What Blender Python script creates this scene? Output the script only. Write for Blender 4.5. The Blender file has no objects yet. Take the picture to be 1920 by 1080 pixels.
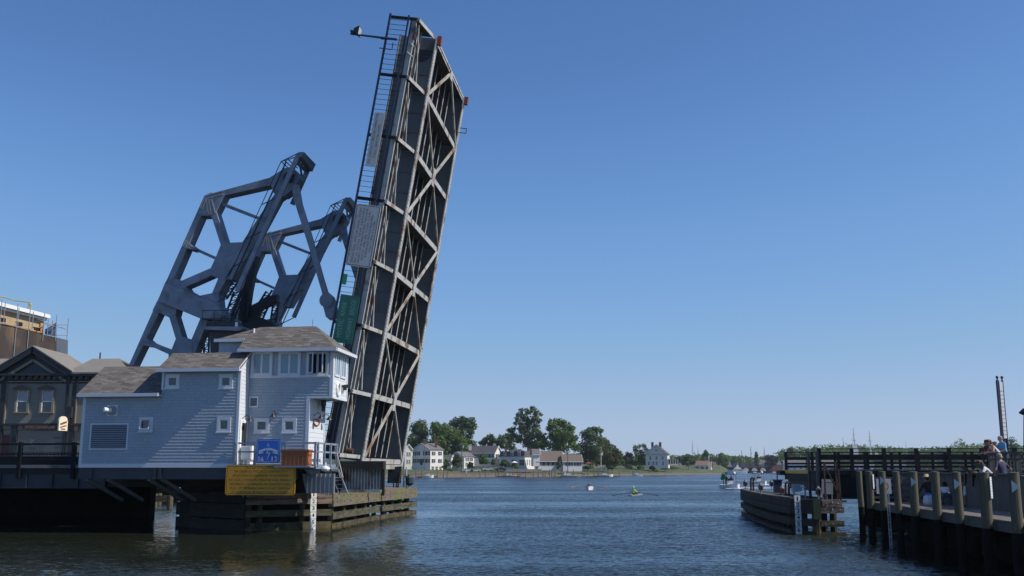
import bpy, bmesh, math, random
from mathutils import Vector, Matrix
R = math.radians
rnd = random.Random(7)
scene = bpy.context.scene
V = Vector

# ------------------------------------------------------------------ camera
F = 1900.0; TH = R(10.15); EYE = V((0, 0, 3.06))
cam_d = bpy.data.cameras.new('camera'); cam = bpy.data.objects.new('camera', cam_d)
scene.collection.objects.link(cam)
cam.location = EYE; cam.rotation_euler = (R(90) + TH, 0, 0)
cam_d.sensor_width = 36; cam_d.lens = 36 * F / 1920; cam_d.clip_start = 0.1; cam_d.clip_end = 20000
scene.camera = cam
scene.render.resolution_x = 1024; scene.render.resolution_y = 576

# ------------------------------------------------------------------ world, sun, exposure
SUN_AZ = R(100.6); SUN_EL = R(43.5)     # azimuth measured from +Y towards +X
w = bpy.data.worlds.new('World'); scene.world = w; w.use_nodes = True
nt = w.node_tree; bg = nt.nodes['Background']
sky = nt.nodes.new('ShaderNodeTexSky'); sky.sky_type = 'NISHITA'; sky.sun_disc = False
sky.sun_elevation = SUN_EL; sky.sun_rotation = SUN_AZ; sky.air_density = 0.7; sky.dust_density = 0.0; sky.ozone_density = 6.0
sky.altitude = 0
SKY_K = 0.13
def scale_node(k):
    n = nt.nodes.new('ShaderNodeVectorMath'); n.operation = 'SCALE'; n.inputs['Scale'].default_value = k; return n
sk1 = scale_node(SKY_K); sk2 = scale_node(1 / SKY_K); cvn = nt.nodes.new('ShaderNodeRGBCurve')
for ci, pts in enumerate((((0, 0), (.084, .080), (.165, .182), (.503, .413), (.73, .46), (1, .6)), ((0, 0), (.168, .190), (.319, .365), (.73, .539), (.855, .57), (1, .66)), ((0, 0), (.371, .455), (.617, .69), (.85, .715), (1, .78)))):
    c_ = cvn.mapping.curves[ci]
    while len(c_.points) < len(pts): c_.points.new(0.5, 0.5)
    for q_, (x_, y_) in zip(c_.points, pts): q_.location = (x_, y_)
cvn.mapping.extend = 'HORIZONTAL'; cvn.mapping.update()
nt.links.new(sky.outputs['Color'], sk1.inputs[0]); nt.links.new(sk1.outputs[0], cvn.inputs['Color']); nt.links.new(cvn.outputs['Color'], sk2.inputs[0])
nt.links.new(sk2.outputs[0], bg.inputs['Color']); bg.inputs['Strength'].default_value = SKY_K
sd = bpy.data.lights.new('sun', 'SUN'); sun = bpy.data.objects.new('sun', sd); scene.collection.objects.link(sun)
sd.energy = 4.9; sd.angle = R(0.53); sd.color = (1.0, 0.94, 0.85)
sdir = V((math.sin(SUN_AZ) * math.cos(SUN_EL), math.cos(SUN_AZ) * math.cos(SUN_EL), math.sin(SUN_EL)))
sun.rotation_euler = sdir.to_track_quat('Z', 'Y').to_euler(); sun.location = sdir * 200
scene.view_settings.view_transform = 'Standard'; scene.view_settings.look = 'None'
scene.view_settings.exposure = 0.0; scene.view_settings.gamma = 1.0
scene.render.engine = 'CYCLES'
scene.cycles.max_bounces = 6; scene.cycles.use_denoising = True

# ------------------------------------------------------------------ pixel -> place helpers (photo pixels, 1920 x 1080)
def ray(px, py):
    r = (px - 960) / F; u = (540 - py) / F
    return V((r, math.cos(TH) - u * math.sin(TH), math.sin(TH) + u * math.cos(TH)))
def at(px, py, Y):
    d = ray(px, py); return EYE + d * (Y / d.y)
def onz(px, py, z):
    d = ray(px, py); return EYE + d * ((z - EYE.z) / d.z)
def proj(p):
    q = p - EYE
    dep = q.y * math.cos(TH) + q.z * math.sin(TH); up = -q.y * math.sin(TH) + q.z * math.cos(TH)
    return 960 + F * q.x / dep, 540 - F * up / dep
# bridge frame: s along the bridge (to the right), t across it (away), origin on the near girder
PH = R(6.5); BS = V((math.cos(PH), -math.sin(PH), 0)); BN = V((math.sin(PH), math.cos(PH), 0)); ZZ = V((0, 0, 1))
BO = V((-8.28, 57, 0))
def BF(s, t, z): return BO + BS * s + BN * t + ZZ * z
def onT(px, py, t):
    d = ray(px, py); k = (t - (EYE - BO).dot(BN)) / d.dot(BN)
    p = EYE + d * k
    return (p - BO).dot(BS), p.z
def onTw(px, py, t):
    s, z = onT(px, py, t); return BF(s, t, z)

# ------------------------------------------------------------------ mesh builder
class MB:
    def __init__(self): self.v = []; self.f = []; self.m = []
    def add(self, vs, fs, mi=0):
        b = len(self.v); self.v += [V(x) for x in vs]
        for f in fs: self.f.append([b + i for i in f]); self.m.append(mi)
    def quad(self, *p, mi=0): self.add(p, [list(range(len(p)))], mi)
    def box(self, c, sx, sy, sz, ax=None, mi=0):
        X, Y, Z = ax or (V((1, 0, 0)), V((0, 1, 0)), ZZ); c = V(c)
        vs = [c + X * (i * sx / 2) + Y * (j * sy / 2) + Z * (k * sz / 2) for k in (-1, 1) for j in (-1, 1) for i in (-1, 1)]
        self.add(vs, [(0, 2, 3, 1), (4, 5, 7, 6), (0, 1, 5, 4), (2, 6, 7, 3), (0, 4, 6, 2), (1, 3, 7, 5)], mi)
    def bbox(self, s0, s1, t0, t1, z0, z1, mi=0):     # box in the bridge frame
        self.box(BF((s0 + s1) / 2, (t0 + t1) / 2, (z0 + z1) / 2), abs(s1 - s0), abs(t1 - t0), abs(z1 - z0), (BS, BN, ZZ), mi)
    def bar(self, p, q, w, h, up=ZZ, mi=0):
        p = V(p); q = V(q); d = q - p; L = d.length; d = d / L; up = V(up)
        sd_ = d.cross(up)
        if sd_.length < 1e-4: sd_ = d.cross(V((1, 0, 0)))
        sd_.normalize(); u2 = sd_.cross(d)
        self.box((p + q) / 2, L, w, h, (d, sd_, u2), mi)
    def prism(self, poly, ext, mi=0):
        n = len(poly); ext = V(ext); poly = [V(p) for p in poly]
        nrm = V((0, 0, 0))
        for i in range(n): nrm += (poly[i] - poly[0]).cross(poly[(i + 1) % n] - poly[0])
        if nrm.dot(ext) < 0: poly = poly[::-1]
        vs = poly + [p + ext for p in poly]
        fs = [list(range(n))[::-1], list(range(n, 2 * n))] + [(i, (i + 1) % n, n + (i + 1) % n, n + i) for i in range(n)]
        self.add(vs, fs, mi)
    def tube(self, p, q, r0, r1=None, n=8, mi=0, cap=True):
        r1 = r0 if r1 is None else r1; p = V(p); q = V(q); d = (q - p).normalized()
        a = d.orthogonal().normalized(); b = d.cross(a); vs = []
        for c, r in ((p, r0), (q, r1)):
            for i in range(n):
                an = 2 * math.pi * i / n; vs.append(c + a * (r * math.cos(an)) + b * (r * math.sin(an)))
        fs = [(i, (i + 1) % n, n + (i + 1) % n, n + i) for i in range(n)]
        if cap: fs += [list(range(n))[::-1], list(range(n, 2 * n))]
        self.add(vs, fs, mi)
    def path(self, pts, r, n=6, mi=0):
        for a, b in zip(pts[:-1], pts[1:]): self.tube(a, b, r, r, n, mi)
    def lathe(self, c, prof, n=10, mi=0):
        c = V(c); vs = []; k = len(prof)
        for r, z in prof:
            for i in range(n):
                an = 2 * math.pi * i / n; vs.append(c + V((r * math.cos(an), r * math.sin(an), z)))
        fs = [(j * n + i, j * n + (i + 1) % n, (j + 1) * n + (i + 1) % n, (j + 1) * n + i) for j in range(k - 1) for i in range(n)]
        fs += [list(range(n))[::-1], list(range((k - 1) * n, k * n))]
        self.add(vs, fs, mi)
    def ball(self, c, rx, ry=None, rz=None, n=8, k=6, mi=0):
        ry = ry or rx; rz = rz or rx; c = V(c); vs = []
        for j in range(k + 1):
            th = math.pi * j / k
            for i in range(n):
                an = 2 * math.pi * i / n
                vs.append(c + V((rx * math.sin(th) * math.cos(an), ry * math.sin(th) * math.sin(an), -rz * math.cos(th))))
        fs = [(j * n + i, j * n + (i + 1) % n, (j + 1) * n + (i + 1) % n, (j + 1) * n + i) for j in range(k) for i in range(n)]
        self.add(vs, fs, mi)
    def build(self, name, mats, parent=None, smooth=False, origin=None):
        if not isinstance(mats, (list, tuple)): mats = [mats]
        if parent is not None: o0 = world_loc(parent) if origin is None else origin
        elif origin is not None: o0 = V(origin)
        else:
            n = len(self.v)
            o0 = V((sum(v.x for v in self.v) / n, sum(v.y for v in self.v) / n, min(v.z for v in self.v)))
        me = bpy.data.meshes.new(name); me.from_pydata([v - o0 for v in self.v], [], self.f)
        for m in mats: me.materials.append(m)
        me.polygons.foreach_set('material_index', self.m)
        if smooth: me.polygons.foreach_set('use_smooth', [True] * len(me.polygons))
        me.validate(); me.update()
        ob = bpy.data.objects.new(name, me); scene.collection.objects.link(ob)
        if parent is not None:
            ob.parent = parent; ob.location = o0 - world_loc(parent)
        else: ob.location = o0
        return ob
def world_loc(o):
    l = V((0, 0, 0))
    while o is not None: l += V(o.location); o = o.parent
    return l
def tag(o, label=None, cat=None, group=None, kind=None):
    if label: o['label'] = label
    if cat: o['category'] = cat
    if group: o['group'] = group
    if kind: o['kind'] = kind
    return o
def thing(name, label, cat, loc=(0, 0, 0), group=None):
    o = bpy.data.objects.new(name, None); scene.collection.objects.link(o); o.location = V(loc); o.empty_display_size = 0.3
    return tag(o, label, cat, group)
def struct(o): o['kind'] = 'structure'; return o
KIDS = {}
def copy_tree(o, parent=None):
    c = o.copy(); scene.collection.objects.link(c)
    c.parent = parent
    for ch in [x for x in scene.objects if x.parent == o]: copy_tree(ch, c)
    return c

# ------------------------------------------------------------------ materials
def mat(name, col, rough=0.6, metal=0.0, var=0.12, scale=3.0, bump=0.0, bscale=20.0, stain=None, stain_amt=0.5, stain_scale=1.0, stretch=None, spec=0.5, detail=4):
    m = bpy.data.materials.new(name); m.use_nodes = True; t = m.node_tree; b = t.nodes['Principled BSDF']
    b.inputs['Roughness'].default_value = rough; b.inputs['Metallic'].default_value = metal
    b.inputs['Specular IOR Level'].default_value = spec
    tc = t.nodes.new('ShaderNodeTexCoord'); vec = tc.outputs['Object']
    if stretch:
        mp = t.nodes.new('ShaderNodeMapping'); mp.inputs['Scale'].default_value = stretch
        t.links.new(vec, mp.inputs['Vector']); vec = mp.outputs['Vector']
    n = t.nodes.new('ShaderNodeTexNoise'); n.inputs['Scale'].default_value = scale; n.inputs['Detail'].default_value = detail
    t.links.new(vec, n.inputs['Vector'])
    mx = t.nodes.new('ShaderNodeMix'); mx.data_type = 'RGBA'
    c = V(col)
    mx.inputs['A'].default_value = (*(c * (1 - var * 1.6)), 1); mx.inputs['B'].default_value = (*(c * (1 + var * 1.6)), 1)
    t.links.new(n.outputs['Fac'], mx.inputs['Factor']); out = mx.outputs['Result']
    if stain:
        n2 = t.nodes.new('ShaderNodeTexNoise'); n2.inputs['Scale'].default_value = stain_scale; n2.inputs['Detail'].default_value = 6
        t.links.new(vec, n2.inputs['Vector'])
        rp = t.nodes.new('ShaderNodeValToRGB'); rp.color_ramp.elements[0].position = 0.62 - 0.25 * stain_amt; rp.color_ramp.elements[1].position = 0.75 - 0.2 * stain_amt
        t.links.new(n2.outputs['Fac'], rp.inputs['Fac'])
        m2 = t.nodes.new('ShaderNodeMix'); m2.data_type = 'RGBA'; m2.inputs['B'].default_value = (*stain, 1)
        t.links.new(rp.outputs['Color'], m2.inputs['Factor']); t.links.new(out, m2.inputs['A']); out = m2.outputs['Result']
    t.links.new(out, b.inputs['Base Color'])
    if bump:
        n3 = t.nodes.new('ShaderNodeTexNoise'); n3.inputs['Scale'].default_value = bscale; n3.inputs['Detail'].default_value = 4
        t.links.new(vec, n3.inputs['Vector'])
        bp = t.nodes.new('ShaderNodeBump'); bp.inputs['Strength'].default_value = bump; bp.inputs['Distance'].default_value = 0.02
        t.links.new(n3.outputs['Fac'], bp.inputs['Height']); t.links.new(bp.outputs['Normal'], b.inputs['Normal'])
    return m
def shingle_mat(name, cols, bw=0.33, bh=0.14, rough=0.85, zs=1.0, mortar=(0.03, 0.03, 0.03), msize=0.006, var=0.5, mixy=1.0):
    m = bpy.data.materials.new(name); m.use_nodes = True; t = m.node_tree; b = t.nodes['Principled BSDF']
    b.inputs['Roughness'].default_value = rough; b.inputs['Specular IOR Level'].default_value = 0.2
    tc = t.nodes.new('ShaderNodeTexCoord'); sp = t.nodes.new('ShaderNodeSeparateXYZ'); t.links.new(tc.outputs['Object'], sp.inputs[0])
    ad = t.nodes.new('ShaderNodeMath'); ad.operation = 'MULTIPLY_ADD'; t.links.new(sp.outputs['Y'], ad.inputs[0]); ad.inputs[1].default_value = mixy; t.links.new(sp.outputs['X'], ad.inputs[2])
    ml = t.nodes.new('ShaderNodeMath'); ml.operation = 'MULTIPLY'; t.links.new(sp.outputs['Z'], ml.inputs[0]); ml.inputs[1].default_value = zs
    cb = t.nodes.new('ShaderNodeCombineXYZ'); t.links.new(ad.outputs[0], cb.inputs['X']); t.links.new(ml.outputs[0], cb.inputs['Y'])
    br = t.nodes.new('ShaderNodeTexBrick'); br.inputs['Scale'].default_value = 1.0; br.inputs['Brick Width'].default_value = bw; br.inputs['Row Height'].default_value = bh
    br.inputs['Mortar Size'].default_value = msize; br.inputs['Mortar'].default_value = (*mortar, 1); br.inputs['Color1'].default_value = (0, 0, 0, 1); br.inputs['Color2'].default_value = (1, 1, 1, 1)
    br.inputs['Mortar Smooth'].default_value = 0.3
    t.links.new(cb.outputs[0], br.inputs['Vector'])
    rp = t.nodes.new('ShaderNodeValToRGB'); els = rp.color_ramp.elements
    while len(els) < len(cols): els.new(0.5)
    for i, c in enumerate(cols): els[i].position = i / max(1, len(cols) - 1); els[i].color = (*c, 1)
    t.links.new(br.outputs['Color'], rp.inputs['Fac'])
    n = t.nodes.new('ShaderNodeTexNoise'); n.inputs['Scale'].default_value = 0.8; n.inputs['Detail'].default_value = 5
    t.links.new(tc.outputs['Object'], n.inputs['Vector'])
    mp = t.nodes.new('ShaderNodeMapRange'); mp.inputs['To Min'].default_value = 1 - var * 0.5; mp.inputs['To Max'].default_value = 1 + var * 0.5; t.links.new(n.outputs['Fac'], mp.inputs['Value'])
    mx = t.nodes.new('ShaderNodeMix'); mx.data_type = 'RGBA'; mx.blend_type = 'MULTIPLY'; mx.inputs['Factor'].default_value = 1
    t.links.new(rp.outputs['Color'], mx.inputs['A']); t.links.new(mp.outputs[0], mx.inputs['B'])
    m2 = t.nodes.new('ShaderNodeMix'); m2.data_type = 'RGBA'; m2.inputs['B'].default_value = (*mortar, 1)
    t.links.new(br.outputs['Fac'], m2.inputs['Factor']); t.links.new(mx.outputs['Result'], m2.inputs['A'])
    t.links.new(m2.outputs['Result'], b.inputs['Base Color'])
    bp = t.nodes.new('ShaderNodeBump'); bp.inputs['Strength'].default_value = 0.4; bp.inputs['Distance'].default_value = 0.02; bp.invert = True
    t.links.new(br.outputs['Fac'], bp.inputs['Height']); t.links.new(bp.outputs['Normal'], b.inputs['Normal'])
    return m
def glass(name, col=(0.02, 0.03, 0.04), rough=0.06):
    m = bpy.data.materials.new(name); m.use_nodes = True; t = m.node_tree; b = t.nodes['Principled BSDF']
    b.inputs['Base Color'].default_value = (*col, 1); b.inputs['Roughness'].default_value = rough; b.inputs['Specular IOR Level'].default_value = 0.8
    tc = t.nodes.new('ShaderNodeTexCoord'); n = t.nodes.new('ShaderNodeTexNoise'); n.inputs['Scale'].default_value = 1.3
    t.links.new(tc.outputs['Object'], n.inputs['Vector']); bp = t.nodes.new('ShaderNodeBump'); bp.inputs['Strength'].default_value = 0.04
    t.links.new(n.outputs['Fac'], bp.inputs['Height']); t.links.new(bp.outputs['Normal'], b.inputs['Normal'])
    return m
M = {}
M['steel'] = mat('steel_blue_grey', (0.20, 0.235, 0.30), 0.55, var=0.3, scale=1.1, stain=(0.13, 0.145, 0.175), stain_amt=0.45, stain_scale=1.3, bump=0.15, bscale=9)
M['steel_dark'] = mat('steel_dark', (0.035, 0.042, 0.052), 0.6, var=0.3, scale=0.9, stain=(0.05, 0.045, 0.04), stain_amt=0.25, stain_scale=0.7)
M['web'] = mat('girder_web_paint', (0.125, 0.145, 0.165), 0.55, var=0.28, scale=0.7, stain=(0.17, 0.175, 0.18), stain_amt=0.2, stain_scale=0.5)
M['steel_pale'] = mat('pale_steel_paint', (0.43, 0.43, 0.415), 0.6, var=0.2, scale=2.5, stain=(0.2, 0.1, 0.05), stain_amt=0.35, stain_scale=1.2)
M['steel_rusty'] = mat('rusty_pale_steel', (0.40, 0.38, 0.345), 0.7, var=0.3, scale=2, stain=(0.2, 0.11, 0.06), stain_amt=0.55, stain_scale=0.9)
M['rail_navy'] = mat('navy_rail_paint', (0.013, 0.022, 0.06), 0.5, var=0.2)
M['rail_black'] = mat('black_rail_paint', (0.010, 0.011, 0.014), 0.6, var=0.3, spec=0.2)
M['rivet'] = mat('worn_rivet_paint', (0.34, 0.33, 0.32), 0.6)
M['red_box'] = mat('faded_red_paint', (0.22, 0.06, 0.04), 0.6, var=0.3)
M['grid'] = mat('open_grid_deck', (0.068, 0.074, 0.08), 0.7, var=0.3, scale=4)
M['siding'] = shingle_mat('grey_blue_shingle', [(0.335, 0.392, 0.45), (0.385, 0.442, 0.50), (0.355, 0.412, 0.47)], 0.14, 0.152, zs=1, mortar=(0.25, 0.28, 0.33), msize=0.006, var=0.24)
M['clap'] = mat('white_clapboard', (0.62, 0.64, 0.66), 0.6, var=0.05, scale=2)
M['trim'] = mat('white_trim', (0.60, 0.63, 0.68), 0.5, var=0.05)
M['roof'] = shingle_mat('brown_grey_shingle_roof', [(0.09, 0.08, 0.074), (0.165, 0.142, 0.13), (0.12, 0.12, 0.112), (0.205, 0.185, 0.172), (0.10, 0.085, 0.078), (0.15, 0.136, 0.128)], 0.32, 0.16, zs=2.0, mortar=(0.07, 0.06, 0.054), msize=0.008, var=0.16)
M['glass'] = glass('window_glass', (0.03, 0.05, 0.06))
M['glass_blind'] = glass('window_with_blind', (0.16, 0.26, 0.33), 0.12)
M['dark'] = mat('dark_interior', (0.012, 0.012, 0.014), 0.9)
M['black'] = mat('black_paint', (0.012, 0.012, 0.013), 0.45)
M['louvre'] = mat('grey_louvre', (0.26, 0.28, 0.31), 0.5)
M['alu'] = mat('aluminium', (0.5, 0.52, 0.55), 0.35, metal=0.6)
M['grey_paint'] = mat('grey_platform_paint', (0.22, 0.26, 0.33), 0.5, var=0.12)
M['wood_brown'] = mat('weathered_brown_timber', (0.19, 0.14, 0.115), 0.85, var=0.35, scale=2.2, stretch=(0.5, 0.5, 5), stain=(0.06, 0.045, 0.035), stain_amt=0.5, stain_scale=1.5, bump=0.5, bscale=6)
M['wood_green'] = mat('mossy_timber', (0.135, 0.112, 0.08), 0.9, var=0.35, scale=2.2, stretch=(0.6, 0.6, 2.5), stain=(0.125, 0.14, 0.03), stain_amt=0.5, stain_scale=0.8, bump=0.5, bscale=6)
M['wood_olive'] = mat('olive_wet_timber', (0.085, 0.08, 0.045), 0.85, var=0.4, scale=1.6, stretch=(0.6, 0.6, 3), stain=(0.04, 0.035, 0.02), stain_amt=0.5, stain_scale=1.4, bump=0.4, bscale=6)
M['wood_weed'] = mat('weedy_waterline_timber', (0.085, 0.065, 0.025), 0.8, var=0.6, scale=3, stain=(0.02, 0.018, 0.012), stain_amt=0.6, stain_scale=2.5, bump=0.8, bscale=8)
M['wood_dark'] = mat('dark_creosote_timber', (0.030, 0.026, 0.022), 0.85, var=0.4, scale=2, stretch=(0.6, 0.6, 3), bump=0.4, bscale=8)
M['wet_shaded_timber'] = mat('wet_shaded_black_timber', (0.012, 0.011, 0.009), 0.9, var=0.4, scale=2, spec=0.1)  # near-black: tidal wet and under-deck shade both put into the colour
M['wood_grey'] = mat('grey_weathered_boards', (0.105, 0.10, 0.095), 0.85, var=0.3, scale=1.5, stretch=(6, 6, 0.6), bump=0.3, bscale=8)
M['deck_board'] = mat('grey_brown_deck_boards', (0.19, 0.155, 0.135), 0.85, var=0.25, scale=2, stretch=(1, 8, 1))
M['piling'] = mat('green_brown_piling', (0.095, 0.089, 0.056), 0.85, var=0.3, scale=2.0, stretch=(5, 5, 0.6), stain=(0.07, 0.06, 0.045), stain_amt=0.5, stain_scale=1.0, bump=0.6, bscale=7)
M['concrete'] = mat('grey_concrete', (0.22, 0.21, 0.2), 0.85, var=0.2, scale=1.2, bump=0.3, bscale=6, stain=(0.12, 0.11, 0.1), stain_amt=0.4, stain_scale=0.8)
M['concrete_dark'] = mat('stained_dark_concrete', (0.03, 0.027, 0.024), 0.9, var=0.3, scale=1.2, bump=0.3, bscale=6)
M['white'] = mat('white_paint', (0.78, 0.78, 0.77), 0.5, var=0.04)
M['sign_white'] = mat('white_sign_face', (0.43, 0.44, 0.46), 0.5, var=0.04)
M['ink'] = mat('black_lettering', (0.012, 0.012, 0.014), 0.6, var=0)
M['ink_soft'] = mat('faded_dark_lettering', (0.05, 0.028, 0.01), 0.6, var=0)
M['sign_green'] = mat('green_sign_face', (0.012, 0.115, 0.085), 0.5, var=0.15)
M['letter_green'] = mat('pale_green_lettering', (0.14, 0.3, 0.26), 0.5, var=0.05)
M['sign_yellow'] = mat('amber_sign_face', (0.66, 0.30, 0.014), 0.5, var=0.1)
M['sign_blue'] = mat('blue_sign_face', (0.022, 0.13, 0.52), 0.45, var=0.05)
M['letter_pale'] = mat('pale_lettering', (0.5, 0.55, 0.62), 0.5, var=0)
M['orange_wood'] = mat('orange_stained_wood', (0.33, 0.105, 0.035), 0.6, var=0.3, scale=3, stretch=(1, 1, 6))
M['lantern_red'] = mat('red_lantern_glass', (0.07, 0.013, 0.012), 0.3)
M['rust'] = mat('rust_brown_steel', (0.075, 0.036, 0.026), 0.8, var=0.3)
M['yellow'] = mat('yellow_edge_paint', (0.85, 0.47, 0.05), 0.6, var=0.12)
# ------------------------------------------------------------------ water
WAVE = (0.8, 1.55)
def water_mat():
    m = bpy.data.materials.new('river_water'); m.use_nodes = True; t = m.node_tree; b = t.nodes['Principled BSDF']
    b.inputs['Base Color'].default_value = (0.020, 0.025, 0.016, 1); b.inputs['Roughness'].default_value = 0.03; b.inputs['IOR'].default_value = 1.33
    tc = t.nodes.new('ShaderNodeTexCoord')
    def noise(scale, detail, st):
        mp = t.nodes.new('ShaderNodeMapping'); mp.inputs['Scale'].default_value = st; t.links.new(tc.outputs['Object'], mp.inputs['Vector'])
        n = t.nodes.new('ShaderNodeTexNoise'); n.inputs['Scale'].default_value = scale; n.inputs['Detail'].default_value = detail; n.inputs['Roughness'].default_value = 0.55
        t.links.new(mp.outputs[0], n.inputs['Vector']); return n.outputs['Fac']
    def ncol(scale, detail, st, amp, ay):
        mp = t.nodes.new('ShaderNodeMapping'); mp.inputs['Scale'].default_value = st; t.links.new(tc.outputs['Object'], mp.inputs['Vector'])
        n = t.nodes.new('ShaderNodeTexNoise'); n.inputs['Scale'].default_value = scale; n.inputs['Detail'].default_value = detail; n.inputs['Roughness'].default_value = 0.6
        t.links.new(mp.outputs[0], n.inputs['Vector'])
        s = t.nodes.new('ShaderNodeVectorMath'); s.operation = 'SUBTRACT'; s.inputs[1].default_value = (0.5, 0.5, 0.5); t.links.new(n.outputs['Color'], s.inputs[0])
        k = t.nodes.new('ShaderNodeVectorMath'); k.operation = 'MULTIPLY'; k.inputs[1].default_value = (amp, amp * ay, 0); t.links.new(s.outputs[0], k.inputs[0]); return k.outputs[0]
    # wave slopes: wind chop, short ripples and a long swell; gust patches scale them
    w1 = ncol(0.8, 2, (0.75, 1.5, 1), WAVE[0], 1.25); w2 = ncol(4.0, 3, (0.8, 1.6, 1), WAVE[1], 1.2); d = noise(0.03, 3, (0.45, 2.0, 1))
    mr = t.nodes.new('ShaderNodeMapRange'); mr.inputs['From Min'].default_value = 0.36; mr.inputs['From Max'].default_value = 0.6; mr.inputs['To Min'].default_value = 0.42; mr.inputs['To Max'].default_value = 1.22
    t.links.new(d, mr.inputs['Value'])
    ad = t.nodes.new('ShaderNodeVectorMath'); ad.operation = 'ADD'; t.links.new(w1, ad.inputs[0]); t.links.new(w2, ad.inputs[1])
    sc_ = t.nodes.new('ShaderNodeVectorMath'); sc_.operation = 'SCALE'; 
    sx = t.nodes.new('ShaderNodeSeparateXYZ'); t.links.new(ad.outputs[0], sx.inputs[0]); ab_ = t.nodes.new('ShaderNodeMath'); ab_.operation = 'ABSOLUTE'; t.links.new(sx.outputs['Y'], ab_.inputs[0])
    ng_ = t.nodes.new('ShaderNodeMath'); ng_.operation = 'MULTIPLY_ADD'; ng_.inputs[1].default_value = -1.0; ng_.inputs[2].default_value = -0.03; t.links.new(ab_.outputs[0], ng_.inputs[0])
    cx_ = t.nodes.new('ShaderNodeCombineXYZ'); t.links.new(sx.outputs['X'], cx_.inputs['X']); t.links.new(ng_.outputs[0], cx_.inputs['Y']); t.links.new(cx_.outputs[0], sc_.inputs[0]); 
    ps = t.nodes.new('ShaderNodeSeparateXYZ'); t.links.new(tc.outputs['Object'], ps.inputs[0])      # sheltered water in the lee of the bridge
    def rng(sock, a, b, lo, hi):
        q = t.nodes.new('ShaderNodeMapRange'); q.interpolation_type = 'SMOOTHSTEP'; q.inputs['From Min'].default_value = a; q.inputs['From Max'].default_value = b; q.inputs['To Min'].default_value = lo; q.inputs['To Max'].default_value = hi; t.links.new(sock, q.inputs['Value']); return q.outputs[0]
    sh1 = rng(ps.outputs['X'], -9, 1, 0.22, 1.0); sh2 = rng(ps.outputs['Y'], 65, 95, 0.0, 1.0)
    mxs = t.nodes.new('ShaderNodeMath'); mxs.operation = 'MAXIMUM'; t.links.new(sh1, mxs.inputs[0]); t.links.new(sh2, mxs.inputs[1])
    mls = t.nodes.new('ShaderNodeMath'); mls.operation = 'MULTIPLY'; t.links.new(mxs.outputs[0], mls.inputs[0]); t.links.new(mr.outputs[0], mls.inputs[1]); t.links.new(mls.outputs[0], sc_.inputs['Scale'])
    a2 = t.nodes.new('ShaderNodeVectorMath'); a2.operation = 'ADD'; a2.inputs[1].default_value = (0, 0, 1); t.links.new(sc_.outputs[0], a2.inputs[0])
    nm = t.nodes.new('ShaderNodeVectorMath'); nm.operation = 'NORMALIZE'; t.links.new(a2.outputs[0], nm.inputs[0]); t.links.new(nm.outputs[0], b.inputs['Normal'])
    return m
M['water'] = water_mat()
mb = MB()
ys = [-20, 10, 20, 40, 80, 160, 320, 640, 1280, 2600, 6000]
for y0, y1 in zip(ys[:-1], ys[1:]):
    mb.quad((-6000, y0, 0), (6000, y0, 0), (6000, y1, 0), (-6000, y1, 0))
struct(mb.build('river_water', M['water'], origin=(0, 0, 0)))

# ------------------------------------------------------------------ far land
M['grass'] = mat('shore_grass', (0.058, 0.08, 0.024), 0.95, var=0.35, scale=0.25, stain=(0.16, 0.135, 0.07), stain_amt=0.35, stain_scale=0.12)
M['stone'] = mat('shore_stone', (0.135, 0.112, 0.09), 0.9, var=0.4, scale=1.2, bump=0.6, bscale=2)
M['asphalt'] = mat('street_asphalt', (0.07, 0.07, 0.07), 0.9, var=0.15)
M['hill'] = mat('wooded_hill', (0.035, 0.055, 0.02), 0.95, var=0.5, scale=0.05, bump=1.0, bscale=0.12)
shore = [(640, 898), (700, 897), (745, 896), (800, 895.7), (860, 895), (930, 894.5), (1000, 894.1), (1060, 893.7), (1110, 892.7), (1160, 892.2), (1200, 891.8), (1250, 891.2), (1300, 890.2), (1350, 889.4)]
prof = [(0, -0.6), (0.4, 0.55), (3, 0.9), (9, 1.25), (30, 1.9), (70, 3.2), (160, 5.5), (420, 9)]
rows = []
for px, py in shore:
    p = onz(px, py, 0); d = V((p.x, p.y, 0)).normalized()
    rows.append([p + d * a + ZZ * b for a, b in prof])
# the point ends at px 1350: run its tip back behind the harbour
tip = rows[-1]; rows.append([V((tip[0].x + 14 + 3 * i, tip[0].y + 60 + 10 * i, tip[i].z if i < 4 else 1.0)) for i in range(len(prof))])
mb = MB(); n = len(prof)
vs = [p for r_ in rows for p in r_]; fs = []; ms = []
for i in range(len(rows) - 1):
    for j in range(n - 1):
        mb.add([rows[i][j], rows[i + 1][j], rows[i + 1][j + 1], rows[i][j + 1]], [(0, 1, 2, 3)], 0 if j < 2 else 1)
struct(mb.build('far_shore_ground', [M['stone'], M['grass']], origin=(0, 500, 0)))
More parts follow.
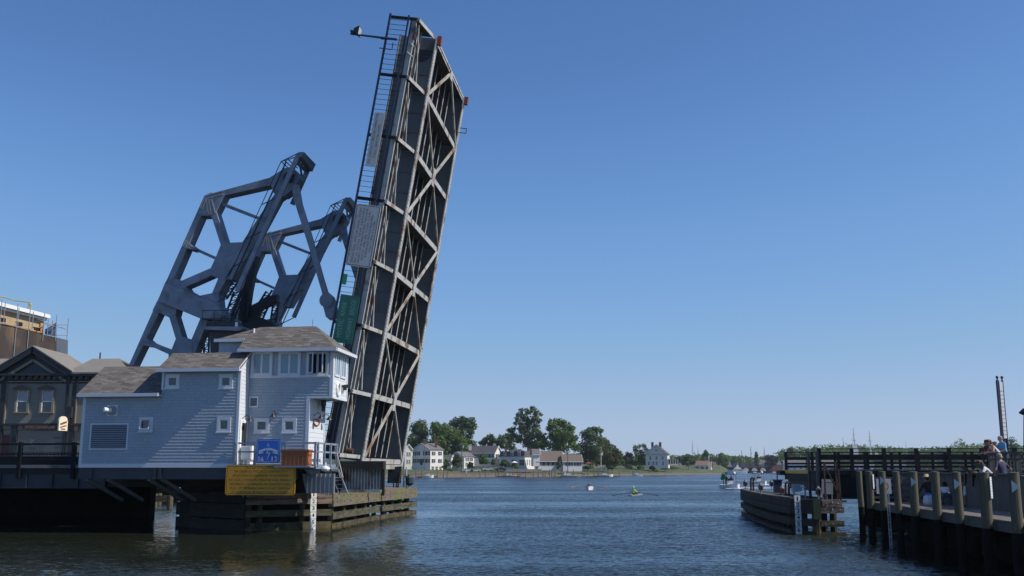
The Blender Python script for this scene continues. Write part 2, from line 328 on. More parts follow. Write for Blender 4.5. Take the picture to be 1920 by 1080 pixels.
# harbour ground at the head of the river, and wooded hills beyond
mb = MB()
hs = [onz(px, py, 0) for px, py in ((1262, 886.6), (1330, 886.4), (1420, 886.3), (1500, 886.4), (1620, 887), (1760, 889), (1900, 893), (2050, 900), (2400, 905))]
pr = [(0, -0.5), (1, 1.2), (40, 1.6), (200, 2.5), (900, 3)]
rr = []
for p in hs:
    d = V((p.x, p.y, 0)).normalized(); rr.append([p + d * a + ZZ * b for a, b in pr])
for i in range(len(rr) - 1):
    for j in range(len(pr) - 1): mb.add([rr[i][j], rr[i + 1][j], rr[i + 1][j + 1], rr[i][j + 1]], [(0, 1, 2, 3)], 0 if j < 1 else 1)
struct(mb.build('harbour_ground', [M['stone'], M['grass']], origin=(300, 900, 0)))
mb = MB()
pts = []
for k in range(70):
    px = 560 + k * 30
    top = 857 - 3 * math.sin(k * 0.55) * math.sin(k * 0.21 + 1) - 2.0 * math.sin(k * 1.7)
    if px > 1450: top -= min(12, (px - 1450) * 0.05)
    pts.append((at(px, 884, 1700), at(px, top + 12, 1800), at(px, top, 2000), at(px, 880, 2600)))
for a, b in zip(pts[:-1], pts[1:]):
    for j in range(3): mb.quad(a[j], b[j], b[j + 1], a[j + 1])
struct(mb.build('wooded_hills', M['hill'], smooth=True, origin=(0, 2000, 0)))
# west bank behind the bridge (street level 3.1)
mb = MB()
bank = [(-330, 73.8), (-29.5, 73.8), (-34, 84), (-52, 130), (-100, 260), (-140, 390), (-190, 520), (-420, 520)]
mb.prism([V((x, y, -1)) for x, y in bank], V((0, 0, 4.05)), 0)
struct(mb.build('west_bank_ground', M['asphalt'], origin=(-100, 150, -1)))
# east bank under the right approach
mb = MB()
mb.prism([V((x, y, -1)) for x, y in ((30, 42), (300, 30), (300, 200), (60, 200), (44, 66))], V((0, 0, 3.9)), 0)
struct(mb.build('east_bank_ground', M['asphalt'], origin=(100, 100, -1)))
# ------------------------------------------------------------------ raised bascule leaf
sb, zb = onT(680, 866, 0); st_, zt = onT(820, 74, 0)
LU = V((st_ - sb, zt - zb)); LL = LU.length; LU = LU / LL; LV = V((-LU.y, LU.x))
W = 10.0                                     # girder spacing
UD = BS * LU.x + ZZ * LU.y; VD = BS * LV.x + ZZ * LV.y
def LF(u, v, t): return BF(sb, t, zb) + UD * u + VD * v
def onLeaf(px, py, t):
    s, z = onT(px, py, t); d = V((s - sb, z - zb)); return d.dot(LU), d.dot(LV)
class LMB(MB):
    def lbox(self, u0, u1, v0, v1, t0, t1, mi=0):
        self.box(LF((u0 + u1) / 2, (v0 + v1) / 2, (t0 + t1) / 2), u1 - u0, v1 - v0, t1 - t0, (UD, VD, BN), mi)
NP = 7; PP = [LL * k / NP for k in range(NP + 1)]
PP = [max(0, onLeaf(px, py, 0)[0]) for px, py in ((678, 864), (699, 742), (720, 625), (739, 510), (760, 401.5), (778, 287), (799, 177.5))] + [LL]
leaf = thing('bascule_leaf', 'raised steel leaf of the drawbridge standing almost upright, braced underside showing', 'bridge leaf', LF(0, 0.8, W / 2))
GD = 2.25
for t in (0.0, W):
    m = LMB(); sg = -1 if t == 0 else 1
    m.lbox(0, LL, 0.05, GD, t - 0.02, t + 0.02)                                # web
    m.lbox(0, LL, GD - 0.05, GD, t - 0.22, t + 0.22)
    u = 0.0
    k = 0
    for k in range(NP):                                                        # stiffeners
        for q in (1, 2, 3):
            uu = PP[k] + (PP[k + 1] - PP[k]) * q / 3
            if uu < LL - 0.1:
                m.lbox(uu - 0.012, uu + 0.012, 0.06, GD - 0.06, t + sg * 0.02 - 0.06, t + sg * 0.02 + 0.06)
    g = m.build('girder', M['web'], leaf)
    m = LMB(); m.lbox(-0.15, LL, -0.02, 0.05, t - 0.24, t + 0.24)
    for k in range(int(LL / 0.22)):                                            # rivet rows on the bottom flange
        for dt in (-0.17, 0.17): m.box(LF(0.1 + k * 0.22, -0.03, t + dt), 0.07, 0.03, 0.07, (UD, VD, BN))
    m.build('bottom_flange', M['steel_pale'], g)
for k, u in enumerate(PP):
    m = LMB(); wd = 0.30
    m.lbox(u - 0.015, u + 0.015, 0.12, 1.2, 0.25, W - 0.25)
    fb = m.build('floor_beam', M['grid'], leaf)
    m = LMB(); m.lbox(u - wd / 2, u + wd / 2, 0.06, 0.11, 0.26, W - 0.26)
    m.build('flange', M['steel_pale'], fb)
for k in range(6):
    t = 1.35 + k * (W - 2.7) / 5
    m = LMB()
    for a, b in zip(PP[:-1], PP[1:]): m.lbox(a + 0.02, b - 0.02, 0.80, 1.2, t - 0.012, t + 0.012, 0); m.lbox(a + 0.16, b - 0.02, 0.77, 0.80, t - 0.075, t + 0.075, 1)
    m.build('stringer', [M['grid'], M['steel_pale']], leaf)
m = LMB()
m.lbox(0.1, LL - 0.05, 1.22, 1.34, 0.05, W - 0.05)
m.build('grid_deck', M['grid'], leaf)
for k in range(NP):                                                            # K bracing of the underside
    a, b = PP[k], PP[k + 1]
    mid, end = (b, a) if k % 2 == 0 else (a, b)                                # beam carrying the mid node / the two side nodes
    sgn = 1 if end > mid else -1
    for j, t in enumerate((0.3, W - 0.3)):
        m = LMB(); wd = 0.17 if (k + j) % 2 == 0 else 0.095
        m.bar(LF(mid + sgn * 0.3, 0.03, W / 2 + (t - W / 2) * 0.06), LF(end - sgn * 0.18, 0.03, t), wd, 0.10, VD)
        m.build('lateral_brace', M['steel_rusty'] if (k + j) % 3 != 1 else M['steel_pale'], leaf)
for k in range(1, NP + 1, 2):
    u = PP[k] if k < NP else LL
    m = LMB(); m.lbox(max(0, u - 0.55), min(LL, u + 0.55), -0.04, 0.02, W / 2 - 0.3, W / 2 + 0.3); m.build('gusset_plate', M['steel_pale'], leaf)
# sidewalk bracketed off the near girder
TS = -2.6
m = LMB()
m.lbox(0.2, LL + 0.1, 0.98, 1.05, TS, -0.3, 0)
m.build('sidewalk', M['steel_dark'], leaf)
for t, v0, h in ((TS + 0.05, 0.68, 0.30), (-1.75, 0.72, 0.26), (-0.95, 0.74, 0.24)):
    m = LMB(); m.lbox(0.2, LL + 0.05, v0, v0 + h, t - 0.012, t + 0.012); m.lbox(0.2, LL + 0.05, v0, v0 + 0.02, t - 0.09, t + 0.05)
    m.build('sidewalk_stringer', M['steel_pale'], leaf)
for k, u in enumerate(PP):
    if k == 0: u = 0.25
    m = LMB()
    m.bar(LF(u, 0.16, -0.25), LF(u, 0.62, TS - 0.05), 0.20, 0.07, VD)
    m.prism([LF(u - 0.01, 0.2, -0.25), LF(u - 0.01, 0.66, TS), LF(u - 0.01, 0.95, TS), LF(u - 0.01, 0.95, -0.25)], UD * 0.02, 1)
    m.build('sidewalk_bracket', [M['steel_pale'], M['web']], leaf)
for k in range(NP):
    a, b = PP[k], PP[k + 1]
    m = LMB(); m.bar(LF(a + 0.2, 0.62, -0.6), LF(b - 0.2, 0.62, TS + 0.3), 0.11, 0.06, VD)
    m.build('sidewalk_brace', M['steel_pale'], leaf)
rl = LMB(); RT = TS - 0.1; RV = 2.3
rl.lbox(0.1, LL + 0.15, RV - 0.10, RV, RT - 0.06, RT + 0.06)
rl.lbox(0.1, LL + 0.15, 1.12, 1.2, RT - 0.05, RT + 0.05)
ng = int(LL / 0.30)
for k in range(ng): rl.lbox(0.2 + k * (LL - 0.1) / ng, 0.222 + k * (LL - 0.1) / ng, 1.2, RV - 0.1, RT - 0.01, RT + 0.012)
rail = rl.build('railing', M['rail_navy'], leaf)
for k, u in enumerate(PP):
    m = LMB(); m.lbox(u - 0.08, u + 0.08, 0.55, RV, RT + 0.062, RT + 0.16); m.build('post', M['rail_black'], rail)
# heel end and tip
m = LMB(); m.lbox(-0.40, -0.16, -0.02, 0.25, -0.2, W + 0.2); m.lbox(-0.36, -0.34, 0.25, 1.25, 0, W)
m.build('heel_beam', M['steel_pale'], leaf)
m = LMB(); m.lbox(LL + 0.002, LL + 0.12, 0.02, 0.16, 0.25, W - 0.25, 0); m.lbox(LL + 0.002, LL + 0.05, 0.16, 1.30, 0.02, W - 0.02, 1)
m.build('tip_beam', [M['steel_pale'], M['grid']], leaf)
for t in (0.0, W):
    m = LMB(); m.lbox(LL - 0.35, LL + 0.16, -0.28, -0.03, t - 0.17, t + 0.17); m.build('bumper', M['red_box'], leaf)
m = LMB(); a = []
for k in range(13):
    an = math.pi * k / 12; a.append(LF(LL - 0.75 - 0.95 * math.sin(an) * 0.8, 0.75 - 0.75 * math.cos(an) + 0.12, -0.035))
m.prism(a, BN * -0.03); m.build('round_plate', M['steel_dark'], leaf)
# signal lamps at the tip
m = LMB()
c = LF(LL - 0.95, 0.62, TS - 0.2)
m.tube(c + UD * 0.5, c - UD * 0.5, 0.04, n=6, mi=0)
m.tube(c + UD * 0.38, c + UD * 0.05, 0.10, n=8, mi=1); m.tube(c - UD * 0.02, c - UD * 0.36, 0.10, n=8, mi=2)
m.build('signal_lamp', [M['steel_pale'], mat('green_lens', (0.015, 0.06, 0.05), 0.2), mat('red_lens', (0.09, 0.015, 0.015), 0.2)], leaf)
for k in range(2):
    m = LMB(); c = LF(LL - 1.7 - k * 0.6, 0.55, TS - 0.1); m.tube(c, c + VD * 0.35 + UD * 0.25, 0.05, n=6); m.build('conduit_box', M['steel_pale'], leaf)
m = LMB()
u, v = onLeaf(865, 240, W)
for dv in (0, 0.33): m.lbox(u - dv - 0.02, u - dv + 0.02, v - 0.35, v + 0.15, W, W + 0.05)
m.lbox(u - 0.36, u + 0.02, v - 0.39, v - 0.35, W, W + 0.05)
m.build('rung_bracket', M['steel_dark'], leaf)
# motor at the heel
m = LMB(); p = LF(0.5, 0.75, -0.9); m.tube(p - UD * 0 + VD * 0.35, p - VD * 0.35, 0.16, n=10); m.build('sidewalk_motor', M['rust'], leaf)
# floodlight on an arm (rides on the leaf)
m = LMB()
p0 = onTw(744, 74, RT - 0.06); p1 = onTw(657, 63.5, RT - 0.06)
m.tube(p0, p1, 0.07, 0.05, 6); m.build('floodlight_arm', M['rail_navy'], leaf)
m = LMB(); c = onTw(669, 59, RT - 0.06)
d = (p0 - p1).normalized(); up = d.cross(BN); up = up if up.z > 0 else -up
def fl(a, b, t): return c + d * a + up * b + BN * t
rect = [fl(0.18, 0.26, -0.3), fl(0.18, 0.26, 0.3), fl(0.18, -0.24, 0.3), fl(0.18, -0.24, -0.3)]
bk = [fl(-0.16, 0.12, -0.15), fl(-0.16, 0.12, 0.15), fl(-0.16, -0.12, 0.15), fl(-0.16, -0.12, -0.15)]
m.add(rect + bk, [(0, 1, 2, 3), (7, 6, 5, 4), (0, 4, 5, 1), (1, 5, 6, 2), (2, 6, 7, 3), (3, 7, 4, 0)])
m.prism([fl(-0.12, 0.02, -0.02), fl(-0.42, 0.06, -0.02), fl(-0.3, -0.2, -0.02), fl(-0.15, -0.26, -0.02)], BN * 0.04)
m.add([fl(0.19, 0.22, -0.26), fl(0.19, 0.22, 0.26), fl(0.19, -0.2, 0.26), fl(0.19, -0.2, -0.26)], [(0, 1, 2, 3)], 1)
m.build('floodlight', [M['black'], M['sign_white']], leaf)
m = LMB()
for (x0, y0, x1, y1) in ((714, 73.0, 737, 74.5), (711, 90, 734, 93), (737, 80, 735, 91)):
    m.tube(onTw(x0, y0, RT - 0.08), onTw(x1, y1, RT - 0.08), 0.03, n=5)
m.build('antenna_bracket', M['rail_navy'], leaf)

# ------------------------------------------------------------------ lettering
def text_mesh(body, size=1.0, align='CENTER'):
    cu = bpy.data.curves.new('lettering', 'FONT'); cu.body = body; cu.size = size; cu.align_x = align; cu.align_y = 'CENTER'; cu.resolution_u = 2
    ob = bpy.data.objects.new('lettering', cu); scene.collection.objects.link(ob)
    me = bpy.data.meshes.new_from_object(ob.evaluated_get(bpy.context.evaluated_depsgraph_get()))
    vs = [v.co.copy() for v in me.vertices]; fs = [list(p.vertices) for p in me.polygons]
    bpy.data.objects.remove(ob); bpy.data.curves.remove(cu); bpy.data.meshes.remove(me)
    return vs, fs
def put_text(mb, body, c, right, up, height, width=None, mi=0, bold=0.0):
    vs, fs = text_mesh(body)
    xs = [v.x for v in vs]; ysz = [v.y for v in vs]
    cx = (min(xs) + max(xs)) / 2; k = height / 0.72
    kx = k if width is None else width / max(1e-6, max(xs) - min(xs))
    nn = right.cross(up).normalized()
    offs = [(0, 0)] if not bold else [(-bold, 0), (bold, 0), (0, bold), (0, -bold)]
    for i, (ox, oy) in enumerate(offs):
        mb.add([c + right * ((v.x - cx) * kx + ox) + up * (v.y * k + oy) + nn * (0.001 * i) for v in vs], fs, mi)
def rounded(c, right, up, w_, h_, r, n=5):
    pts = []
    for (sx, sy, a0) in ((1, 1, 0), (-1, 1, 90), (-1, -1, 180), (1, -1, 270)):
        for k in range(n + 1):
            a = R(a0 + 90 * k / n); pts.append(c + right * (sx * (w_ / 2 - r) + r * math.cos(a)) + up * (sy * (h_ / 2 - r) + r * math.sin(a)))
    return pts
def sign(name, label, c, right, up, w_, h_, lines, face, ink, r=0.05, border=None, bold=0.0, cat='sign', depth=0.04):
    nn = right.cross(up).normalized()
    m = MB(); m.prism(rounded(c, right, up, w_, h_, r), nn * -depth)
    root = m.build(name, face); tag(root, label, cat)
    if border:
        m = MB(); o = rounded(c + nn * 0.006, right, up, w_ - 0.10, h_ - 0.10, max(0.02, r - 0.05)); i_ = rounded(c + nn * 0.006, right, up, w_ - 0.10 - 2 * border, h_ - 0.10 - 2 * border, max(0.015, r - 0.05 - border))
        k = len(o)
        for a in range(k): m.quad(o[a], o[(a + 1) % k], i_[(a + 1) % k], i_[a])
        m.build('border', ink, root)
    for body, x, y, hh, ww in lines: m = MB(); put_text(m, body, c + right * x + up * y + nn * 0.008, right, up, hh, ww, 0, bold); m.build('lettering', ink, root)
    return root
def leaf_sign(corners, t):
    q = [V(onLeaf(x, y, t)) for x, y in corners]
    us = sorted(p.x for p in q); vs = sorted(p.y for p in q)
    u0, u1 = (us[0] + us[1]) / 2, (us[2] + us[3]) / 2; v0, v1 = (vs[0] + vs[1]) / 2, (vs[2] + vs[3]) / 2
    return LF((u0 + u1) / 2, (v0 + v1) / 2, t), u1 - u0, v1 - v0
ST = RT - 0.16
c, w_, h_ = leaf_sign(((703, 210), (722.4, 212), (704, 314), (685, 310)), ST)
sign('contact_sign', 'narrow white board with two lines of lettering, high on the raised bridge railing', c, UD, VD, w_, h_,
     [('TO CONTACT BRIDGE OPERATOR', 0.05, h_ * 0.2, h_ * 0.23, w_ * 0.93), ('CALL 860-536-7070', -0.1, -h_ * 0.2, h_ * 0.23, w_ * 0.62)], M['sign_white'], M['ink'], 0.05)
c, w_, h_ = leaf_sign(((668, 381), (714, 387), (695, 503), (648, 497)), ST)
L_ = [('BY ORDER OF THE U.S. COAST GUARD', 0, .40, .045, .66), ('BRIDGE SHALL OPEN ON SIGNAL, EXCEPT', .0, .275, .09, .88), ('MAY 1st - OCT 31st  7:40 AM - 6:40 PM ONCE', 0, .145, .085, .88), ('HOURLY AT 40 MINUTES PAST THE HOUR', 0, .02, .085, .88),
      ('NOV 1st - APRIL 30th  7:15 AM - 5:15 PM', 0, -.105, .085, .78), ('8 HOUR ADV NOTICE REQUIRED', 0, -.23, .085, .68), ('CALL 1-(800)-416-2480', 0, -.35, .075, .5)]
sign('opening_hours_sign', 'large white bordered notice board of opening hours on the raised bridge railing', c, UD, VD, w_, h_,
     [(b, x * w_, y * h_, hh * h_, ww * w_) for b, x, y, hh, ww in L_], M['sign_white'], M['ink'], 0.16, border=0.03)
c, w_, h_ = leaf_sign(((638, 551), (674, 556), (661, 647), (624, 640)), ST)
sign('bridge_name_sign', 'large green bridge name board on the raised railing just above the operator house roof', c, UD, VD, w_, h_,
     [('MYSTIC  RIVER', -0.02 * w_, h_ * 0.22, h_ * 0.24, w_ * 0.74), ('HIGHWAY  BRIDGE', 0.02, -h_ * 0.23, h_ * 0.24, w_ * 0.82)], M['sign_green'], M['letter_green'], 0.02)
c, w_, h_ = leaf_sign(((643, 513), (651.5, 514), (648.7, 533.5), (640.4, 532.6)), ST)
sign('small_green_sign', 'small green plate on the raised railing between the white board and green board', c, UD, VD, w_, h_,
     [('BRIDGE', 0, h_ * 0.2, h_ * 0.22, w_ * 0.7), ('OPEN', 0, -h_ * 0.2, h_ * 0.22, w_ * 0.5)], mat('bright_green_sign', (0.01, 0.22, 0.1), 0.5), M['letter_green'], 0.02)

# ------------------------------------------------------------------ counterweight balance frames
cwf = thing('counterweight_frame', 'nearer tilted blue grey balance frame with counterweight, rising behind the stepped house', 'bridge frame', onTw(330, 690, 0))
def plate(pts, t0, t1, name, mi='steel', parent=cwf):
    m = MB(); a = [onTw(x, y, t0) for x, y in pts]
    m.prism([p - BN * 0 for p in a], BN * (t1 - t0))
    return m.build(name, M[mi], parent)
def member(pts, t0, t1, name, wpx, mi='steel', parent=cwf):
    # pts: the outer edge polyline in pixels (straight), wpx width towards the right
    (x0, y0), (x1, y1) = pts
    d = V((x1 - x0, y1 - y0)).normalized(); nrm = V((-d.y, d.x)); nrm = nrm if nrm.x > 0 else -nrm
    return plate([(x0, y0), (x1, y1), (x1 + nrm.x * wpx, y1 + nrm.y * wpx), (x0 + nrm.x * wpx, y0 + nrm.y * wpx)], t0, t1, name, mi, parent)
a0, a1 = -0.40, 0.40
plate([(241, 686), (341, 461), (383, 367), (397, 360), (352, 462), (300, 583), (249.5, 686)], a0, a1, 'tail_chord')
plate([(386, 365.5), (420, 356.5), (506, 333), (512, 346), (420, 366.5), (398, 372)], a0, a1, 'top_chord')
plate([(504, 334), (534, 315), (541, 313.5), (549, 314), (561, 325.5), (562, 334), (547, 357), (532, 367), (513, 362), (508, 347)], a0 - 0.03, a1 + 0.03, 'apex_gusset')
plate([(517, 361), (497, 389), (453, 456), (440, 500), (423, 524), (437, 524), (470, 470), (523, 372), (532, 366)], a0, a1, 'main_chord')
plate([(414, 458.5), (429, 455), (453, 454), (459, 459), (440, 492), (421.5, 523), (410, 523), (395.5, 516), (394, 505), (405, 481), (413, 461)], a0 - 0.03, a1 + 0.03, 'centre_gusset')
plate([(396, 404), (414, 460), (424, 456), (405, 396)], a0, a1, 'diagonal')
knee = plate([(384, 366), (420, 356), (420, 366.5), (404, 398), (395.5, 404), (371, 405)], a0 - 0.03, a1 + 0.03, 'knee_gusset')
plate([(401, 373), (490, 408), (488, 413), (398, 378)], -0.1, 0.1, 'brace')
plate([(347, 450), (359, 459), (370, 467.5), (357, 468), (341, 463)], a0 - 0.03, a1 + 0.03, 'node_gusset')
plate([(364, 463), (406, 482), (404, 487), (362, 468)], -0.1, 0.1, 'brace')
plate([(394, 503), (341, 526), (346, 539), (396, 517)], a0, a1, 'diagonal')
plate([(409, 522), (397.6, 549.5), (410, 551), (424, 523)], a0, a1, 'main_chord')
plate([(309.6, 529.6), (408.7, 571.3), (415, 590), (412, 599), (376, 597.5), (295.7, 564)], -0.75, 0.75, 'counterweight')
plate([(318, 520), (341, 526), (352, 543), (372.6, 555), (374, 562), (309.6, 533)], a0 - 0.03, a1 + 0.03, 'node_gusset')
plate([(373, 554.6), (397.6, 549.5), (410, 551), (412, 572), (409, 577)], a0 - 0.03, a1 + 0.03, 'node_gusset')
plate([(285.6, 583), (294.8, 564), (331.9, 577), (328.5, 590.7), (317, 595.4), (302, 588)], a0 - 0.03, a1 + 0.03, 'node_gusset')
plate([(317, 594), (329, 634), (341, 631), (328.5, 590)], a0, a1, 'post')
plate([(320.7, 657.4), (330, 634), (341, 630.6), (359.6, 637), (361, 662), (352, 690), (315, 690), (316, 664)], a0 - 0.03, a1 + 0.03, 'centre_gusset')
plate([(376, 596), (358.7, 637), (345, 690), (357, 690), (370, 650), (390, 600)], a0, a1, 'main_chord')
plate([(273, 633), (282, 640.7), (291, 644.6), (321, 656), (315.5, 664), (285, 650), (266, 647.5)], a0, a1, 'brace')
mr = MB()
def rivets(p, q, n):
    for k in range(n):
        x = p[0] + (q[0] - p[0]) * k / (n - 1); y = p[1] + (q[1] - p[1]) * k / (n - 1)
        c_ = onTw(x, y, a0 - 0.045); mr.box(c_, 0.06, 0.05, 0.06)
for p, q, n_ in (((387, 366.5), (418, 358), 15), ((392, 371), (417, 364), 12), ((384, 370), (376, 389), 8), ((388, 372), (380, 391), 8), ((392, 375), (396, 401), 11), ((397, 374), (403, 398), 11), ((387, 376), (391, 400), 9),
                 ((348, 452), (344, 461), 5), ((352, 455), (347, 464), 5), ((355, 459), (364, 465), 5), ((349, 462), (359, 466), 5), ((317, 519), (311, 530), 6), ((321, 522), (316, 532), 6), ((325, 524), (321, 534), 5)):
    rivets(p, q, n_)
mr.build('rivet_row', M['rivet'], knee)
# pin, link arm, guide frame and ladder rods
m = MB(); p = onTw(547, 338, 0); m.tube(p - BN * 0.7, p + BN * 0.7, 0.30, n=14); m.build('pin', M['steel_dark'], cwf)
link = plate([(546, 346), (560, 346), (566, 381), (584, 440), (606, 519.5), (614.4, 547), (625.6, 556.7), (631, 569.6), (632.5, 588), (627.4, 600), (618, 600), (610.7, 593.7), (602.4, 561), (604, 550), (581, 470), (551, 375)], -0.62, -0.44, 'link_arm')
m = MB()
for (x, y, r_) in ((612.6, 563, 0.42), (620.5, 587, 0.30)):
    p = onTw(x, y, -0.62); m.tube(p, p - BN * 0.06, r_, n=14)
m.build('pin_cover', M['steel'], link)
def gm(m, x0, y0, x1, y1, t, w1, w2): m.bar(onTw(x0, y0, t), onTw(x1, y1, t), w2, w1, BN.cross(ZZ))
m = MB()
for t in (-1.05, 1.05):
    s0, z0 = onT(560, 290, -1.05); s1, z1 = onT(444, 547, -1.05)
    fe = 1.0 if t < 0 else 0.30
    m.bar(BF(s0, t, z0), BF(s0 + (s1 - s0) * fe, t, z0 + (z1 - z0) * fe), 0.16, 0.26, BS)
    d2 = V((s1 - s0, z1 - z0)).normalized()
m.build('guide_beam', M['steel'], cwf)
m = MB()
def gp(f, t, off=0): return BF(s0 + (s1 - s0) * f + 0.9 * off, t, z0 + (z1 - z0) * f + 0.42 * off)
LG = V((s1 - s0, z1 - z0)).length
for f in (0.005, 0.05, 0.12):
    m.bar(gp(f, -1.0), gp(f, 1.0), 0.2, 0.10, BS)
m.bar(gp(0.012, -0.9), gp(0.115, 0.9), 0.10, 0.10, BS); m.bar(gp(0.012, 0.9), gp(0.055, -0.9), 0.10, 0.10, BS)
m.prism([gp(-0.015, -1.15), gp(0.02, -1.15), gp(0.045, 1.15), gp(-0.01, 1.15)], BS * 0.3)
m.build('end_frame', M['steel'], cwf)
m = MB()
for off, f1 in ((-1.25, 0.70), (-0.85, 0.72)):
    m.tube(gp(-0.02, -1.0, off), gp(f1 + 0.28, -1.0, off), 0.025, n=5)
m.tube(gp(-0.02, -0.6, -1.05), gp(1.0, -0.6, -1.05), 0.025, n=5)
for f in (-0.02, 0.30, 0.55, 0.75, 1.0): m.tube(gp(f, -1.0, -1.25), gp(f, -1.0, 0), 0.03, n=5)
for off in (-1.25, -1.05, -0.85): m.tube(gp(-0.02, -1.0, off), gp(-0.02, 0.9, off), 0.035, n=5, mi=1)
m.tube(gp(-0.02, -1.0, -1.25), gp(0.01, -1.0, 0), 0.04, n=5, mi=1); m.tube(gp(-0.02, 0.9, -1.25), gp(0.03, -1.0, -0.1), 0.04, n=5, mi=1)
m.build('ladder_rail', [M['steel_dark'], M['louvre']], cwf)
for ch in [x for x in scene.objects if x.parent == cwf]: pass
far = copy_tree(cwf); far.location = V(cwf.location) + BN * W
far['label'] = 'farther tilted blue grey balance frame, partly hidden between the nearer frame and raised leaf'
for o in (cwf, far): o['group'] = 'counterweight balance frames'

# lattice towers and machinery platform carrying the frames
def lattice(m, p, q, wd, wdir, n, r=0.05):
    wdir = V(wdir)
    for sg in (-0.5, 0.5): m.bar(p + wdir * (wd * sg), q + wdir * (wd * sg), 0.10, 0.10, wdir)
    for k in range(n):
        a = p + (q - p) * (k / n); b = p + (q - p) * ((k + 1) / n); sg = 0.5 if k % 2 else -0.5
        m.bar(a + wdir * (wd * sg), b - wdir * (wd * sg), 0.05, 0.05, wdir)
        m.bar(a + wdir * (wd * sg), a - wdir * (wd * sg), 0.05, 0.05, wdir)
tw = thing('trunnion_tower', 'dark lattice tower legs standing under the balance frames behind the house roof', 'lattice tower', BF(-14, 4, 3.2))
for (x0, y0, x1, y1, t, wd, n) in ((386, 690, 388, 612, 3.0, 0.32, 9), (419, 562, 452, 512, 2.5, 0.42, 7), (424, 606, 446, 545, 2.5, 0.5, 7), (458, 600, 462, 540, 3.0, 0.4, 6), (484, 606, 502, 566, 5.0, 0.4, 6), (512, 606, 518, 566, 6, 0.4, 5), (425, 620, 470, 520, 4.0, 0.3, 9), (470, 600, 505, 545, 4.2, 0.4, 6)):
    m = MB(); lattice(m, onTw(x0, y0, t), onTw(x1, y1, t), wd, BS * 0.95 + ZZ * 0.2, n); m.build('lattice_leg', M['rail_navy'] if x0 == 386 else M['steel_dark'], tw)
for (pts, t) in (([(446, 600), (455, 545), (472, 480), (483, 480), (470, 545), (462, 600)], 3.2), ([(462, 600), (466, 578), (500, 555), (520, 552), (518, 565), (490, 577), (478, 600)], 3.6),
                 ([(440, 640), (455, 600), (478, 590), (510, 604), (540, 640)], 3.4)):
    m = MB(); m.prism([onTw(x, y, t) for x, y in pts], BN * 0.5); m.build('curved_bracket', M['steel_dark'], tw)
mp = thing('machinery_platform', 'grey machinery platform and housing between the balance frame and the tower roof', 'machinery housing', BF(-15, -1.5, 3.2))
m = MB(); m.prism([onTw(x, y, -1.9) for x, y in ((383, 612), (455, 612), (457, 615.5), (449, 620), (384, 618))], BN * 2.6); m.build('platform', M['steel'], mp)
m = MB(); m.prism([onTw(x, y, -1.5) for x, y in ((394, 619), (447, 620), (447, 700), (394, 700))], BN * 1.6); m.build('housing', M['steel_dark'], mp)
m = MB(); m.prism([onTw(x, y, -1.4) for x, y in ((386, 611), (388, 602), (442, 602), (444, 611))], BN * 1.0); m.build('machinery', M['steel_dark'], mp)
m = MB()
for y in (582, 597): m.tube(onTw(378, y, -1.8), onTw(448, y, -1.8), 0.022, n=5)
for x in (380, 402, 425, 447): m.tube(onTw(x, 612, -1.8), onTw(x, 582, -1.8), 0.022, n=5)
m.build('handrail', M['steel_dark'], mp)
m = MB(); a = onTw(444, 609, -1.75); m.box(a, 0.14, 0.2, 0.26); m.tube(a - ZZ * 0.25, a, 0.03); m.build('camera_box', M['white'], mp)
# ------------------------------------------------------------------ operator house
TH0 = -7.6                     # front wall of the long low part
TT = -6.4                      # front wall of the tower
def S(px, py, t): return onT(px, py, t)[0]
def Z(px, py, t): return onT(px, py, t)[1]
def courses(m, o, u, n, u0, u1, z0, z1, ex, butt=0.021, lim=None, mi=0):
    """overlapping courses on a wall: o origin, u along, n outward; butts stand proud"""
    k = max(1, round((z1 - z0) / ex)); ex = (z1 - z0) / k
    for i in range(k):
        a = z0 + i * ex; b = a + ex
        l0, l1 = (u0, u1) if lim is None else lim((a + b) / 2)
        if l1 - l0 < 0.03: continue
        p = [o + u * l0 + ZZ * a + n * butt, o + u * l1 + ZZ * a + n * butt, o + u * l1 + ZZ * b + n * 0.001, o + u * l0 + ZZ * b + n * 0.001]
        m.quad(*p, mi=mi)
        m.quad(o + u * l0 + ZZ * a + n * -0.002, o + u * l1 + ZZ * a + n * -0.002, p[1], p[0], mi=mi)
        m.quad(p[0], p[3], o + u * l0 + ZZ * b + n * -0.002, o + u * l0 + ZZ * a + n * -0.002, mi=mi)
        m.quad(p[1], o + u * l1 + ZZ * a + n * -0.002, o + u * l1 + ZZ * b + n * -0.002, p[2], mi=mi)
house = thing('bridge_house', 'stepped pale blue shingled operator house with glazed lookout tower beside the bridge', 'bridge house', BF(S(300, 874, TH0), -5, Z(300, 874, TH0)))
zb_ = Z(300, 874.5, TH0)                                     # bottom of the siding
sL = S(150, 860, TH0); sM = S(301, 800, TH0); sR = S(446, 800, TH0)
zEl = Z(230, 738, TH0 - 0.3); zEm = Z(380, 691, TH0 - 0.3)
zRl = Z(240, 687.5, TH0 + 2.2); zRm = Z(390, 661.5, TT + 0.1)
sT0 = S(458, 690, TT); sT1 = S(624, 690, TT); sT2 = S(578, 800, TT)
zTe = Z(540, 655, TT); zTo = Z(600, 746, TT)                 # tower eave, underside of the overhang
TB = TT + 2.7                                               # back of the lookout
UN = -BN
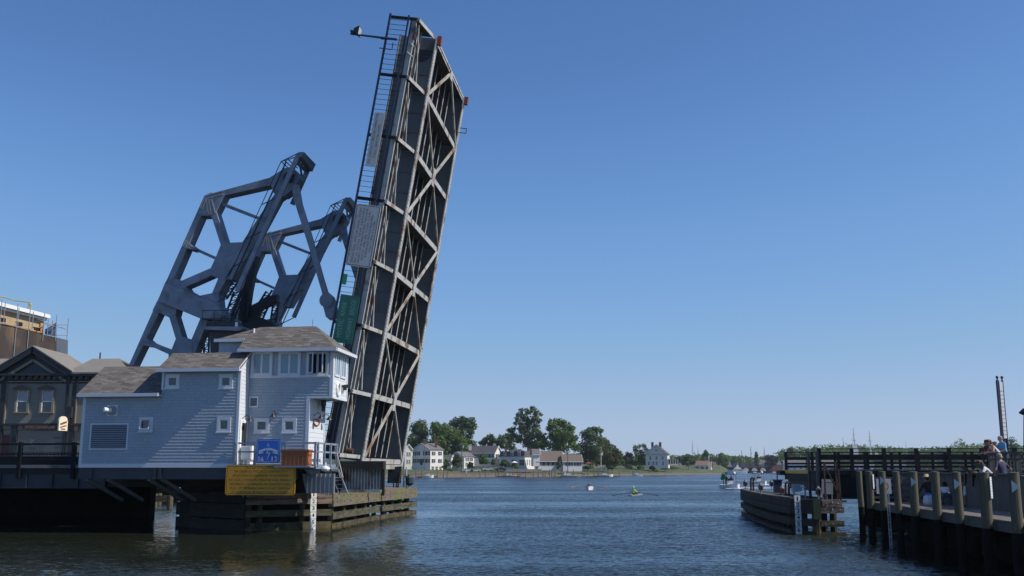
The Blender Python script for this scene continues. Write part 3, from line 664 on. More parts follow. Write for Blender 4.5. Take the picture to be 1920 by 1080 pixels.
# walls
m = MB()
courses(m, BF(0, TH0, 0), BS, UN, sL, sM, zb_ + 0.12, zEl + 0.1, 0.152)
courses(m, BF(0, TH0, 0), BS, UN, sM, sR, zb_ + 0.12, zEm + 0.1, 0.152)
m.bbox(sL + 0.02, sR - 0.02, TH0 + 0.02, TH0 + 4.3, zb_, zEl)
m.bbox(sM, sR - 0.02, TH0 + 0.02, TT + 1.2, zEl, zEm)
m.prism([BF(sL + 0.02, TH0 + 0.02, zEl), BF(sL + 0.02, TH0 + 2.15, zRl - 0.1), BF(sL + 0.02, TH0 + 4.3, zEl)], BS * (sM - sL))
m.build('wall', M['siding'], house)
m = MB()
courses(m, BF(0, TT, 0), BS, UN, sR - 0.3, sT2, zb_ + 0.1, zTo, 0.152)
courses(m, BF(0, TT, 0), BS, UN, sR - 0.3, sT1, zTo, zTe - 1.42, 0.152)
m.bbox(sR - 0.3, sT2 - 0.02, TT + 0.02, TB, zb_, zTo); m.bbox(sR - 0.3, sT1 - 0.02, TT + 0.02, TB, zTo + 0.002, zTe - 0.02)
m.build('tower_wall', M['siding'], house)
m = MB()                                                     # white boarded walls that face the sun
courses(m, BF(sR, 0, 0), BN, BS, TH0, TT, zb_ + 0.1, zRm, 0.19, 0.012, lambda z: (TH0 if z < zEm else TH0 + (z - zEm) / (zRm - zEm) * (TT - TH0), TT))
m.prism([BF(sR - 0.02, TH0 + 0.02, zb_), BF(sR - 0.02, TT, zb_), BF(sR - 0.02, TT, zRm - 0.1), BF(sR - 0.02, TH0 + 0.02, zEm)], BS * 0.0181)
m.build('boarded_wall', M['clap'], house); m = MB()
courses(m, BF(sT2, 0, 0), BN, BS, TT, TB, zb_, zTo, 0.24, 0.012)
courses(m, BF(sT1, 0, 0), BN, BS, TT, TB, zTo, zTe, 0.24, 0.012)
m.build('boarded_wall', M['clap'], house)
# trim
m = MB()
def tb(s0, s1, t, z0, z1, d=0.024): m.bbox(s0, s1, t - d, t + 0.02, z0, z1)
tb(sL - 0.05, sR + 0.03, TH0, zb_ - 0.06, zb_ + 0.13)                 # water table
tb(sL - 0.05, sL + 0.10, TH0, zb_ + 0.13, zEl)
tb(sR - 0.10, sR + 0.035, TH0, zb_ + 0.13, zEm); m.bbox(sR + 0.003, sR + 0.035, TH0 + 0.02, TH0 + 0.12, zb_ + 0.13, zEm)
tb(sM - 0.07, sM + 0.03, TH0, zEl + 0.1, zEm)
tb(sT2 - 0.14, sT2 + 0.035, TT, zb_, zTo); m.bbox(sT2 + 0.003, sT2 + 0.035, TT + 0.02, TT + 0.14, zb_, zTo - 0.02)
m.bbox(sT2 + 0.003, sT2 + 0.035, TB - 0.12, TB, zb_, zTo - 0.02)
tb(sT2 - 0.14, sT1 + 0.02, TT, zTo - 0.02, zTo + 0.09)
tb(sT1 - 0.14, sT1 + 0.035, TT, zTo + 0.09, zTe); m.bbox(sT1 + 0.003, sT1 + 0.035, TT + 0.02, TT + 0.14, zTo + 0.0, zTe)
m.bbox(sT1 + 0.003, sT1 + 0.035, TB - 0.14, TB, zTo, zTe); m.bbox(sT1 + 0.003, sT1 + 0.03, TT + 0.14, TB - 0.14, zTo - 0.02, zTo + 0.09)
tb(sR + 0.05, sT1 - 0.14, TT, zTe - 1.44, zTe - 1.33, 0.06); tb(sT0 - 0.25, sT1 - 0.14, TT, zTe - 0.12, zTe)
m.prism([BF(sR + 0.035, TH0 - 0.32, zEm - 0.16), BF(sR + 0.035, TH0 - 0.32, zEm + 0.03), BF(sR + 0.035, TT + 0.02, zRm + 0.02), BF(sR + 0.035, TT + 0.02, zRm - 0.17)], BS * 0.04)   # rake board
m.build('trim', M['trim'], house)
# roofs (shingled, thin slabs over the walls)
def slab(m, pts, th=0.07): m.prism(pts, ZZ * -th)
def roofed(name, polys, th=0.07):
    m = MB()
    for p in polys: slab(m, p, th)
    return m.build(name, M['roof'], house)
e = 0.34
kl = (zRl - zEl) / 2.2
roofed('roof', [[BF(sL - 0.22, TH0 - e, zEl), BF(sM - 0.02, TH0 - e, zEl), BF(sM - 0.02, TH0 + 2.15, zRl), BF(sL - 0.22, TH0 + 2.15, zRl)],
                [BF(sL - 0.22, TH0 + 2.152, zRl), BF(sM - 0.02, TH0 + 2.152, zRl), BF(sM - 0.02, TH0 + 4.6, zEl), BF(sL - 0.22, TH0 + 4.6, zEl)]])
roofed('roof', [[BF(sM - 0.2, TH0 - e, zEm), BF(sR + 0.10, TH0 - e, zEm), BF(sR + 0.10, TT + 0.1, zRm), BF(sM - 0.2, TT + 0.1, zRm)],
                [BF(sM - 0.2, TT + 0.102, zRm), BF(sT0 - 0.05, TT + 0.102, zRm), BF(sT0 - 0.05, TT + 2.2, zRm - 0.7), BF(sM - 0.2, TT + 2.2, zRm - 0.7)]])
# low end wall of the middle roof towards the left
m = MB()
m.prism([BF(sM - 0.01, TH0 + 0.0, zEl), BF(sM - 0.01, TH0, zEm), BF(sM - 0.01, TT, zRm - 0.08), BF(sM - 0.01, TT + 1.2, zRm - 0.5), BF(sM - 0.01, TT + 1.2, zEl)], BS * 0.03)
m.build('end_wall', M['siding'], house)
tF = TT - 0.5
sE0 = S(446, 653, tF); sE1 = S(630, 653, tF); zE = Z(540, 653, tF)
sRg0 = S(489, 612.8, TT + 1.35); sRg1 = S(593, 612.5, TT + 1.35); zRg = Z(540, 612.6, TT + 1.35)
kk = (zRg - zE) / (TT + 1.35 - tF)
tL_ = TT + 0.35; sL_ = S(405, 648, tL_); zL_ = zE + kk * (tL_ - tF)
tBk = TT + 3.2
roofed('hip_roof', [[BF(sE0, tF, zE), BF(sE1, tF, zE), BF(sRg1, TT + 1.35, zRg), BF(sRg0, TT + 1.35, zRg), BF(sL_, tL_, zL_), BF(sE0, tL_, zL_)],
                    [BF(sE1 + 0.003, tF, zE), BF(sE1 + 0.003, tBk, zE), BF(sRg1, TT + 1.353, zRg)],
                    [BF(sL_, tBk, zE), BF(sL_, tL_ + 0.003, zL_), BF(sRg0, TT + 1.353, zRg), BF(sRg1, TT + 1.355, zRg), BF(sE1, tBk + 0.003, zE)]])
m = MB()                                                     # gutters
m.bbox(sL - 0.2, sM - 0.05, TH0 - e - 0.07, TH0 - e, zEl - 0.15, zEl + 0.01)
m.bbox(sM - 0.2, sR + 0.10, TH0 - e - 0.07, TH0 - e, zEm - 0.15, zEm + 0.01)
m.bbox(sE0, sE1 + 0.05, tF - 0.07, tF, zE - 0.15, zE + 0.01); m.bbox(sE1 + 0.004, sE1 + 0.09, tF, tBk, zE - 0.15, zE + 0.01)
m.bbox(sL_ - 0.1, sE0, tL_ - 0.07, tL_, zL_ - 0.15, zL_ + 0.01)
m.build('gutter', M['trim'], house)
m = MB(); m.bbox(sE0 + 0.01, sE1 - 0.01, tF + 0.01, tBk - 0.05, zE - 0.12, zE - 0.08); m.bbox(sL_, sE0, tL_ + 0.01, tBk - 0.05, zE - 0.1, zE - 0.06)
m.bbox(sL - 0.2, sM, TH0 - e + 0.01, TH0 + 0.01, zEl - 0.12, zEl - 0.07); m.bbox(sM, sR + 0.08, TH0 - e + 0.01, TH0 + 0.01, zEm - 0.12, zEm - 0.07)
m.build('soffit', M['trim'], house)
m = MB(); m.bbox(S(411, 655, TT + 0.6), sT0 + 0.1, TT + 0.55, TT + 2.6, zRm - 0.7, zL_ - 0.06); m.build('dormer_wall', M['siding'], house)
def fwin(px0, py0, px1, py1, t, sashes=1, tilt=None, glassm='glass', fw=0.13):
    z1, z0 = Z(px0, py0, t), Z(px1, py1, t); pm = (py0 + py1) / 2; s0, s1 = S(px0, pm, t), S(px1, pm, t)
    m = MB(); d0, d1 = t - 0.055, t + 0.02
    m.bbox(s0, s1, d0, d1, z1 - fw, z1); m.bbox(s0, s1, d0, d1, z0, z0 + fw); m.bbox(s0, s0 + fw, d0, d1, z0 + fw, z1 - fw); m.bbox(s1 - fw, s1, d0, d1, z0 + fw, z1 - fw)
    m.bbox(s0 - 0.04, s1 + 0.04, d0 - 0.03, d0, z0 - 0.03, z0 + 0.03)
    for k in range(1, sashes):
        c_ = s0 + (s1 - s0) * k / sashes; m.bbox(c_ - 0.05, c_ + 0.05, d0 + 0.01, d1, z0 + fw, z1 - fw)
    f = m.build('window', M['trim'], house)
    m = MB(); m.bbox(s0 + fw, s1 - fw, t - 0.03, t - 0.02, z0 + fw, z1 - fw); m.build('pane', M[glassm], f)
    # inner sash rails
    m = MB(); q = 0.045
    for k in range(sashes):
        a = s0 + fw + (s1 - s0 - 2 * fw) * k / sashes; b = s0 + fw + (s1 - s0 - 2 * fw) * (k + 1) / sashes
        if tilt == 'top' :
            o = [V((a, t - 0.05)), V((b, t - 0.05))]
            zt_ = z1 - fw; zb2 = z0 + fw + 0.02; tt = t - 0.22
            P = lambda ss, f_, dz=0: BF(ss, t - 0.05 + (tt - t + 0.05) * f_, zt_ + (zb2 - zt_) * f_)
            for (x0, f0, x1, f1) in ((a, 0, a, 1), (b, 0, b, 1), (a, 1, b, 1), (a, 0, b, 0)): m.bar(P(x0, f0), P(x1, f1), 0.05, 0.03, UN)
        else:
            m.bbox(a, b, t - 0.05, t - 0.03, z1 - fw - q, z1 - fw); m.bbox(a, b, t - 0.05, t - 0.03, z0 + fw, z0 + fw + q)
            m.bbox(a, a + q, t - 0.05, t - 0.03, z0 + fw + q, z1 - fw - q); m.bbox(b - q, b, t - 0.05, t - 0.03, z0 + fw + q, z1 - fw - q)
    m.build('sash', M['trim'], f)
    return f
fwin(311, 702, 337, 729, TH0); fwin(411, 702, 437, 729, TH0); fwin(261, 782, 287, 810, TH0, tilt='top'); fwin(407, 782, 433, 811, TH0)
fwin(477, 784.5, 505, 812, TT); fwin(529, 784, 556, 812, TT)
w1 = fwin(471, 659, 511, 705, TT, 2, glassm='glass_blind', fw=0.10)
w2 = fwin(522, 659, 564, 705, TT, 2, glassm='glass_blind', fw=0.10)
w3 = fwin(575, 659, 616, 705, TT, 2, glassm='dark', fw=0.10)
# opened casements of the right-hand lookout window
s0, z1 = onT(579, 663, TT); s1, z0 = onT(612, 701, TT)
m = MB()
def cas(sa, tb_, sgn):
    P0 = BF(sa, TT - 0.06, z0 + 0.04); Pd = (BS * (sgn * 0.33) + UN * 0.38); Pu = ZZ * (z1 - z0 - 0.06)
    for a, b in ((P0, P0 + Pd), (P0 + Pu, P0 + Pu + Pd), (P0, P0 + Pu), (P0 + Pd, P0 + Pd + Pu)): m.bar(a, b, 0.05, 0.06, UN + BS * 0.01)
    m.quad(P0, P0 + Pd, P0 + Pd + Pu, P0 + Pu, mi=1)
cas(s0 + 0.02, 0, 1); cas(s1 - 0.42, 0, 1)
m.build('open_casement', [M['trim'], M['glass']], w3)
# side windows of the lookout
for a, b in ((TT + 0.30, TT + 1.15), (TT + 1.35, TT + 2.25)):
    z0, z1 = zTe - 1.35, zTe - 0.14
    m = MB(); x0, x1 = sT1 - 0.02, sT1 + 0.06; fw = 0.11
    m.bbox(x0, x1, a, b, z1 - fw, z1); m.bbox(x0, x1, a, b, z0, z0 + fw); m.bbox(x0, x1, a, a + fw, z0 + fw, z1 - fw); m.bbox(x0, x1, b - fw, b, z0 + fw, z1 - fw); m.bbox(x0, x1 - 0.01, (a + b) / 2 - 0.04, (a + b) / 2 + 0.04, z0 + fw, z1 - fw)
    f = m.build('window', M['trim'], house); m = MB(); m.bbox(sT1 + 0.02, sT1 + 0.03, a + fw, b - fw, z0 + fw, z1 - fw); m.build('pane', M['glass_blind'], f)
# louvres and vents
def louvre(px0, py0, px1, py1, t, n, mm='louvre'):
    z1, z0 = Z(px0, py0, t), Z(px1, py1, t); pm = (py0 + py1) / 2; s0, s1 = S(px0, pm, t), S(px1, pm, t); fw = 0.07
    m = MB(); d0, d1 = t - 0.05, t + 0.02
    m.bbox(s0, s1, d0, d1, z1 - fw, z1, 0); m.bbox(s0, s1, d0, d1, z0, z0 + fw, 0); m.bbox(s0, s0 + fw, d0, d1, z0 + fw, z1 - fw, 0); m.bbox(s1 - fw, s1, d0, d1, z0 + fw, z1 - fw, 0)
    m.bbox(s0 + fw, s1 - fw, t - 0.022, t - 0.018, z0 + fw, z1 - fw, 1)
    for k in range(n):
        zc = z0 + fw + (z1 - z0 - 2 * fw) * (k + 0.5) / n; h = (z1 - z0 - 2 * fw) / n * 0.5
        m.quad(BF(s0 + fw, t - 0.06, zc - h), BF(s1 - fw, t - 0.06, zc - h), BF(s1 - fw, t - 0.024, zc + h * 0.3), BF(s0 + fw, t - 0.024, zc + h * 0.3), mi=2)
    return m.build('louvre_vent', [M['trim'], M['dark'], M[mm]], house)
louvre(169, 794, 240.5, 843.5, TH0, 13); louvre(467.5, 743.5, 485, 764, TT, 5)
m = MB(); c = onTw(211, 770, TH0); s_, z_ = onT(211, 770, TH0)
m.bbox(s_ - 0.28, s_ + 0.28, TH0 - 0.05, TH0, z_ - 0.28, z_ + 0.28, 0)
c = BF(s_, TH0 - 0.05, z_); m.tube(c, c + UN * 0.12, 0.24, 0.22, 16, 1); m.tube(c + UN * 0.12, c + UN * 0.4 + BS * -0.22 + ZZ * 0.03, 0.12, 0.12, 12, 2)
m.build('exhaust_pipe', [M['trim'], M['louvre'], M['white']], house)
m = MB(); p = onTw(476, 625, TT + 0.9); m.tube(p - ZZ * 0.4, p + ZZ * 0.25, 0.05, n=8); m.build('vent_pipe', M['white'], house)
m = MB(); p = onTw(586, 612, TT + 1.3); m.tube(p - ZZ * 0.1, p + ZZ * 0.36, 0.012, n=5); m.build('aerial', M['steel_dark'], house)
# small lamps and fittings on the walls
def gooseneck(c, out):
    m = MB(); m.path([c, c + out * 0.22 + ZZ * 0.16, c + out * 0.38 + ZZ * 0.05], 0.018, 5); q = c + out * 0.38 + ZZ * 0.05
    m.lathe(q - ZZ * 0.2, [(0.17, 0), (0.12, 0.08), (0.05, 0.17), (0.03, 0.22)], 10); return m.build('wall_lamp', M['black'], house)
gooseneck(onTw(517, 777, TT - 0.02), UN)
for dt in (0.75, 2.2): gooseneck(BF(sT2 + 0.02, TT + dt, Z(590, 778, TT)), BS)
gooseneck(BF(sR + 0.02, TH0 + 0.5, Z(458, 783, TH0)), BS)
m = MB(); zc = Z(592, 752, TT); m.box(BF(sT2 + 0.25, TT + 1.6, zc), 0.2, 0.3, 0.3, (BS, BN, ZZ)); m.tube(BF(sT2 + 0.25, TT + 1.6, zc - 0.1), BF(sT2 + 0.3, TT + 1.5, zc - 0.4), 0.1, n=8); m.build('camera_fitting', M['steel_dark'], house)
m = MB(); zc = Z(600, 790, TT); pts = [BF(sT2 + 0.05, TT + 1.2 + 0.5 * math.cos(a * math.pi / 8), zc + 0.15 * math.sin(a * math.pi / 8)) for a in range(17)]
m.path(pts, 0.035, 6); m.build('rescue_hook', M['orange_wood'], house)
# life ring and alarm under the side window
m = MB(); c = BF(sT1 + 0.05, TT + 0.95, Z(636, 727, TT)); pts = [c + BN * (0.27 * math.cos(2 * math.pi * a / 14)) + ZZ * (0.33 * math.sin(2 * math.pi * a / 14)) for a in range(15)]
m.path(pts, 0.06, 7); lr = m.build('life_ring', M['white']); tag(lr, 'white life ring hung below the side windows of the lookout tower', 'life ring')
m = MB(); c = BF(sT1 + 0.12, TT + 1.7, Z(640, 719, TT)); m.box(c, 0.2, 0.14, 0.12, (BS, BN, ZZ)); m.tube(c, c + BS * 0.25, 0.08, 0.1, 8); m.box(c + BN * 0.25 - ZZ * 0.08, 0.12, 0.18, 0.22, (BS, BN, ZZ), 1); m.build('alarm_horn', [M['black'], M['lantern_red']], house)
# door on the short side wall
m = MB(); z1 = Z(450, 786, TH0); m.bbox(sR + 0.004, sR + 0.05, TH0 + 0.2, TH0 + 1.15, zb_, z1, 0); dr = m.build('door', M['white'], house)
m = MB(); m.bbox(sR + 0.052, sR + 0.058, TH0 + 0.42, TH0 + 1.0, z1 - 1.3, z1 - 0.15); m.build('door_glass', M['dark'], dr)
# floor framing under the house
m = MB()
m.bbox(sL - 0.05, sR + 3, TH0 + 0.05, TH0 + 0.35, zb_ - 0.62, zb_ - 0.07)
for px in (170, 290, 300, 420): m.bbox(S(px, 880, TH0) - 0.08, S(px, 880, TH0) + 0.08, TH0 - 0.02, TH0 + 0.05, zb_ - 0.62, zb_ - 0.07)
m.build('floor_beam', M['steel_dark'], house)  # darker steel colour stands in for the shade under the house
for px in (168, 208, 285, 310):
    m = MB(); m.bar(BF(S(px, 890, TH0) - 0.2, TH0 + 0.1, zb_ - 0.62), BF(S(px, 890, TH0) + 0.45, TH0 + 2.6, zb_ - 1.7), 0.14, 0.16); m.build('knee_brace', M['web'], house)  # dimmer colour on the braces, same painted underfloor shade
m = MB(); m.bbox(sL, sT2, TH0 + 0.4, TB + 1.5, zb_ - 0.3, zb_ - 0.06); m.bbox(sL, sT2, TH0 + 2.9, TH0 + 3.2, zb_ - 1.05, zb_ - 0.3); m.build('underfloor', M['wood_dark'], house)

# ------------------------------------------------------------------ railed platform in front of the tower
TP = TH0 - 0.1
plat = thing('railed_platform', 'grey railed steel platform with a ladder in front of the lookout tower', 'platform', BF(S(540, 875, TP), TP + 0.6, zb_ - 0.3))
sP0, sP1 = sR + 0.1, S(593, 870, TP)
m = MB(); m.bbox(sP0, sP1, TP, TT - 0.05, zb_ - 0.12, zb_ - 0.02); m.bbox(sT2 + 0.1, sP1, TT - 0.05, TB + 0.3, zb_ - 0.12, zb_ - 0.02); m.build('floor', M['grey_paint'], plat)
zr = Z(540, 829, TP); m = MB()
for z, h in ((zr, 0.09), (zr - 0.42, 0.08), (zb_ + 0.1, 0.14)):
    m.bbox(sP0, sP1, TP - 0.03, TP + 0.03, z - h, z); m.bbox(sP1 - 0.06, sP1, TP + 0.03, TB - 0.6, z - h, z)
m.build('rail', M['grey_paint'], plat)
for px in (441, 478, 535, 591):
    m = MB(); s_ = S(px, 850, TP); m.bbox(s_ - 0.05, s_ + 0.05, TP - 0.045, TP + 0.045, zb_ - 0.02, zr + 0.01); m.build('post', M['grey_paint'], plat)
for t in (TP + 0.2, TP + 1.25, TP + 2.3, TB - 0.6):
    m = MB(); m.bbox(sP1 - 0.045, sP1 + 0.045, t - 0.05, t + 0.05, zb_ - 0.02, zr + 0.01); m.build('post', M['grey_paint'], plat)
m = MB()
for s_ in (sP0 + 3.3, sP1 - 0.6): m.prism([BF(s_, TP + 0.1, zb_ - 0.14), BF(s_, TT + 1, zb_ - 0.14), BF(s_, TT + 1, zb_ - 0.9)], BS * 0.1)
m.build('bracket', M['grey_paint'], plat)
# aluminium ladder with hand rails
la = onTw(622, 880, TB - 0.5); lb = onTw(640, 927, TB - 0.7)
for d_ in (0, 0.46):
    m = MB(); m.bar(la + BS * (d_ - 0.1), lb + BS * (d_ - 0.1), 0.04, 0.13, BN); m.build('stile', M['alu'], plat)
m = MB()
for k in range(6):
    f = (k + 0.6) / 6; p = la + (lb - la) * f; m.bar(p - BS * 0.08, p + BS * 0.34, 0.12, 0.03)
m.build('tread', M['alu'], plat)
m = MB()
h0 = onTw(627.5, 832, TB - 0.6); h1 = onTw(643, 896, TB - 0.7)
m.path([h0, h1], 0.03, 6); m.path([h0 - ZZ * 0.35 , h1 - BS * 0.15], 0.03, 6); m.path([h1, h1 - BS * 0.55], 0.025, 6); m.build('hand_rail', M['steel_pale'], plat)
# orange wooden chest on the platform
m = MB(); s0, z1 = onT(528, 842, TP - 0.64); s1, z0 = onT(578, 874, TP - 0.64)
m.bbox(s0, s1 - 0.02, TP - 0.62, TP - 0.08, z0 + 0.02, z1 - 0.1, 0); m.bbox(s0 - 0.04, s1 + 0.02, TP - 0.66, TP - 0.05, z1 - 0.1, z1 - 0.02, 0)
for k in range(7): m.bbox(s0 + (s1 - s0) * k / 6.6 , s0 + (s1 - s0) * k / 6.6 + 0.05, TP - 0.64, TP - 0.62, z0 + 0.02, z1 - 0.1, 0)
for zz in (z0 + 0.08, z1 - 0.3): m.bbox(s1 - 0.02, s1 + 0.01, TP - 0.6, TP - 0.1, zz, zz + 0.09)
ch = m.build('storage_chest', M['orange_wood']); tag(ch, 'orange slatted wooden chest beside the blue phone sign on the platform', 'chest')
m = MB(); m.bbox(s0 - 0.3, s1 + 0.1, TP - 0.68, TP, z0 - 0.06, z0 + 0.015); m.build('shelf', M['grey_paint'], plat)
# white utility box on the platform
m = MB(); s0, z1 = onT(455, 836, TP + 0.5); s1, z0 = onT(474, 862, TP + 0.5); m.bbox(s0, s1, TP + 0.3, TP + 0.9, z0, z1); m.bbox(s0 + 0.05, s1 - 0.05, TP + 0.28, TP + 0.3, z0 + 0.05, z1 - 0.05)
m.bbox(s0 + 0.1, s0 + 0.15, TP + 0.4, TP + 0.8, zb_ - 0.02, z0); m.bbox(s1 - 0.15, s1 - 0.1, TP + 0.4, TP + 0.8, zb_ - 0.02, z0)
bx = m.build('utility_box', M['white']); tag(bx, 'white utility box behind the platform rail left of the blue phone sign', 'box')
m = MB(); c = onTw(610, 879, TP - 0.15); m.ball(c, 0.22, 0.22, 0.14, 12, 6); m.tube(c + ZZ * 0.05, c + ZZ * 0.3, 0.04); wl = m.build('dome_lamp', M['white'], plat)
# signs on the platform and the fender
TSB = TP - 0.12
c0 = [onTw(x, y, TSB) for x, y in ((481, 823.5), (525, 823.5), (525, 868), (481, 868))]
bc = sum(c0, V((0, 0, 0))) / 4; bw_ = (c0[1] - c0[0]).length; bh_ = (c0[0] - c0[3]).length
bs = sign('phone_channel_sign', 'blue square sign with a pale telephone handset and the numbers 16 and 13', bc, BS, ZZ, bw_, bh_,
          [('16', -bw_ * 0.29, -bh_ * 0.345, bh_ * 0.2, bw_ * 0.2), ('13', bw_ * 0.28, -bh_ * 0.345, bh_ * 0.2, bw_ * 0.23)], M['sign_blue'], M['letter_pale'], 0.06, border=0.015, bold=0.016)
m = MB(); nn = UN * 0.012
def bp_(x, y): return bc + BS * (x * bw_) + ZZ * (y * bh_) + nn
arc = [bp_(-.40 + .8 * k / 10, 0.02 + 0.11 * math.sin(math.pi * k / 10)) for k in range(11)]; arc2 = [bp_(.40 - .8 * k / 10, -0.09 + 0.13 * math.sin(math.pi * k / 10)) for k in range(11)]
m.prism(arc + arc2, nn * 0.4)
for sx in (-1, 1): m.prism([bp_(sx * .40, -.075), bp_(sx * .2, -.035), bp_(sx * .2, -.085), bp_(sx * .40, -.13)], nn * 0.4)
m.build('handset', M['letter_pale'], bs)
m = MB(); m.prism([bp_(x, y) + nn for x, y in ((.03, .38), (-.07, .22), (.035, .225), (.0, .13), (.065, .245), (-.03, .245))], nn * 0.3)
m.prism([bp_(x, y) + nn for x, y in ((-.02, .02), (-.1, -.1), (.035, -.09), (-.03, -.4), (.1, -.06), (-.03, -.075), (.02, .02))], nn * 0.3); m.build('bolt', M['letter_pale'], bs)
TY = TSB - 0.2
c0 = [onTw(x, y, TY) for x, y in ((423, 872), (553.5, 872), (553.5, 929), (423, 928))]
yc = sum(c0, V((0, 0, 0))) / 4; yw = (c0[1] - c0[0]).length; yh = (c0[0] - c0[3]).length
LN = [('NOTICE TO ALL VESSELS', .42, .43), ('PER ORDER OF THE U.S.C.G. CHAPTER 117.11', .285, .76), ('APPURTENANCES UNESSENTIAL TO NAVIGATION', .145, .80), ('NO VESSEL OWNER OR OPERATOR SHALL SIGNAL A', .0, .90),
      ('DRAWBRIDGE TO OPEN FOR ANY NONSTRUCTURAL', -.14, .87), ('VESSEL APPURTENANCE WHICH IS NOT ESSENTIAL', -.275, .87), ('TO NAVIGATION OR WHICH IS EASILY LOWERED', -.41, .82)]
sign('vessel_notice_sign', 'wide amber notice board to vessels standing on the timber fender under the platform', yc, BS, ZZ, yw, yh,
     [(b, 0, y * yh, yh * 0.085, yw * ww) for b, y, ww in LN], M['sign_yellow'], M['ink_soft'], 0.12, border=0.02)
# ------------------------------------------------------------------ timber fenders in the river
def resample(pts, step):
    out = []
    for a, b in zip(pts[:-1], pts[1:]):
        n = max(1, int((b - a).length / step))
        for k in range(n): out.append(a + (b - a) * (k / n))
    return out + [pts[-1]]
def fender(root, line, closed, wales, mats, deckz, pile_step, pile_m='wood_weed'):
    n = len(line)
    for (z0, z1, off, mk) in wales:
        for a, b, i in zip(line[:-1], line[1:], range(n - 1)):
            d = (b - a).normalized(); out = V((d.y, -d.x, 0))
            m = MB(); zj = rnd.uniform(-0.02, 0.02); oj = rnd.uniform(-0.02, 0.02)
            th = 0.30
            m.box((a + b) / 2 + out * (off + oj) + ZZ * ((z0 + z1) / 2 + zj), (b - a).length + 0.06 - 0.02 * (i % 2), th, z1 - z0, (d, out, ZZ), 0)
            nb = max(1, int((b - a).length / 1.2))
            for k in range(nb):
                c = a + (b - a) * ((k + 0.5) / nb) + out * (off + oj + th / 2) + ZZ * ((z0 + z1) / 2 + zj + rnd.choice((-0.07, 0.07)))
                m.tube(c, c + out * 0.03, 0.035, n=6, mi=1)
            m.build('wale', [M[mk], M['rust']], root)
    for a, b in zip(line[:-1], line[1:]):
        L = (b - a).length; k = max(1, int(L / pile_step))
        d = (b - a).normalized(); out = V((d.y, -d.x, 0))
        for j in range(k):
            p = a + (b - a) * ((j + 0.35) / k) - out * 0.20
            m = MB(); m.tube(p - ZZ * 1.5, V((p.x, p.y, deckz - 0.03)), 0.15, 0.15, 8); m.build('pile', M[pile_m], root)
A1 = onz(395, 990, 0); A1 = V((A1.x - 0.3, 55.0, 0))
F0 = onz(459, 995, 0); F1 = onz(618, 990, 0); F2 = onz(700, 974.5, 0); F3 = onz(777, 962, 0)
fl = thing('timber_fender', 'mossy timber fender in the water around the pier of the raised bridge', 'fender', V((F1.x, 60, 0)))
ztop = onz(600, 932, 0)  # placeholder to keep the ray helper warm
def zat(py, P): return at(960, py, P.y).z
zt0, zt1 = 1.80, 1.22
line1 = [F0, F1]; line2 = [F1, F2, F3]
W1 = [(1.58, 1.84, 0.02, 'wood_brown'), (1.28, 1.555, 0.04, 'wood_brown'), (0.66, 0.98, 0.02, 'wood_olive'), (-0.5, 0.34, 0.0, 'wood_weed')]
W2 = [(1.46, 1.82, 0.02, 'wood_green'), (1.10, 1.43, 0.04, 'wood_green'), (0.46, 0.80, 0.03, 'wood_olive'), (-0.5, 0.2, 0.0, 'wood_weed')]
fender(fl, line1, False, W1, None, 1.8, 1.6, 'wood_olive'); fender(fl, line2, False, W2, None, 1.8, 1.9, 'wood_olive')
tip = V((F3.x - 1.6, F3.y + 3.0, 0)); tip2 = V((F3.x - 9, F3.y + 4, 0))
fender(fl, [F3, tip, tip2], False, W2, None, 1.8, 2.2, 'wood_olive')
W0 = [(1.36, 1.8, 0.0, 'wood_dark'), (0.6, 1.3, 0.0, 'wood_dark'), (-0.5, 0.5, 0.0, 'wood_dark')]
fender(fl, [V((A1.x - 2.2, 57.5, 0)), A1, F0], False, W0, None, 1.8, 1.5, 'wood_dark')
m = MB(); m.tube(F0 - ZZ * 1 + V((0.05, 0.15, 0)), F0 + ZZ * 1.9 + V((0.05, 0.15, 0)), 0.2, n=9); m.build('corner_pile', M['wood_dark'], fl)
m = MB()
pl = [A1 + V((0, 0.3, 0)), F0 + V((0, 0.2, 0)), F1 + V((-0.1, 0.2, 0)), F2 + V((-0.25, 0.1, 0)), F3 + V((-0.3, 0, 0)), tip + V((-.2, -.2, 0)), V((tip2.x, tip2.y - .3, 0)), V((F0.x - 3, 66, 0))]
m.prism([p + ZZ * 1.70 for p in pl], ZZ * 0.1); m.build('deck', M['wood_brown'], fl)
# concrete pier with corrugated sheet facing under the leaf
pier = thing('bridge_pier', 'dark bridge pier with corrugated grey sheet facing below the raised leaf', 'pier', BF(-2.5, 4, 0))
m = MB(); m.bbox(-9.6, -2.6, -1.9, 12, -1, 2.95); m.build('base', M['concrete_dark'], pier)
m = MB(); sc0, sc1 = S(640, 900, -3.9), S(703, 900, -3.9) + 0.35
z0, z1 = Z(660, 918, -3.9), Z(660, 880, -3.9)
nc = 13
for k in range(nc):
    a = sc0 + (sc1 - sc0) * k / nc; wv = (sc1 - sc0) / nc
    for q, (x0, x1, y0, y1) in enumerate(((0, .3, 0, 0), (.3, .5, 0, .16), (.5, .8, .16, .16), (.8, 1, .16, 0))):
        m.quad(BF(a + wv * x0, -3.72 + y0, z0), BF(a + wv * x1, -3.72 + y1, z0), BF(a + wv * x1, -3.72 + y1, z1), BF(a + wv * x0, -3.72 + y0, z1))
m.bbox(sc0, sc1, -4.0, -3.5, z0 - 0.14, z0 - 0.005); m.build('corrugated_facing', M['steel_pale'], pier)
m = MB(); m.bbox(sc0 - 0.12, sc0, -3.9, -3.7, z0 - 0.14, z1 + 0.4); m.bbox(sc1, sc1 + 0.14, -3.9, -3.7, z0 - 0.3, z1 + 0.4); m.build('post', M['wood_dark'], pier)
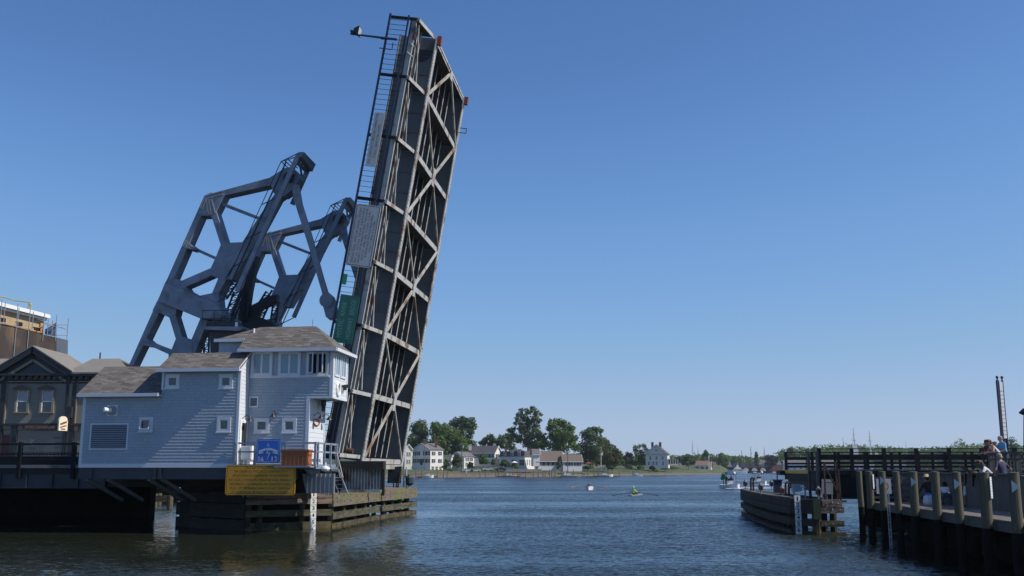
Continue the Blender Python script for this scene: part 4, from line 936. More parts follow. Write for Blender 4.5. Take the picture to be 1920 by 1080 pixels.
m = MB(); m.bbox(sc0 - 0.1, sc1 + 0.12, -4.05, -3.5, z1 + 0.002, z1 + 0.42); m.build('header', M['wood_dark'], pier)
m = MB()                                                     # white lattice panel left of the ladder
s0, zz1 = onT(566, 888, -6.7); s1, zz0 = onT(627, 925, -6.7)
m.prism([BF(s0, -6.7, zz1), BF(s1, -6.7, zz1), BF(s1, -6.7, zz0), BF(s0 + 0.25, -6.7, zz0)], BN * 0.05)
for k in range(7):
    x = s0 + 0.3 + (s1 - s0 - 0.35) * k / 6; m.bbox(x - 0.03, x + 0.03, -6.76, -6.7, zz0, zz1)
m.build('sheet_panel', M['louvre'], pier)
m = MB(); p0 = onTw(720, 884, 2); 
m.prism([onTw(x, y, 8.0) for x, y in ((728, 876), (753, 874), (751, 906), (726, 906))], BN * 0.12); m.build('dark_panel', M['steel_dark'], pier)
for (x0, y0, x1, y1, t) in ((752.5, 876, 746, 914, 7.9), (757, 878, 757, 914, 8), (762, 876, 762, 916, 8), (738, 905, 738, 914, 7.9), (744, 905, 743, 914, 7.9), (767, 897, 767, 915, 8)):
    m = MB(); m.tube(onTw(x0, y0, t), onTw(x1, y1, t), 0.05, n=6); m.build('stanchion', M['rust'] if x0 < 754 else M['steel_pale'], pier)
m = MB(); m.tube(onTw(756, 893, 8), onTw(772, 895, 8), 0.05, n=5); c = onTw(768, 900, 8); m.lathe(c - ZZ * 0.35, [(0.12, 0), (0.26, 0.15), (0.26, 0.5), (0.1, 0.7)], 8); m.build('winch_drum', M['steel_dark'], pier)
# water level gauge boards
def gauge(px, y0, y1, Yd, label, yaw=0, wpx=10.6):
    top = at(px, y0, Yd); bot = at(px, y1, Yd); w_ = wpx / 38.0
    c = (top + bot) / 2; h = (top - bot).length
    m = MB(); w_ = w_ / math.cos(R(yaw)); X = V((math.cos(R(yaw)), math.sin(R(yaw)), 0)); NF = V((math.sin(R(yaw)), -math.cos(R(yaw)), 0)); m.box(c, w_, 0.05, h, (X, NF, ZZ)); g = m.build('water_gauge', M['white']); tag(g, label, 'gauge')
    m = MB()
    for k in range(6):
        zc = top.z - 0.02 - h * 0.985 * (k + 0.5) / 6.25
        put_text(m, str(k + 1), V((c.x, c.y, zc)) + NF * 0.028, X, ZZ, 0.2, 0.13 if k else 0.05, 0, 0.006)
        if k: m.box(V((c.x, c.y, top.z - 0.02 - h * 0.985 * k / 6.25)) + NF * 0.028, w_, 0.006, 0.018, (X, NF, ZZ))
    m.build('numerals', M['ink'], g)
    return g
gd = F1.y - 1.15
gauge(587, 920, 1003, gd, 'white clearance gauge numbered one to six on the mossy fender, in full sun', 30)
gy2 = 50.0
gauge(1496.5, 929, 1003, gy2, 'white clearance gauge numbered one to six on the dark fender, in shade')
m = MB(); c = at(588.5, 913, gd + 0.2); m.box(c, 0.34, 0.3, 0.42); m.box(c + V((-0.2, -0.1, 0.02)), 0.1, 0.2, 0.3); m.tube(c - ZZ * 0.2, c - ZZ * 0.75, 0.05, n=6); m.tube(c + V((-0.3, 0, -0.2)), c + V((-0.3, 0, -0.8)), 0.05, n=6)
jb = m.build('gauge_box', M['louvre']); tag(jb, 'grey junction box just above the white gauge of the mossy fender', 'junction box')
# navigation lanterns (built once, copied)
def lantern_proto(label):
    r_ = thing('navigation_lantern', label, 'lantern', (0, 0, 0), 'navigation lanterns')
    m = MB(); m.tube((0, 0, 0), (0, 0, 0.32), 0.04, n=6); m.build('stem', M['louvre'], r_)
    m = MB(); m.lathe((0, 0, 0.32), [(0.10, 0), (0.17, 0.06), (0.18, 0.3), (0.15, 0.36)], 10); m.build('lens', M['lantern_red'], r_)
    m = MB(); m.lathe((0, 0, 0.68), [(0.19, 0), (0.15, 0.07), (0.05, 0.2), (0.02, 0.24)], 10)
    for k in range(6):
        a = math.pi * k / 3; m.tube((0.185 * math.cos(a), 0.185 * math.sin(a), 0.34), (0.185 * math.cos(a), 0.185 * math.sin(a), 0.7), 0.012, n=4)
    m.build('cap', M['concrete'], r_); return r_
lp = None
for px, py, Yd, lab in ((456, 932, 50.8, 'red navigation lantern in front of the amber notice board'), (614.5, 930, 53.0, 'red navigation lantern between the white gauge and the ladder'), (712.5, 922, 62, 'red navigation lantern at the end of the corrugated pier facing'),
                        (1535, 937, 50.4, 'red navigation lantern beside the rusty frame on the dark fender'), (1467, 934, 53, 'navigation lantern just left of the grey box above the shaded gauge'), (1427, 927, 58, 'navigation lantern halfway along the curved edge of the dark fender'),
                        (1398, 918, 67, 'navigation lantern at the outermost tip of the dark fender'), (1447, 918, 69, 'navigation lantern on the far edge of the dark fender beside the control cabinet')):
    o = lantern_proto(lab) if lp is None else copy_tree(lp)
    lp = lp or o; o['label'] = lab; o.location = at(px, py, Yd); o.scale = (0.72, 0.72, 0.72)
    k = 26.5 / (26.5 if px < 1500 else 26.5); 
# ------------------------------------------------------------------ right-hand fender
G = [onz(1532, 1003, 0), onz(1490, 1000, 0), onz(1452, 990, 0), onz(1420, 978, 0), onz(1400, 967, 0), onz(1394, 962, 0), onz(1400, 957, 0)]
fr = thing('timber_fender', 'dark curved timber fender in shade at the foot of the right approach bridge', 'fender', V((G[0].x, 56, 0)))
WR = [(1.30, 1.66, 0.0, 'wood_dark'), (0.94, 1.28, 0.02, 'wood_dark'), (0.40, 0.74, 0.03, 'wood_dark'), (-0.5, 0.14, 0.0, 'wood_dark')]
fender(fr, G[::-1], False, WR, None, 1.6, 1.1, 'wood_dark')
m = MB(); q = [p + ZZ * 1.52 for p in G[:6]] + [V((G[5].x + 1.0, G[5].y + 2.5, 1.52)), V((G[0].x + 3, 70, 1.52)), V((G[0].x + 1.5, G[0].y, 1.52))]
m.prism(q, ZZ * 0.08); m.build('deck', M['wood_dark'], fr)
m = MB(); 
for a, b in zip(G[1:-2], G[2:-1]): m.bar(a + V((0.1, 0.15, 1.68)), b + V((0.1, 0.15, 1.68)), 0.35, 0.07)
m.build('cap_board', M['wood_grey'], fr)
g0 = G[0]
m = MB(); m.box(g0 + V((0.0, -0.1, 1.2)), 0.36, 0.3, 0.95); m.build('corner_board', mat('dark_green_board', (0.02, 0.035, 0.02), 0.8), fr)
m = MB(); m.tube(g0 + V((0.05, 0.1, -1)), g0 + V((0.05, 0.1, 0.95)), 0.24, 0.22, 9); m.build('corner_pile', M['wood_weed'], fr)
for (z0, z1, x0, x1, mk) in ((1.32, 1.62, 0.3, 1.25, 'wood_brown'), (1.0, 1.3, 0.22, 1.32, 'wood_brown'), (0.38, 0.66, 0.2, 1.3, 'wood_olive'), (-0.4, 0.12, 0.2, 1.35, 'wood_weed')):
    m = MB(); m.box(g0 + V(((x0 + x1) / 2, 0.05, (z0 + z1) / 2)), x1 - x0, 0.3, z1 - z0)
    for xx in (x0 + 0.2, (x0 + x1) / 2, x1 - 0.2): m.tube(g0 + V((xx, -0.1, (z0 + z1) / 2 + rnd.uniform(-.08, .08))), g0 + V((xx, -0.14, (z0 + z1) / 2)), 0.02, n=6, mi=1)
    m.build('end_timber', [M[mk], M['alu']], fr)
for x in (0.5, 0.95):
    m = MB(); m.tube(g0 + V((x, 0.45, -1)), g0 + V((x, 0.45, 1.4)), 0.17, n=8); m.build('pile', M['wood_dark'], fr)
# fittings on the dark fender
m = MB(); c = at(1498, 915, 51.2); m.box(c + V((-0.15, 0, 0)), 0.36, 0.3, 0.36, mi=0); m.box(c + V((0.16, -0.02, 0)), 0.1, 0.26, 0.3, mi=1); m.box(c + V((0.05, 0, 0.02)), 0.5, 0.34, 0.04, mi=0)
for dx in (-0.25, 0.3): m.box(c + V((dx, 0, -0.55)), 0.06, 0.06, 1.0)
o = m.build('gauge_box', [M['grey_paint'], M['white']]); tag(o, 'grey box with a white door above the shaded gauge on the dark fender', 'junction box')
m = MB(); c = at(1458, 912, 66); m.box(c, 0.5, 0.35, 0.75); m.box(c - ZZ * 0.5, 0.35, 0.3, 0.4); m.tube(c + ZZ * 0.35, c + ZZ * 1.0, 0.04, n=6); m.box(c + ZZ * 0.4, 0.62, 0.45, 0.06)
o = m.build('control_cabinet', M['rail_navy']); tag(o, 'dark blue control cabinet with an aerial standing on the dark fender', 'cabinet')
for px, y0, y1, Yd, lab in ((1408, 897, 920, 66, 'tallest post at the tip of the dark fender, left one of the pair'), (1412.5, 898, 920, 66, 'post at the tip of the dark fender, right one of the pair'), (1473, 906, 932, 54, 'thin post just left of the shaded gauge on the dark fender'), (1479, 907, 931, 54.5, 'thin post with a bent top next to the shaded gauge box')):
    m = MB(); a, b = at(px, y1, Yd), at(px, y0, Yd); m.tube(a - ZZ * 0.2, b, 0.06, n=6); m.tube(b, b + V((0.1, 0, 0.05)), 0.07, n=6); o = m.build('steel_post', M['rust']); tag(o, lab, 'post', 'posts on the dark fender')
# ------------------------------------------------------------------ right approach bridge
TR = -3.3; s0R = S(1536, 880, TR); TFR = TR + 11.3
ap = thing('approach_bridge', 'black railed approach bridge on the right with a yellow edged end', 'bridge', BF(s0R + 6, 3, 0))
zD = Z(1600, 881.5, TR); S1 = s0R + 60
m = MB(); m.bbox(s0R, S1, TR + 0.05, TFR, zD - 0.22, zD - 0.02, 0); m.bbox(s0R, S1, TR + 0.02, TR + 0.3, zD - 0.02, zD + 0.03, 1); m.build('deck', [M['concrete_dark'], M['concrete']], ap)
tY = TR + 3.1
m = MB(); m.bbox(s0R - 0.06, s0R, tY, TFR - 0.2, zD - 0.19, zD + 0.0, 0); m.bbox(s0R - 0.03, s0R, TR + 0.1, TFR, zD - 0.55, zD - 0.20, 1); m.bbox(s0R - 0.35, s0R, TFR - 0.4, TFR + 1.2, zD - 0.3, zD - 0.03, 2); m.build('yellow_edge', [M['yellow'], M['wood_dark'], M['rail_black']], ap)
sG = s0R + 0.15
m = MB(); m.bbox(sG, S1, TR + 0.3, TR + 0.36, zD - 1.35, zD - 0.22); m.bbox(sG, S1, TR + 0.12, TR + 0.5, zD - 1.40, zD - 1.35)
for k in range(20): m.bbox(sG + k * 1.8, sG + k * 1.8 + 0.04, TR + 0.18, TR + 0.3, zD - 1.35, zD - 0.22)
m.build('girder', M['rail_black'], ap)
def rseg(x0, x1, ys, posts, midposts, pw):
    m = MB()
    for (ya, yb) in ys:
        za = Z(1600, ya, TR); zb2 = Z(1600, yb, TR); m.bbox(x0, x1, TR - 0.03, TR + 0.03, zb2, za)
    m.build('railing', M['rail_black'], ap)
    zt_ = Z(1600, ys[0][0], TR)
    for p in posts:
        m = MB(); m.bbox(p - pw, p + pw, TR - 0.09, TR + 0.05, zD - 0.35, zt_ + 0.02); m.build('post', M['rail_black'], ap)
    for p in midposts:
        m = MB(); m.bbox(p - 0.06, p + 0.06, TR + 0.03, TR + 0.1, zD, Z(1600, ys[1][0], TR)); m.build('baluster_post', M['rail_black'], ap)
sJ = s0R
pp = [S(x, 860, TR) for x in (1536, 1597, 1657.5, 1718.5, 1780, 1841)]; dp = pp[2] - pp[1]
pp += [pp[-1] + dp * k for k in range(1, 12)]
rseg(sJ, S1 - 10, [(841, 842.3), (847.3, 848.6), (853, 861.5), (866, 869), (873, 877)], pp, [p + dp / 2 for p in pp[:-1]], 0.085)
zh = lambda y: Z(1492, y, TFR)
m = MB()                                                     # far-side railing
for ya, yb in ((848, 849.4), (852.4, 853.6), (857, 862.5), (867.5, 870.5), (873.2, 877)): m.bbox(s0R, S1, TFR - 0.05, TFR + 0.01, zh(yb), zh(ya))
m.build('railing', M['rail_black'], ap)
for k in range(30): m = MB(); m.bbox(s0R + k * dp, s0R + k * dp + 0.16, TFR - 0.12, TFR + 0.03, zD - 0.1, zh(847.5)); m.build('post', M['rail_black'], ap)
# rest pier below the approach end
m = MB(); m.bbox(s0R + 0.12, s0R + 2.5, TR + 1.0, TFR - 0.2, Z(1530, 922, TR + 1), zD - 0.24); m.build('end_wall', M['rail_black'], ap)
for px, t_ in ((1518, TR + 2.6), (1534, TR - 0.1)): m = MB(); s_ = S(px, 900, t_); m.bbox(s_ - 0.06, s_ + 0.06, t_ - 0.1, t_ + 0.1, Z(px, 934, t_), zD + 0.9); m.build('column', M['steel_dark'], ap)
for k in range(5): m = MB(); m.tube(BF(s0R + 4.5, TR + 1 + k * 2.4, -2), BF(s0R + 4.5, TR + 1 + k * 2.4, zD - 1.3), 0.3, n=10); m.build('bent', M['concrete_dark'], ap)
# rusty A frame with a grey panel on the fender
rf = thing('rusty_frame', 'rust brown steel frame holding a grey panel at the end of the dark fender', 'frame', at(1560, 942, 50.1))
for (x0, y0, x1, y1, wd) in ((1545, 868, 1548, 944, 0.07), (1546, 870, 1577, 938, 0.05), (1566, 866, 1571, 942, 0.06), (1572, 880, 1577, 942, 0.06), (1546, 905, 1572, 905, 0.04), (1567, 880, 1576, 935, 0.04)):
    m = MB(); m.bar(at(x0, y0, 50.1), at(x1, y1, 50.1), wd, 0.08, V((0, -1, 0))); m.build('strut', M['rust'], rf)
m = MB(); m.prism([at(x, y, 50.4) for x, y in ((1541, 898), (1562, 899), (1562, 927), (1541, 926))], V((0, 0.06, 0)))
for px in (1543, 1551, 1560): m.tube(at(px, 926, 50.45), at(px, 938, 50.45), 0.03, n=5)
m.build('panel', M['louvre'], rf)

# ------------------------------------------------------------------ board walk on piles
zW = 1.68
def WL(k): return V((15.6 - 2.3 * k, 45.0 - 18.5 * k, 0))
wd_ = (WL(1) - WL(0)).normalized(); wo = V((wd_.y, -wd_.x, 0)); wo = wo if wo.x > 0 else -wo
walk = thing('boardwalk', 'grey plank boardwalk on piles along the right edge of the river', 'boardwalk', WL(0.4) + ZZ * zW)
E0, E1 = WL(-0.02), WL(1.5)
m = MB(); Lw = (E1 - E0).length; nbd = int(Lw / 0.145)
for k in range(nbd):
    a = E0 + wd_ * (k * 0.145); dz = rnd.uniform(-0.004, 0.004)
    m.box(a + wd_ * 0.07 + wo * 1.65 + ZZ * (zW - 0.02 + dz), 0.135, 3.3, 0.04, (wd_, wo, ZZ))
m.build('decking', M['deck_board'], walk)
m = MB()
for off in (0.08, 1.2, 2.4, 3.2): m.bar(E0 + wo * off + ZZ * (zW - 0.19), E1 + wo * off + ZZ * (zW - 0.19), 0.12, 0.26)
m.build('stringer', M['wood_grey'], walk)
for k in range(7):
    m = MB(); a = E0 + wd_ * (0.4 + k * 4.5); m.bar(a + wo * 0.0 + ZZ * (zW - 0.48), a + wo * 3.4 + ZZ * (zW - 0.48), 0.25, 0.28); m.build('cross_beam', M['wet_shaded_timber'], walk)
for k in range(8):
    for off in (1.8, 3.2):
        m = MB(); a = E0 + wd_ * (0.4 + k * 4.0) + wo * off; m.tube(a - ZZ * 1.5, a + ZZ * (zW - 0.3), 0.16, n=8); m.build('support_pile', M['wet_shaded_timber'], walk)
kp = [(1613.5, None), (1631.5, 'gauge'), (1655, 'tri'), (1684, None), (1714.5, 'tri'), (1755, None), (1798, 'tri'), (1849, 'gauge'), (1904, 'tri')]
plabels = ['outermost boardwalk piling, at the tip of the board walk by the bridge', 'piling with a narrow white strip, second from the outer end', 'piling with a pale triangle beside the metal ladder', 'plain piling between two pilings that carry pale triangles, outer end',
           'piling with a pale triangle left of the crouching people', 'plain piling between the two crouching people', 'piling with a pale triangle right of the crouching person in white', 'piling with a broad white tick strip, below the black panel', 'nearest piling with a pale triangle at the right edge']
PK = []
for i, (px, deco) in enumerate(kp):
    # where the pixel column meets the walkway edge line
    lo, hi = -0.2, 1.4
    for _ in range(40):
        mid = (lo + hi) / 2; x, _y = proj(WL(mid) - wo * 0.2 + ZZ * 2.0)
        if x < px: lo = mid
        else: hi = mid
    p = WL(lo) - wo * 0.2; PK.append(lo)
    root = thing('piling', plabels[i], 'piling', p, 'boardwalk mooring pilings')
    r_ = 0.135 + 0.010 * ((i * 5) % 3); lean = V((0.005 * ((i * 7) % 3 - 1), 0, 0))
    m = MB(); segs = 6
    pts = [p + lean * (q - 2) + V((rnd.uniform(-.01, .01), 0, (-2.0, -1.0, 0.0, 0.7, 1.42, 2.2, 2.97)[q])) for q in range(segs + 1)]
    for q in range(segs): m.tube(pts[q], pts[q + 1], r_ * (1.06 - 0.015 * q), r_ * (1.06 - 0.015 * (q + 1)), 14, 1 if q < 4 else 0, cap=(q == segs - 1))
    m.build('shaft', [M['piling'], M['wet_shaded_timber']], root)  # lower shaft colour holds the tidal wet and the walkway's shade
    m = MB(); m.lathe(pts[-1] - ZZ * 0.01, [(r_ * 1.0, 0), (r_ * 0.97, 0.02), (0.02, 0.035)], 14); m.build('cap', M['wood_grey'], root)
    if deco == 'tri':
        m = MB(); c = p + lean * 4 + V((-0.02, -r_ - 0.02, 2.62)); m.prism([c + V((-0.13, 0, 0.16)), c + V((0.06, -0.02, 0.0)), c + V((-0.13, 0, -0.16))], V((0, -0.02, 0))); m.build('reflector', mat('pale_blue_reflector', (0.22, 0.33, 0.4), 0.4) if 'refl' not in M else M['refl'], root)
    if deco == 'gauge':
        ax = V((0.75, -0.66, 0)); tx = V((0.66, 0.75, 0)); c = p + lean * 4 + ax * (r_ + 0.02) + ZZ * 2.55
        m = MB(); m.box(c, 0.15 if i > 4 else 0.11, 0.02, 0.6, (tx, ax, ZZ)); g_ = m.build('strip', M['white'], root)
        m = MB()
        for q in range(8): m.box(c + ax * 0.012 + ZZ * (-0.26 + q * 0.075), 0.05 if q % 2 else 0.08, 0.004, 0.012, (tx, ax, ZZ))
        m.build('ticks', M['ink'], g_)
m = MB(); pl_ = WL(0.22) - wo * 0.25
for dx in (0, 0.34): m.bar(pl_ + wd_ * dx + ZZ * -0.4, pl_ + wd_ * dx + ZZ * 2.2, 0.03, 0.035, wo)
for k in range(8): m.bar(pl_ + ZZ * (-0.1 + 0.28 * k), pl_ + wd_ * 0.34 + ZZ * (-0.1 + 0.28 * k), 0.022, 0.022)
o = m.build('metal_ladder', M['alu']); tag(o, 'metal ladder going down into the water between the outer pilings', 'ladder')
# plank wall behind the walk
wall = thing('plank_wall', 'tall grey vertical plank wall behind the boardwalk', 'wall', WL(0.5) + wo * 3.0 + ZZ * zW)
fz = 2.86; b0, b1 = onz(1694, 938, zW), onz(1925, 962.5, zW); b0.z = b1.z = 0
fd = (b1 - b0).normalized(); fo = V((fd.y, -fd.x, 0)); Lf = (b1 - b0).length + 5
m = MB(); nb = int(Lf / 0.15)
for k in range(nb):
    a = b0 + fd * (k * 0.15); h = fz - zW + rnd.uniform(-0.015, 0.015); m.box(a + fd * 0.07 + ZZ * (zW + h / 2), 0.138, 0.05, h, (fd, fo, ZZ))
m.build('planks', M['wood_grey'], wall)
m = MB(); m.bar(b0 + ZZ * (fz + 0.04), b0 + fd * Lf + ZZ * (fz + 0.04), 0.28, 0.06); m.build('cap_rail', M['wood_grey'], wall)
# upper terrace behind the wall (fill at z 2.0)
m = MB(); m.prism([b0 + fd * 0.1 + V((0.1, 0.1, 0)), b0 + fd * Lf + V((0.1, 0, 0)), b0 + fd * Lf + V((12, 4, 0)), b0 + V((14, 3.4, 0))], ZZ * 2.05)
o = m.build('upper_terrace', M['wet_shaded_timber']); struct(o)  # near-black colour stands in for shade beneath the boardwalk
# end parapet and sign of the walk beside the bridge
sw = thing('end_fence', 'dark slatted fence with a small white notice at the outer end of the boardwalk', 'fence', WL(0) + wo * 1.5 + ZZ * zW)
m = MB(); e0 = onz(1617, 936, zW); e0 = WL(-0.01) + wo * 0.1; e1 = WL(-0.01) + wo * 2.6
for z in (0.18, 0.45, 0.72, 1.0): m.bar(e0 + ZZ * (zW + z), e1 + ZZ * (zW + z), 0.04, 0.11)
m.build('slats', M['wood_grey'], sw)
for f in (0.0, 0.5, 1.0): m = MB(); q = e0 + (e1 - e0) * f; m.box(q + ZZ * (zW + 0.55) + V((0, 0.1, 0)), 0.12, 0.12, 1.1); m.build('post', M['wood_grey'], sw)
m = MB(); a = at(1657, 912, 43.5); m.box(a, 0.62, 0.03, 0.62, mi=0); m.tube(a + V((0, -0.016, 0)), a + V((0, -0.022, 0)), 0.2, n=18, mi=1); m.tube(a + V((0, -0.024, 0)), a + V((0, -0.028, 0)), 0.15, n=18, mi=0); m.build('notice', [M['sign_white'], M['red_box']], sw)
# black slanted information panels above the wall
def lectern(label, poly, legs, Yd, dep):
    r_ = thing('information_panel', label, 'information panel', at(*legs[0], Yd))
    m = MB(); m.prism([at(x, y, Yd) for x, y in poly], V((0.25, dep, 0))); m.build('panel', M['black'], r_)
    for x, y in legs: m = MB(); m.bar(at(x, y - 3, Yd + dep * .5), at(x, y + 16, Yd + dep * .5), 0.07, 0.07, V((0, 1, 0))); m.build('leg', M['black'], r_)
lectern('wide black slanted information panel in front of the woman in white', [(1821, 870), (1836, 868.5), (1861, 885.5), (1857, 889)], [(1833, 884), (1850, 890)], 36.3, 0.5)
lectern('black slanted information panel above the wall, left of the wider one', [(1799, 875), (1805, 873), (1834, 893), (1829, 896)], [(1810, 890), (1824, 896)], 37.2, 0.6)
# brown baluster railing of the upper walk
bl = thing('baluster_railing', 'brown baluster railing of the upper walk at the right edge', 'railing', at(1860, 886, 43))
ra, rb = at(1856, 850, 43.5), at(2010, 852, 38.5)
zl = ra.z - 0.92
m = MB(); m.bar(ra, V((rb.x, rb.y, ra.z)), 0.14, 0.07); m.bar(V((ra.x, ra.y, zl + 0.1)), V((rb.x, rb.y, zl + 0.1)), 0.06, 0.07); m.bar(V((ra.x, ra.y, ra.z - .25)), V((rb.x, rb.y, ra.z - .25)), 0.04, 0.06); m.build('rail', M['wood_grey'], bl)
for k in range(24):
    m = MB(); f = k / 23; q = V((ra.x + (rb.x - ra.x) * f, ra.y + (rb.y - ra.y) * f, zl)); big = k % 8 == 0; m.box(q + ZZ * 0.45, 0.13 if big else 0.05, 0.13 if big else 0.05, 0.9); m.build('baluster', M['wood_grey'], bl)
m = MB(); c0_ = at(1850, 852, 47); m.prism([V((c0_.x - 3, 44.0, zl - 0.25)), V((c0_.x + 14, 41.6, zl - 0.25)), V((c0_.x + 14, 47, zl - 0.25)), V((c0_.x - 3, 50, zl - 0.25))], ZZ * 0.22); struct(m.build('upper_walk', M['concrete']))
# clearance board on the far side of the approach: two posts and a ladder of white plates
cb = thing('clearance_board', 'tall dark twin post clearance board with a column of white plates', 'clearance board', at(1875, 850, 58))
top_z = at(1872, 713, 58).z; c0_ = at(1870.5, 720, 58); U = V((math.cos(R(14)), math.sin(R(14)), 0)); NF = V((math.sin(R(14)), -math.cos(R(14)), 0)); c0_.z = 0
for off, wd2, dpt in ((0.0, 0.15, 0.10), (0.32, 0.06, 0.10)):
    m = MB(); q = c0_ + U * off; m.box(q + ZZ * ((top_z + zD) / 2), wd2, dpt, top_z - zD, (U, NF, ZZ))
    m.ball(q + ZZ * (top_z + 0.17), 0.085, n=8); m.tube(q + ZZ * top_z, q + ZZ * (top_z + 0.12), 0.04, n=6); m.build('post', M['rail_navy'], cb)
m = MB(); m.box(c0_ + U * 0.18 + ZZ * ((top_z + zD) / 2 - 0.05), 0.21, 0.05, top_z - zD - 0.1, (U, NF, ZZ)); m.build('back_board', M['rail_navy'], cb)
zA, zB = at(1872, 716, 58).z, at(1872, 826, 58).z; n_ = 13
for k in range(n_):
    m = MB(); f0, f1 = (0.0, 0.155) if k == 0 else (0.165 + (k - 1) * 0.0675, 0.165 + k * 0.0675 - 0.008)
    z1, z0 = zA + (zB - zA) * f0, zA + (zB - zA) * f1
    if k == n_ - 1: z0 = z1 - (zA - zB) * 0.055
    m.box(c0_ + U * 0.18 + NF * 0.05 + ZZ * ((z0 + z1) / 2), 0.20, 0.02, z1 - z0, (U, NF, ZZ)); m.build('plate', M['white'], cb)
# lamp at the right edge
lm = thing('street_lamp', 'street lamp with a dark cap cut by the right edge', 'street lamp', at(1921, 850, 62))
m = MB(); a = at(1921, 845, 62); b = at(1920.5, 778, 62); m.tube(a, b, 0.07, 0.05, 8); m.build('pole', M['rail_black'], lm)
m = MB(); m.lathe(b, [(0.1, 0), (0.28, 0.1), (0.3, 0.16), (0.05, 0.4)], 10); m.build('lamp_head', M['rail_black'], lm)
# ------------------------------------------------------------------ far shore: trees
def leaf_mat(name, c):
    m = bpy.data.materials.new(name); m.use_nodes = True; t = m.node_tree; b = t.nodes['Principled BSDF']
    b.inputs['Roughness'].default_value = 0.7; b.inputs['Specular IOR Level'].default_value = 0.25
    tc = t.nodes.new('ShaderNodeTexCoord'); n = t.nodes.new('ShaderNodeTexNoise'); n.inputs['Scale'].default_value = 0.35; n.inputs['Detail'].default_value = 3
    t.links.new(tc.outputs['Object'], n.inputs['Vector'])
    mx = t.nodes.new('ShaderNodeMix'); mx.data_type = 'RGBA'; mx.inputs['A'].default_value = (*(V(c) * 0.62), 1); mx.inputs['B'].default_value = (*(V(c) * 1.4), 1)
    t.links.new(n.outputs['Fac'], mx.inputs['Factor']); t.links.new(mx.outputs['Result'], b.inputs['Base Color'])
    tr = t.nodes.new('ShaderNodeBsdfTranslucent'); t.links.new(mx.outputs['Result'], tr.inputs['Color'])
    ms = t.nodes.new('ShaderNodeMixShader'); ms.inputs[0].default_value = 0.35; t.links.new(b.outputs[0], ms.inputs[1]); t.links.new(tr.outputs[0], ms.inputs[2])
    t.links.new(ms.outputs[0], t.nodes['Material Output'].inputs['Surface'])
    return m
LM = {'mid': leaf_mat('mid_green_foliage', (0.10, 0.16, 0.034)), 'dark': leaf_mat('dark_green_foliage', (0.076, 0.116, 0.038)), 'light': leaf_mat('light_green_foliage', (0.11, 0.15, 0.04)),
      'purple': leaf_mat('purple_foliage', (0.035, 0.026, 0.03)), 'grey': leaf_mat('grey_green_foliage', (0.10, 0.135, 0.06)), 'olive': leaf_mat('olive_foliage', (0.085, 0.108, 0.034))}
M['bark'] = mat('grey_brown_bark', (0.09, 0.07, 0.055), 0.9, var=0.3)
def foliage(m, blobs, n, size, rg):
    tot = sum(b[1] * b[2] for b in blobs)
    for c, rx, rz in blobs:
        k = max(6, int(n * rx * rz / tot))
        for _ in range(k):
            while True:
                d = V((rg.uniform(-1, 1), rg.uniform(-1, 1), rg.uniform(-1, 1)))
                if 0.05 < d.length < 1: break
            d = d.normalized(); rr_ = rg.uniform(0.62, 1.06) if rg.random() < 0.85 else rg.uniform(0.2, 0.6)
            p = c + V((d.x * rx, d.y * rx, d.z * rz)) * rr_
            nn = (d + V((rg.gauss(0, .6), rg.gauss(0, .6), rg.gauss(0, .6) + 0.3))).normalized()
            a = nn.orthogonal().normalized(); b = nn.cross(a); th = rg.uniform(0, 6.28); s = size * rg.uniform(0.55, 1.3)
            u = a * math.cos(th) + b * math.sin(th); v = nn.cross(u)
            m.quad(p + u * s, p + v * (s * .55), p - u * s, p - v * (s * .55))
def crown_blobs(c, hw, z0, z1, rg, shape='round', n=26):
    out = []; H = z1 - z0
    for k in range(n):
        f = rg.random()
        if shape == 'round': prof_ = math.sqrt(max(0.05, 1 - (2 * f - 0.95) ** 2)) if f > .45 else 0.9 + f * .2
        elif shape == 'tall': prof_ = 0.35 + 0.65 * math.sin(math.pi * min(1, f * 0.9 + 0.12)) * (1.15 - 0.45 * f)
        elif shape == 'slope': prof_ = 1 - 0.75 * f
        elif shape == 'cone': prof_ = 1.02 - f
        elif shape == 'low': prof_ = math.sqrt(max(0.05, 1 - f * f))
        r_ = hw * rg.uniform(0.28, 0.46) * (0.75 if shape == 'tall' else 1); an = rg.uniform(0, 6.28); rad = max(0, hw * prof_ - r_ * 0.8) * math.sqrt(rg.uniform(0.12, 1))
        rzz = min(r_ * rg.uniform(0.7, 0.95), H * 0.22)
        out.append((V((c.x + rad * math.cos(an), c.y + rad * math.sin(an), z0 + rzz + f * (H - 2 * rzz))), r_, rzz))
    return out
def yfix(Y): return Y + 24 if 405 < Y < 440 else Y
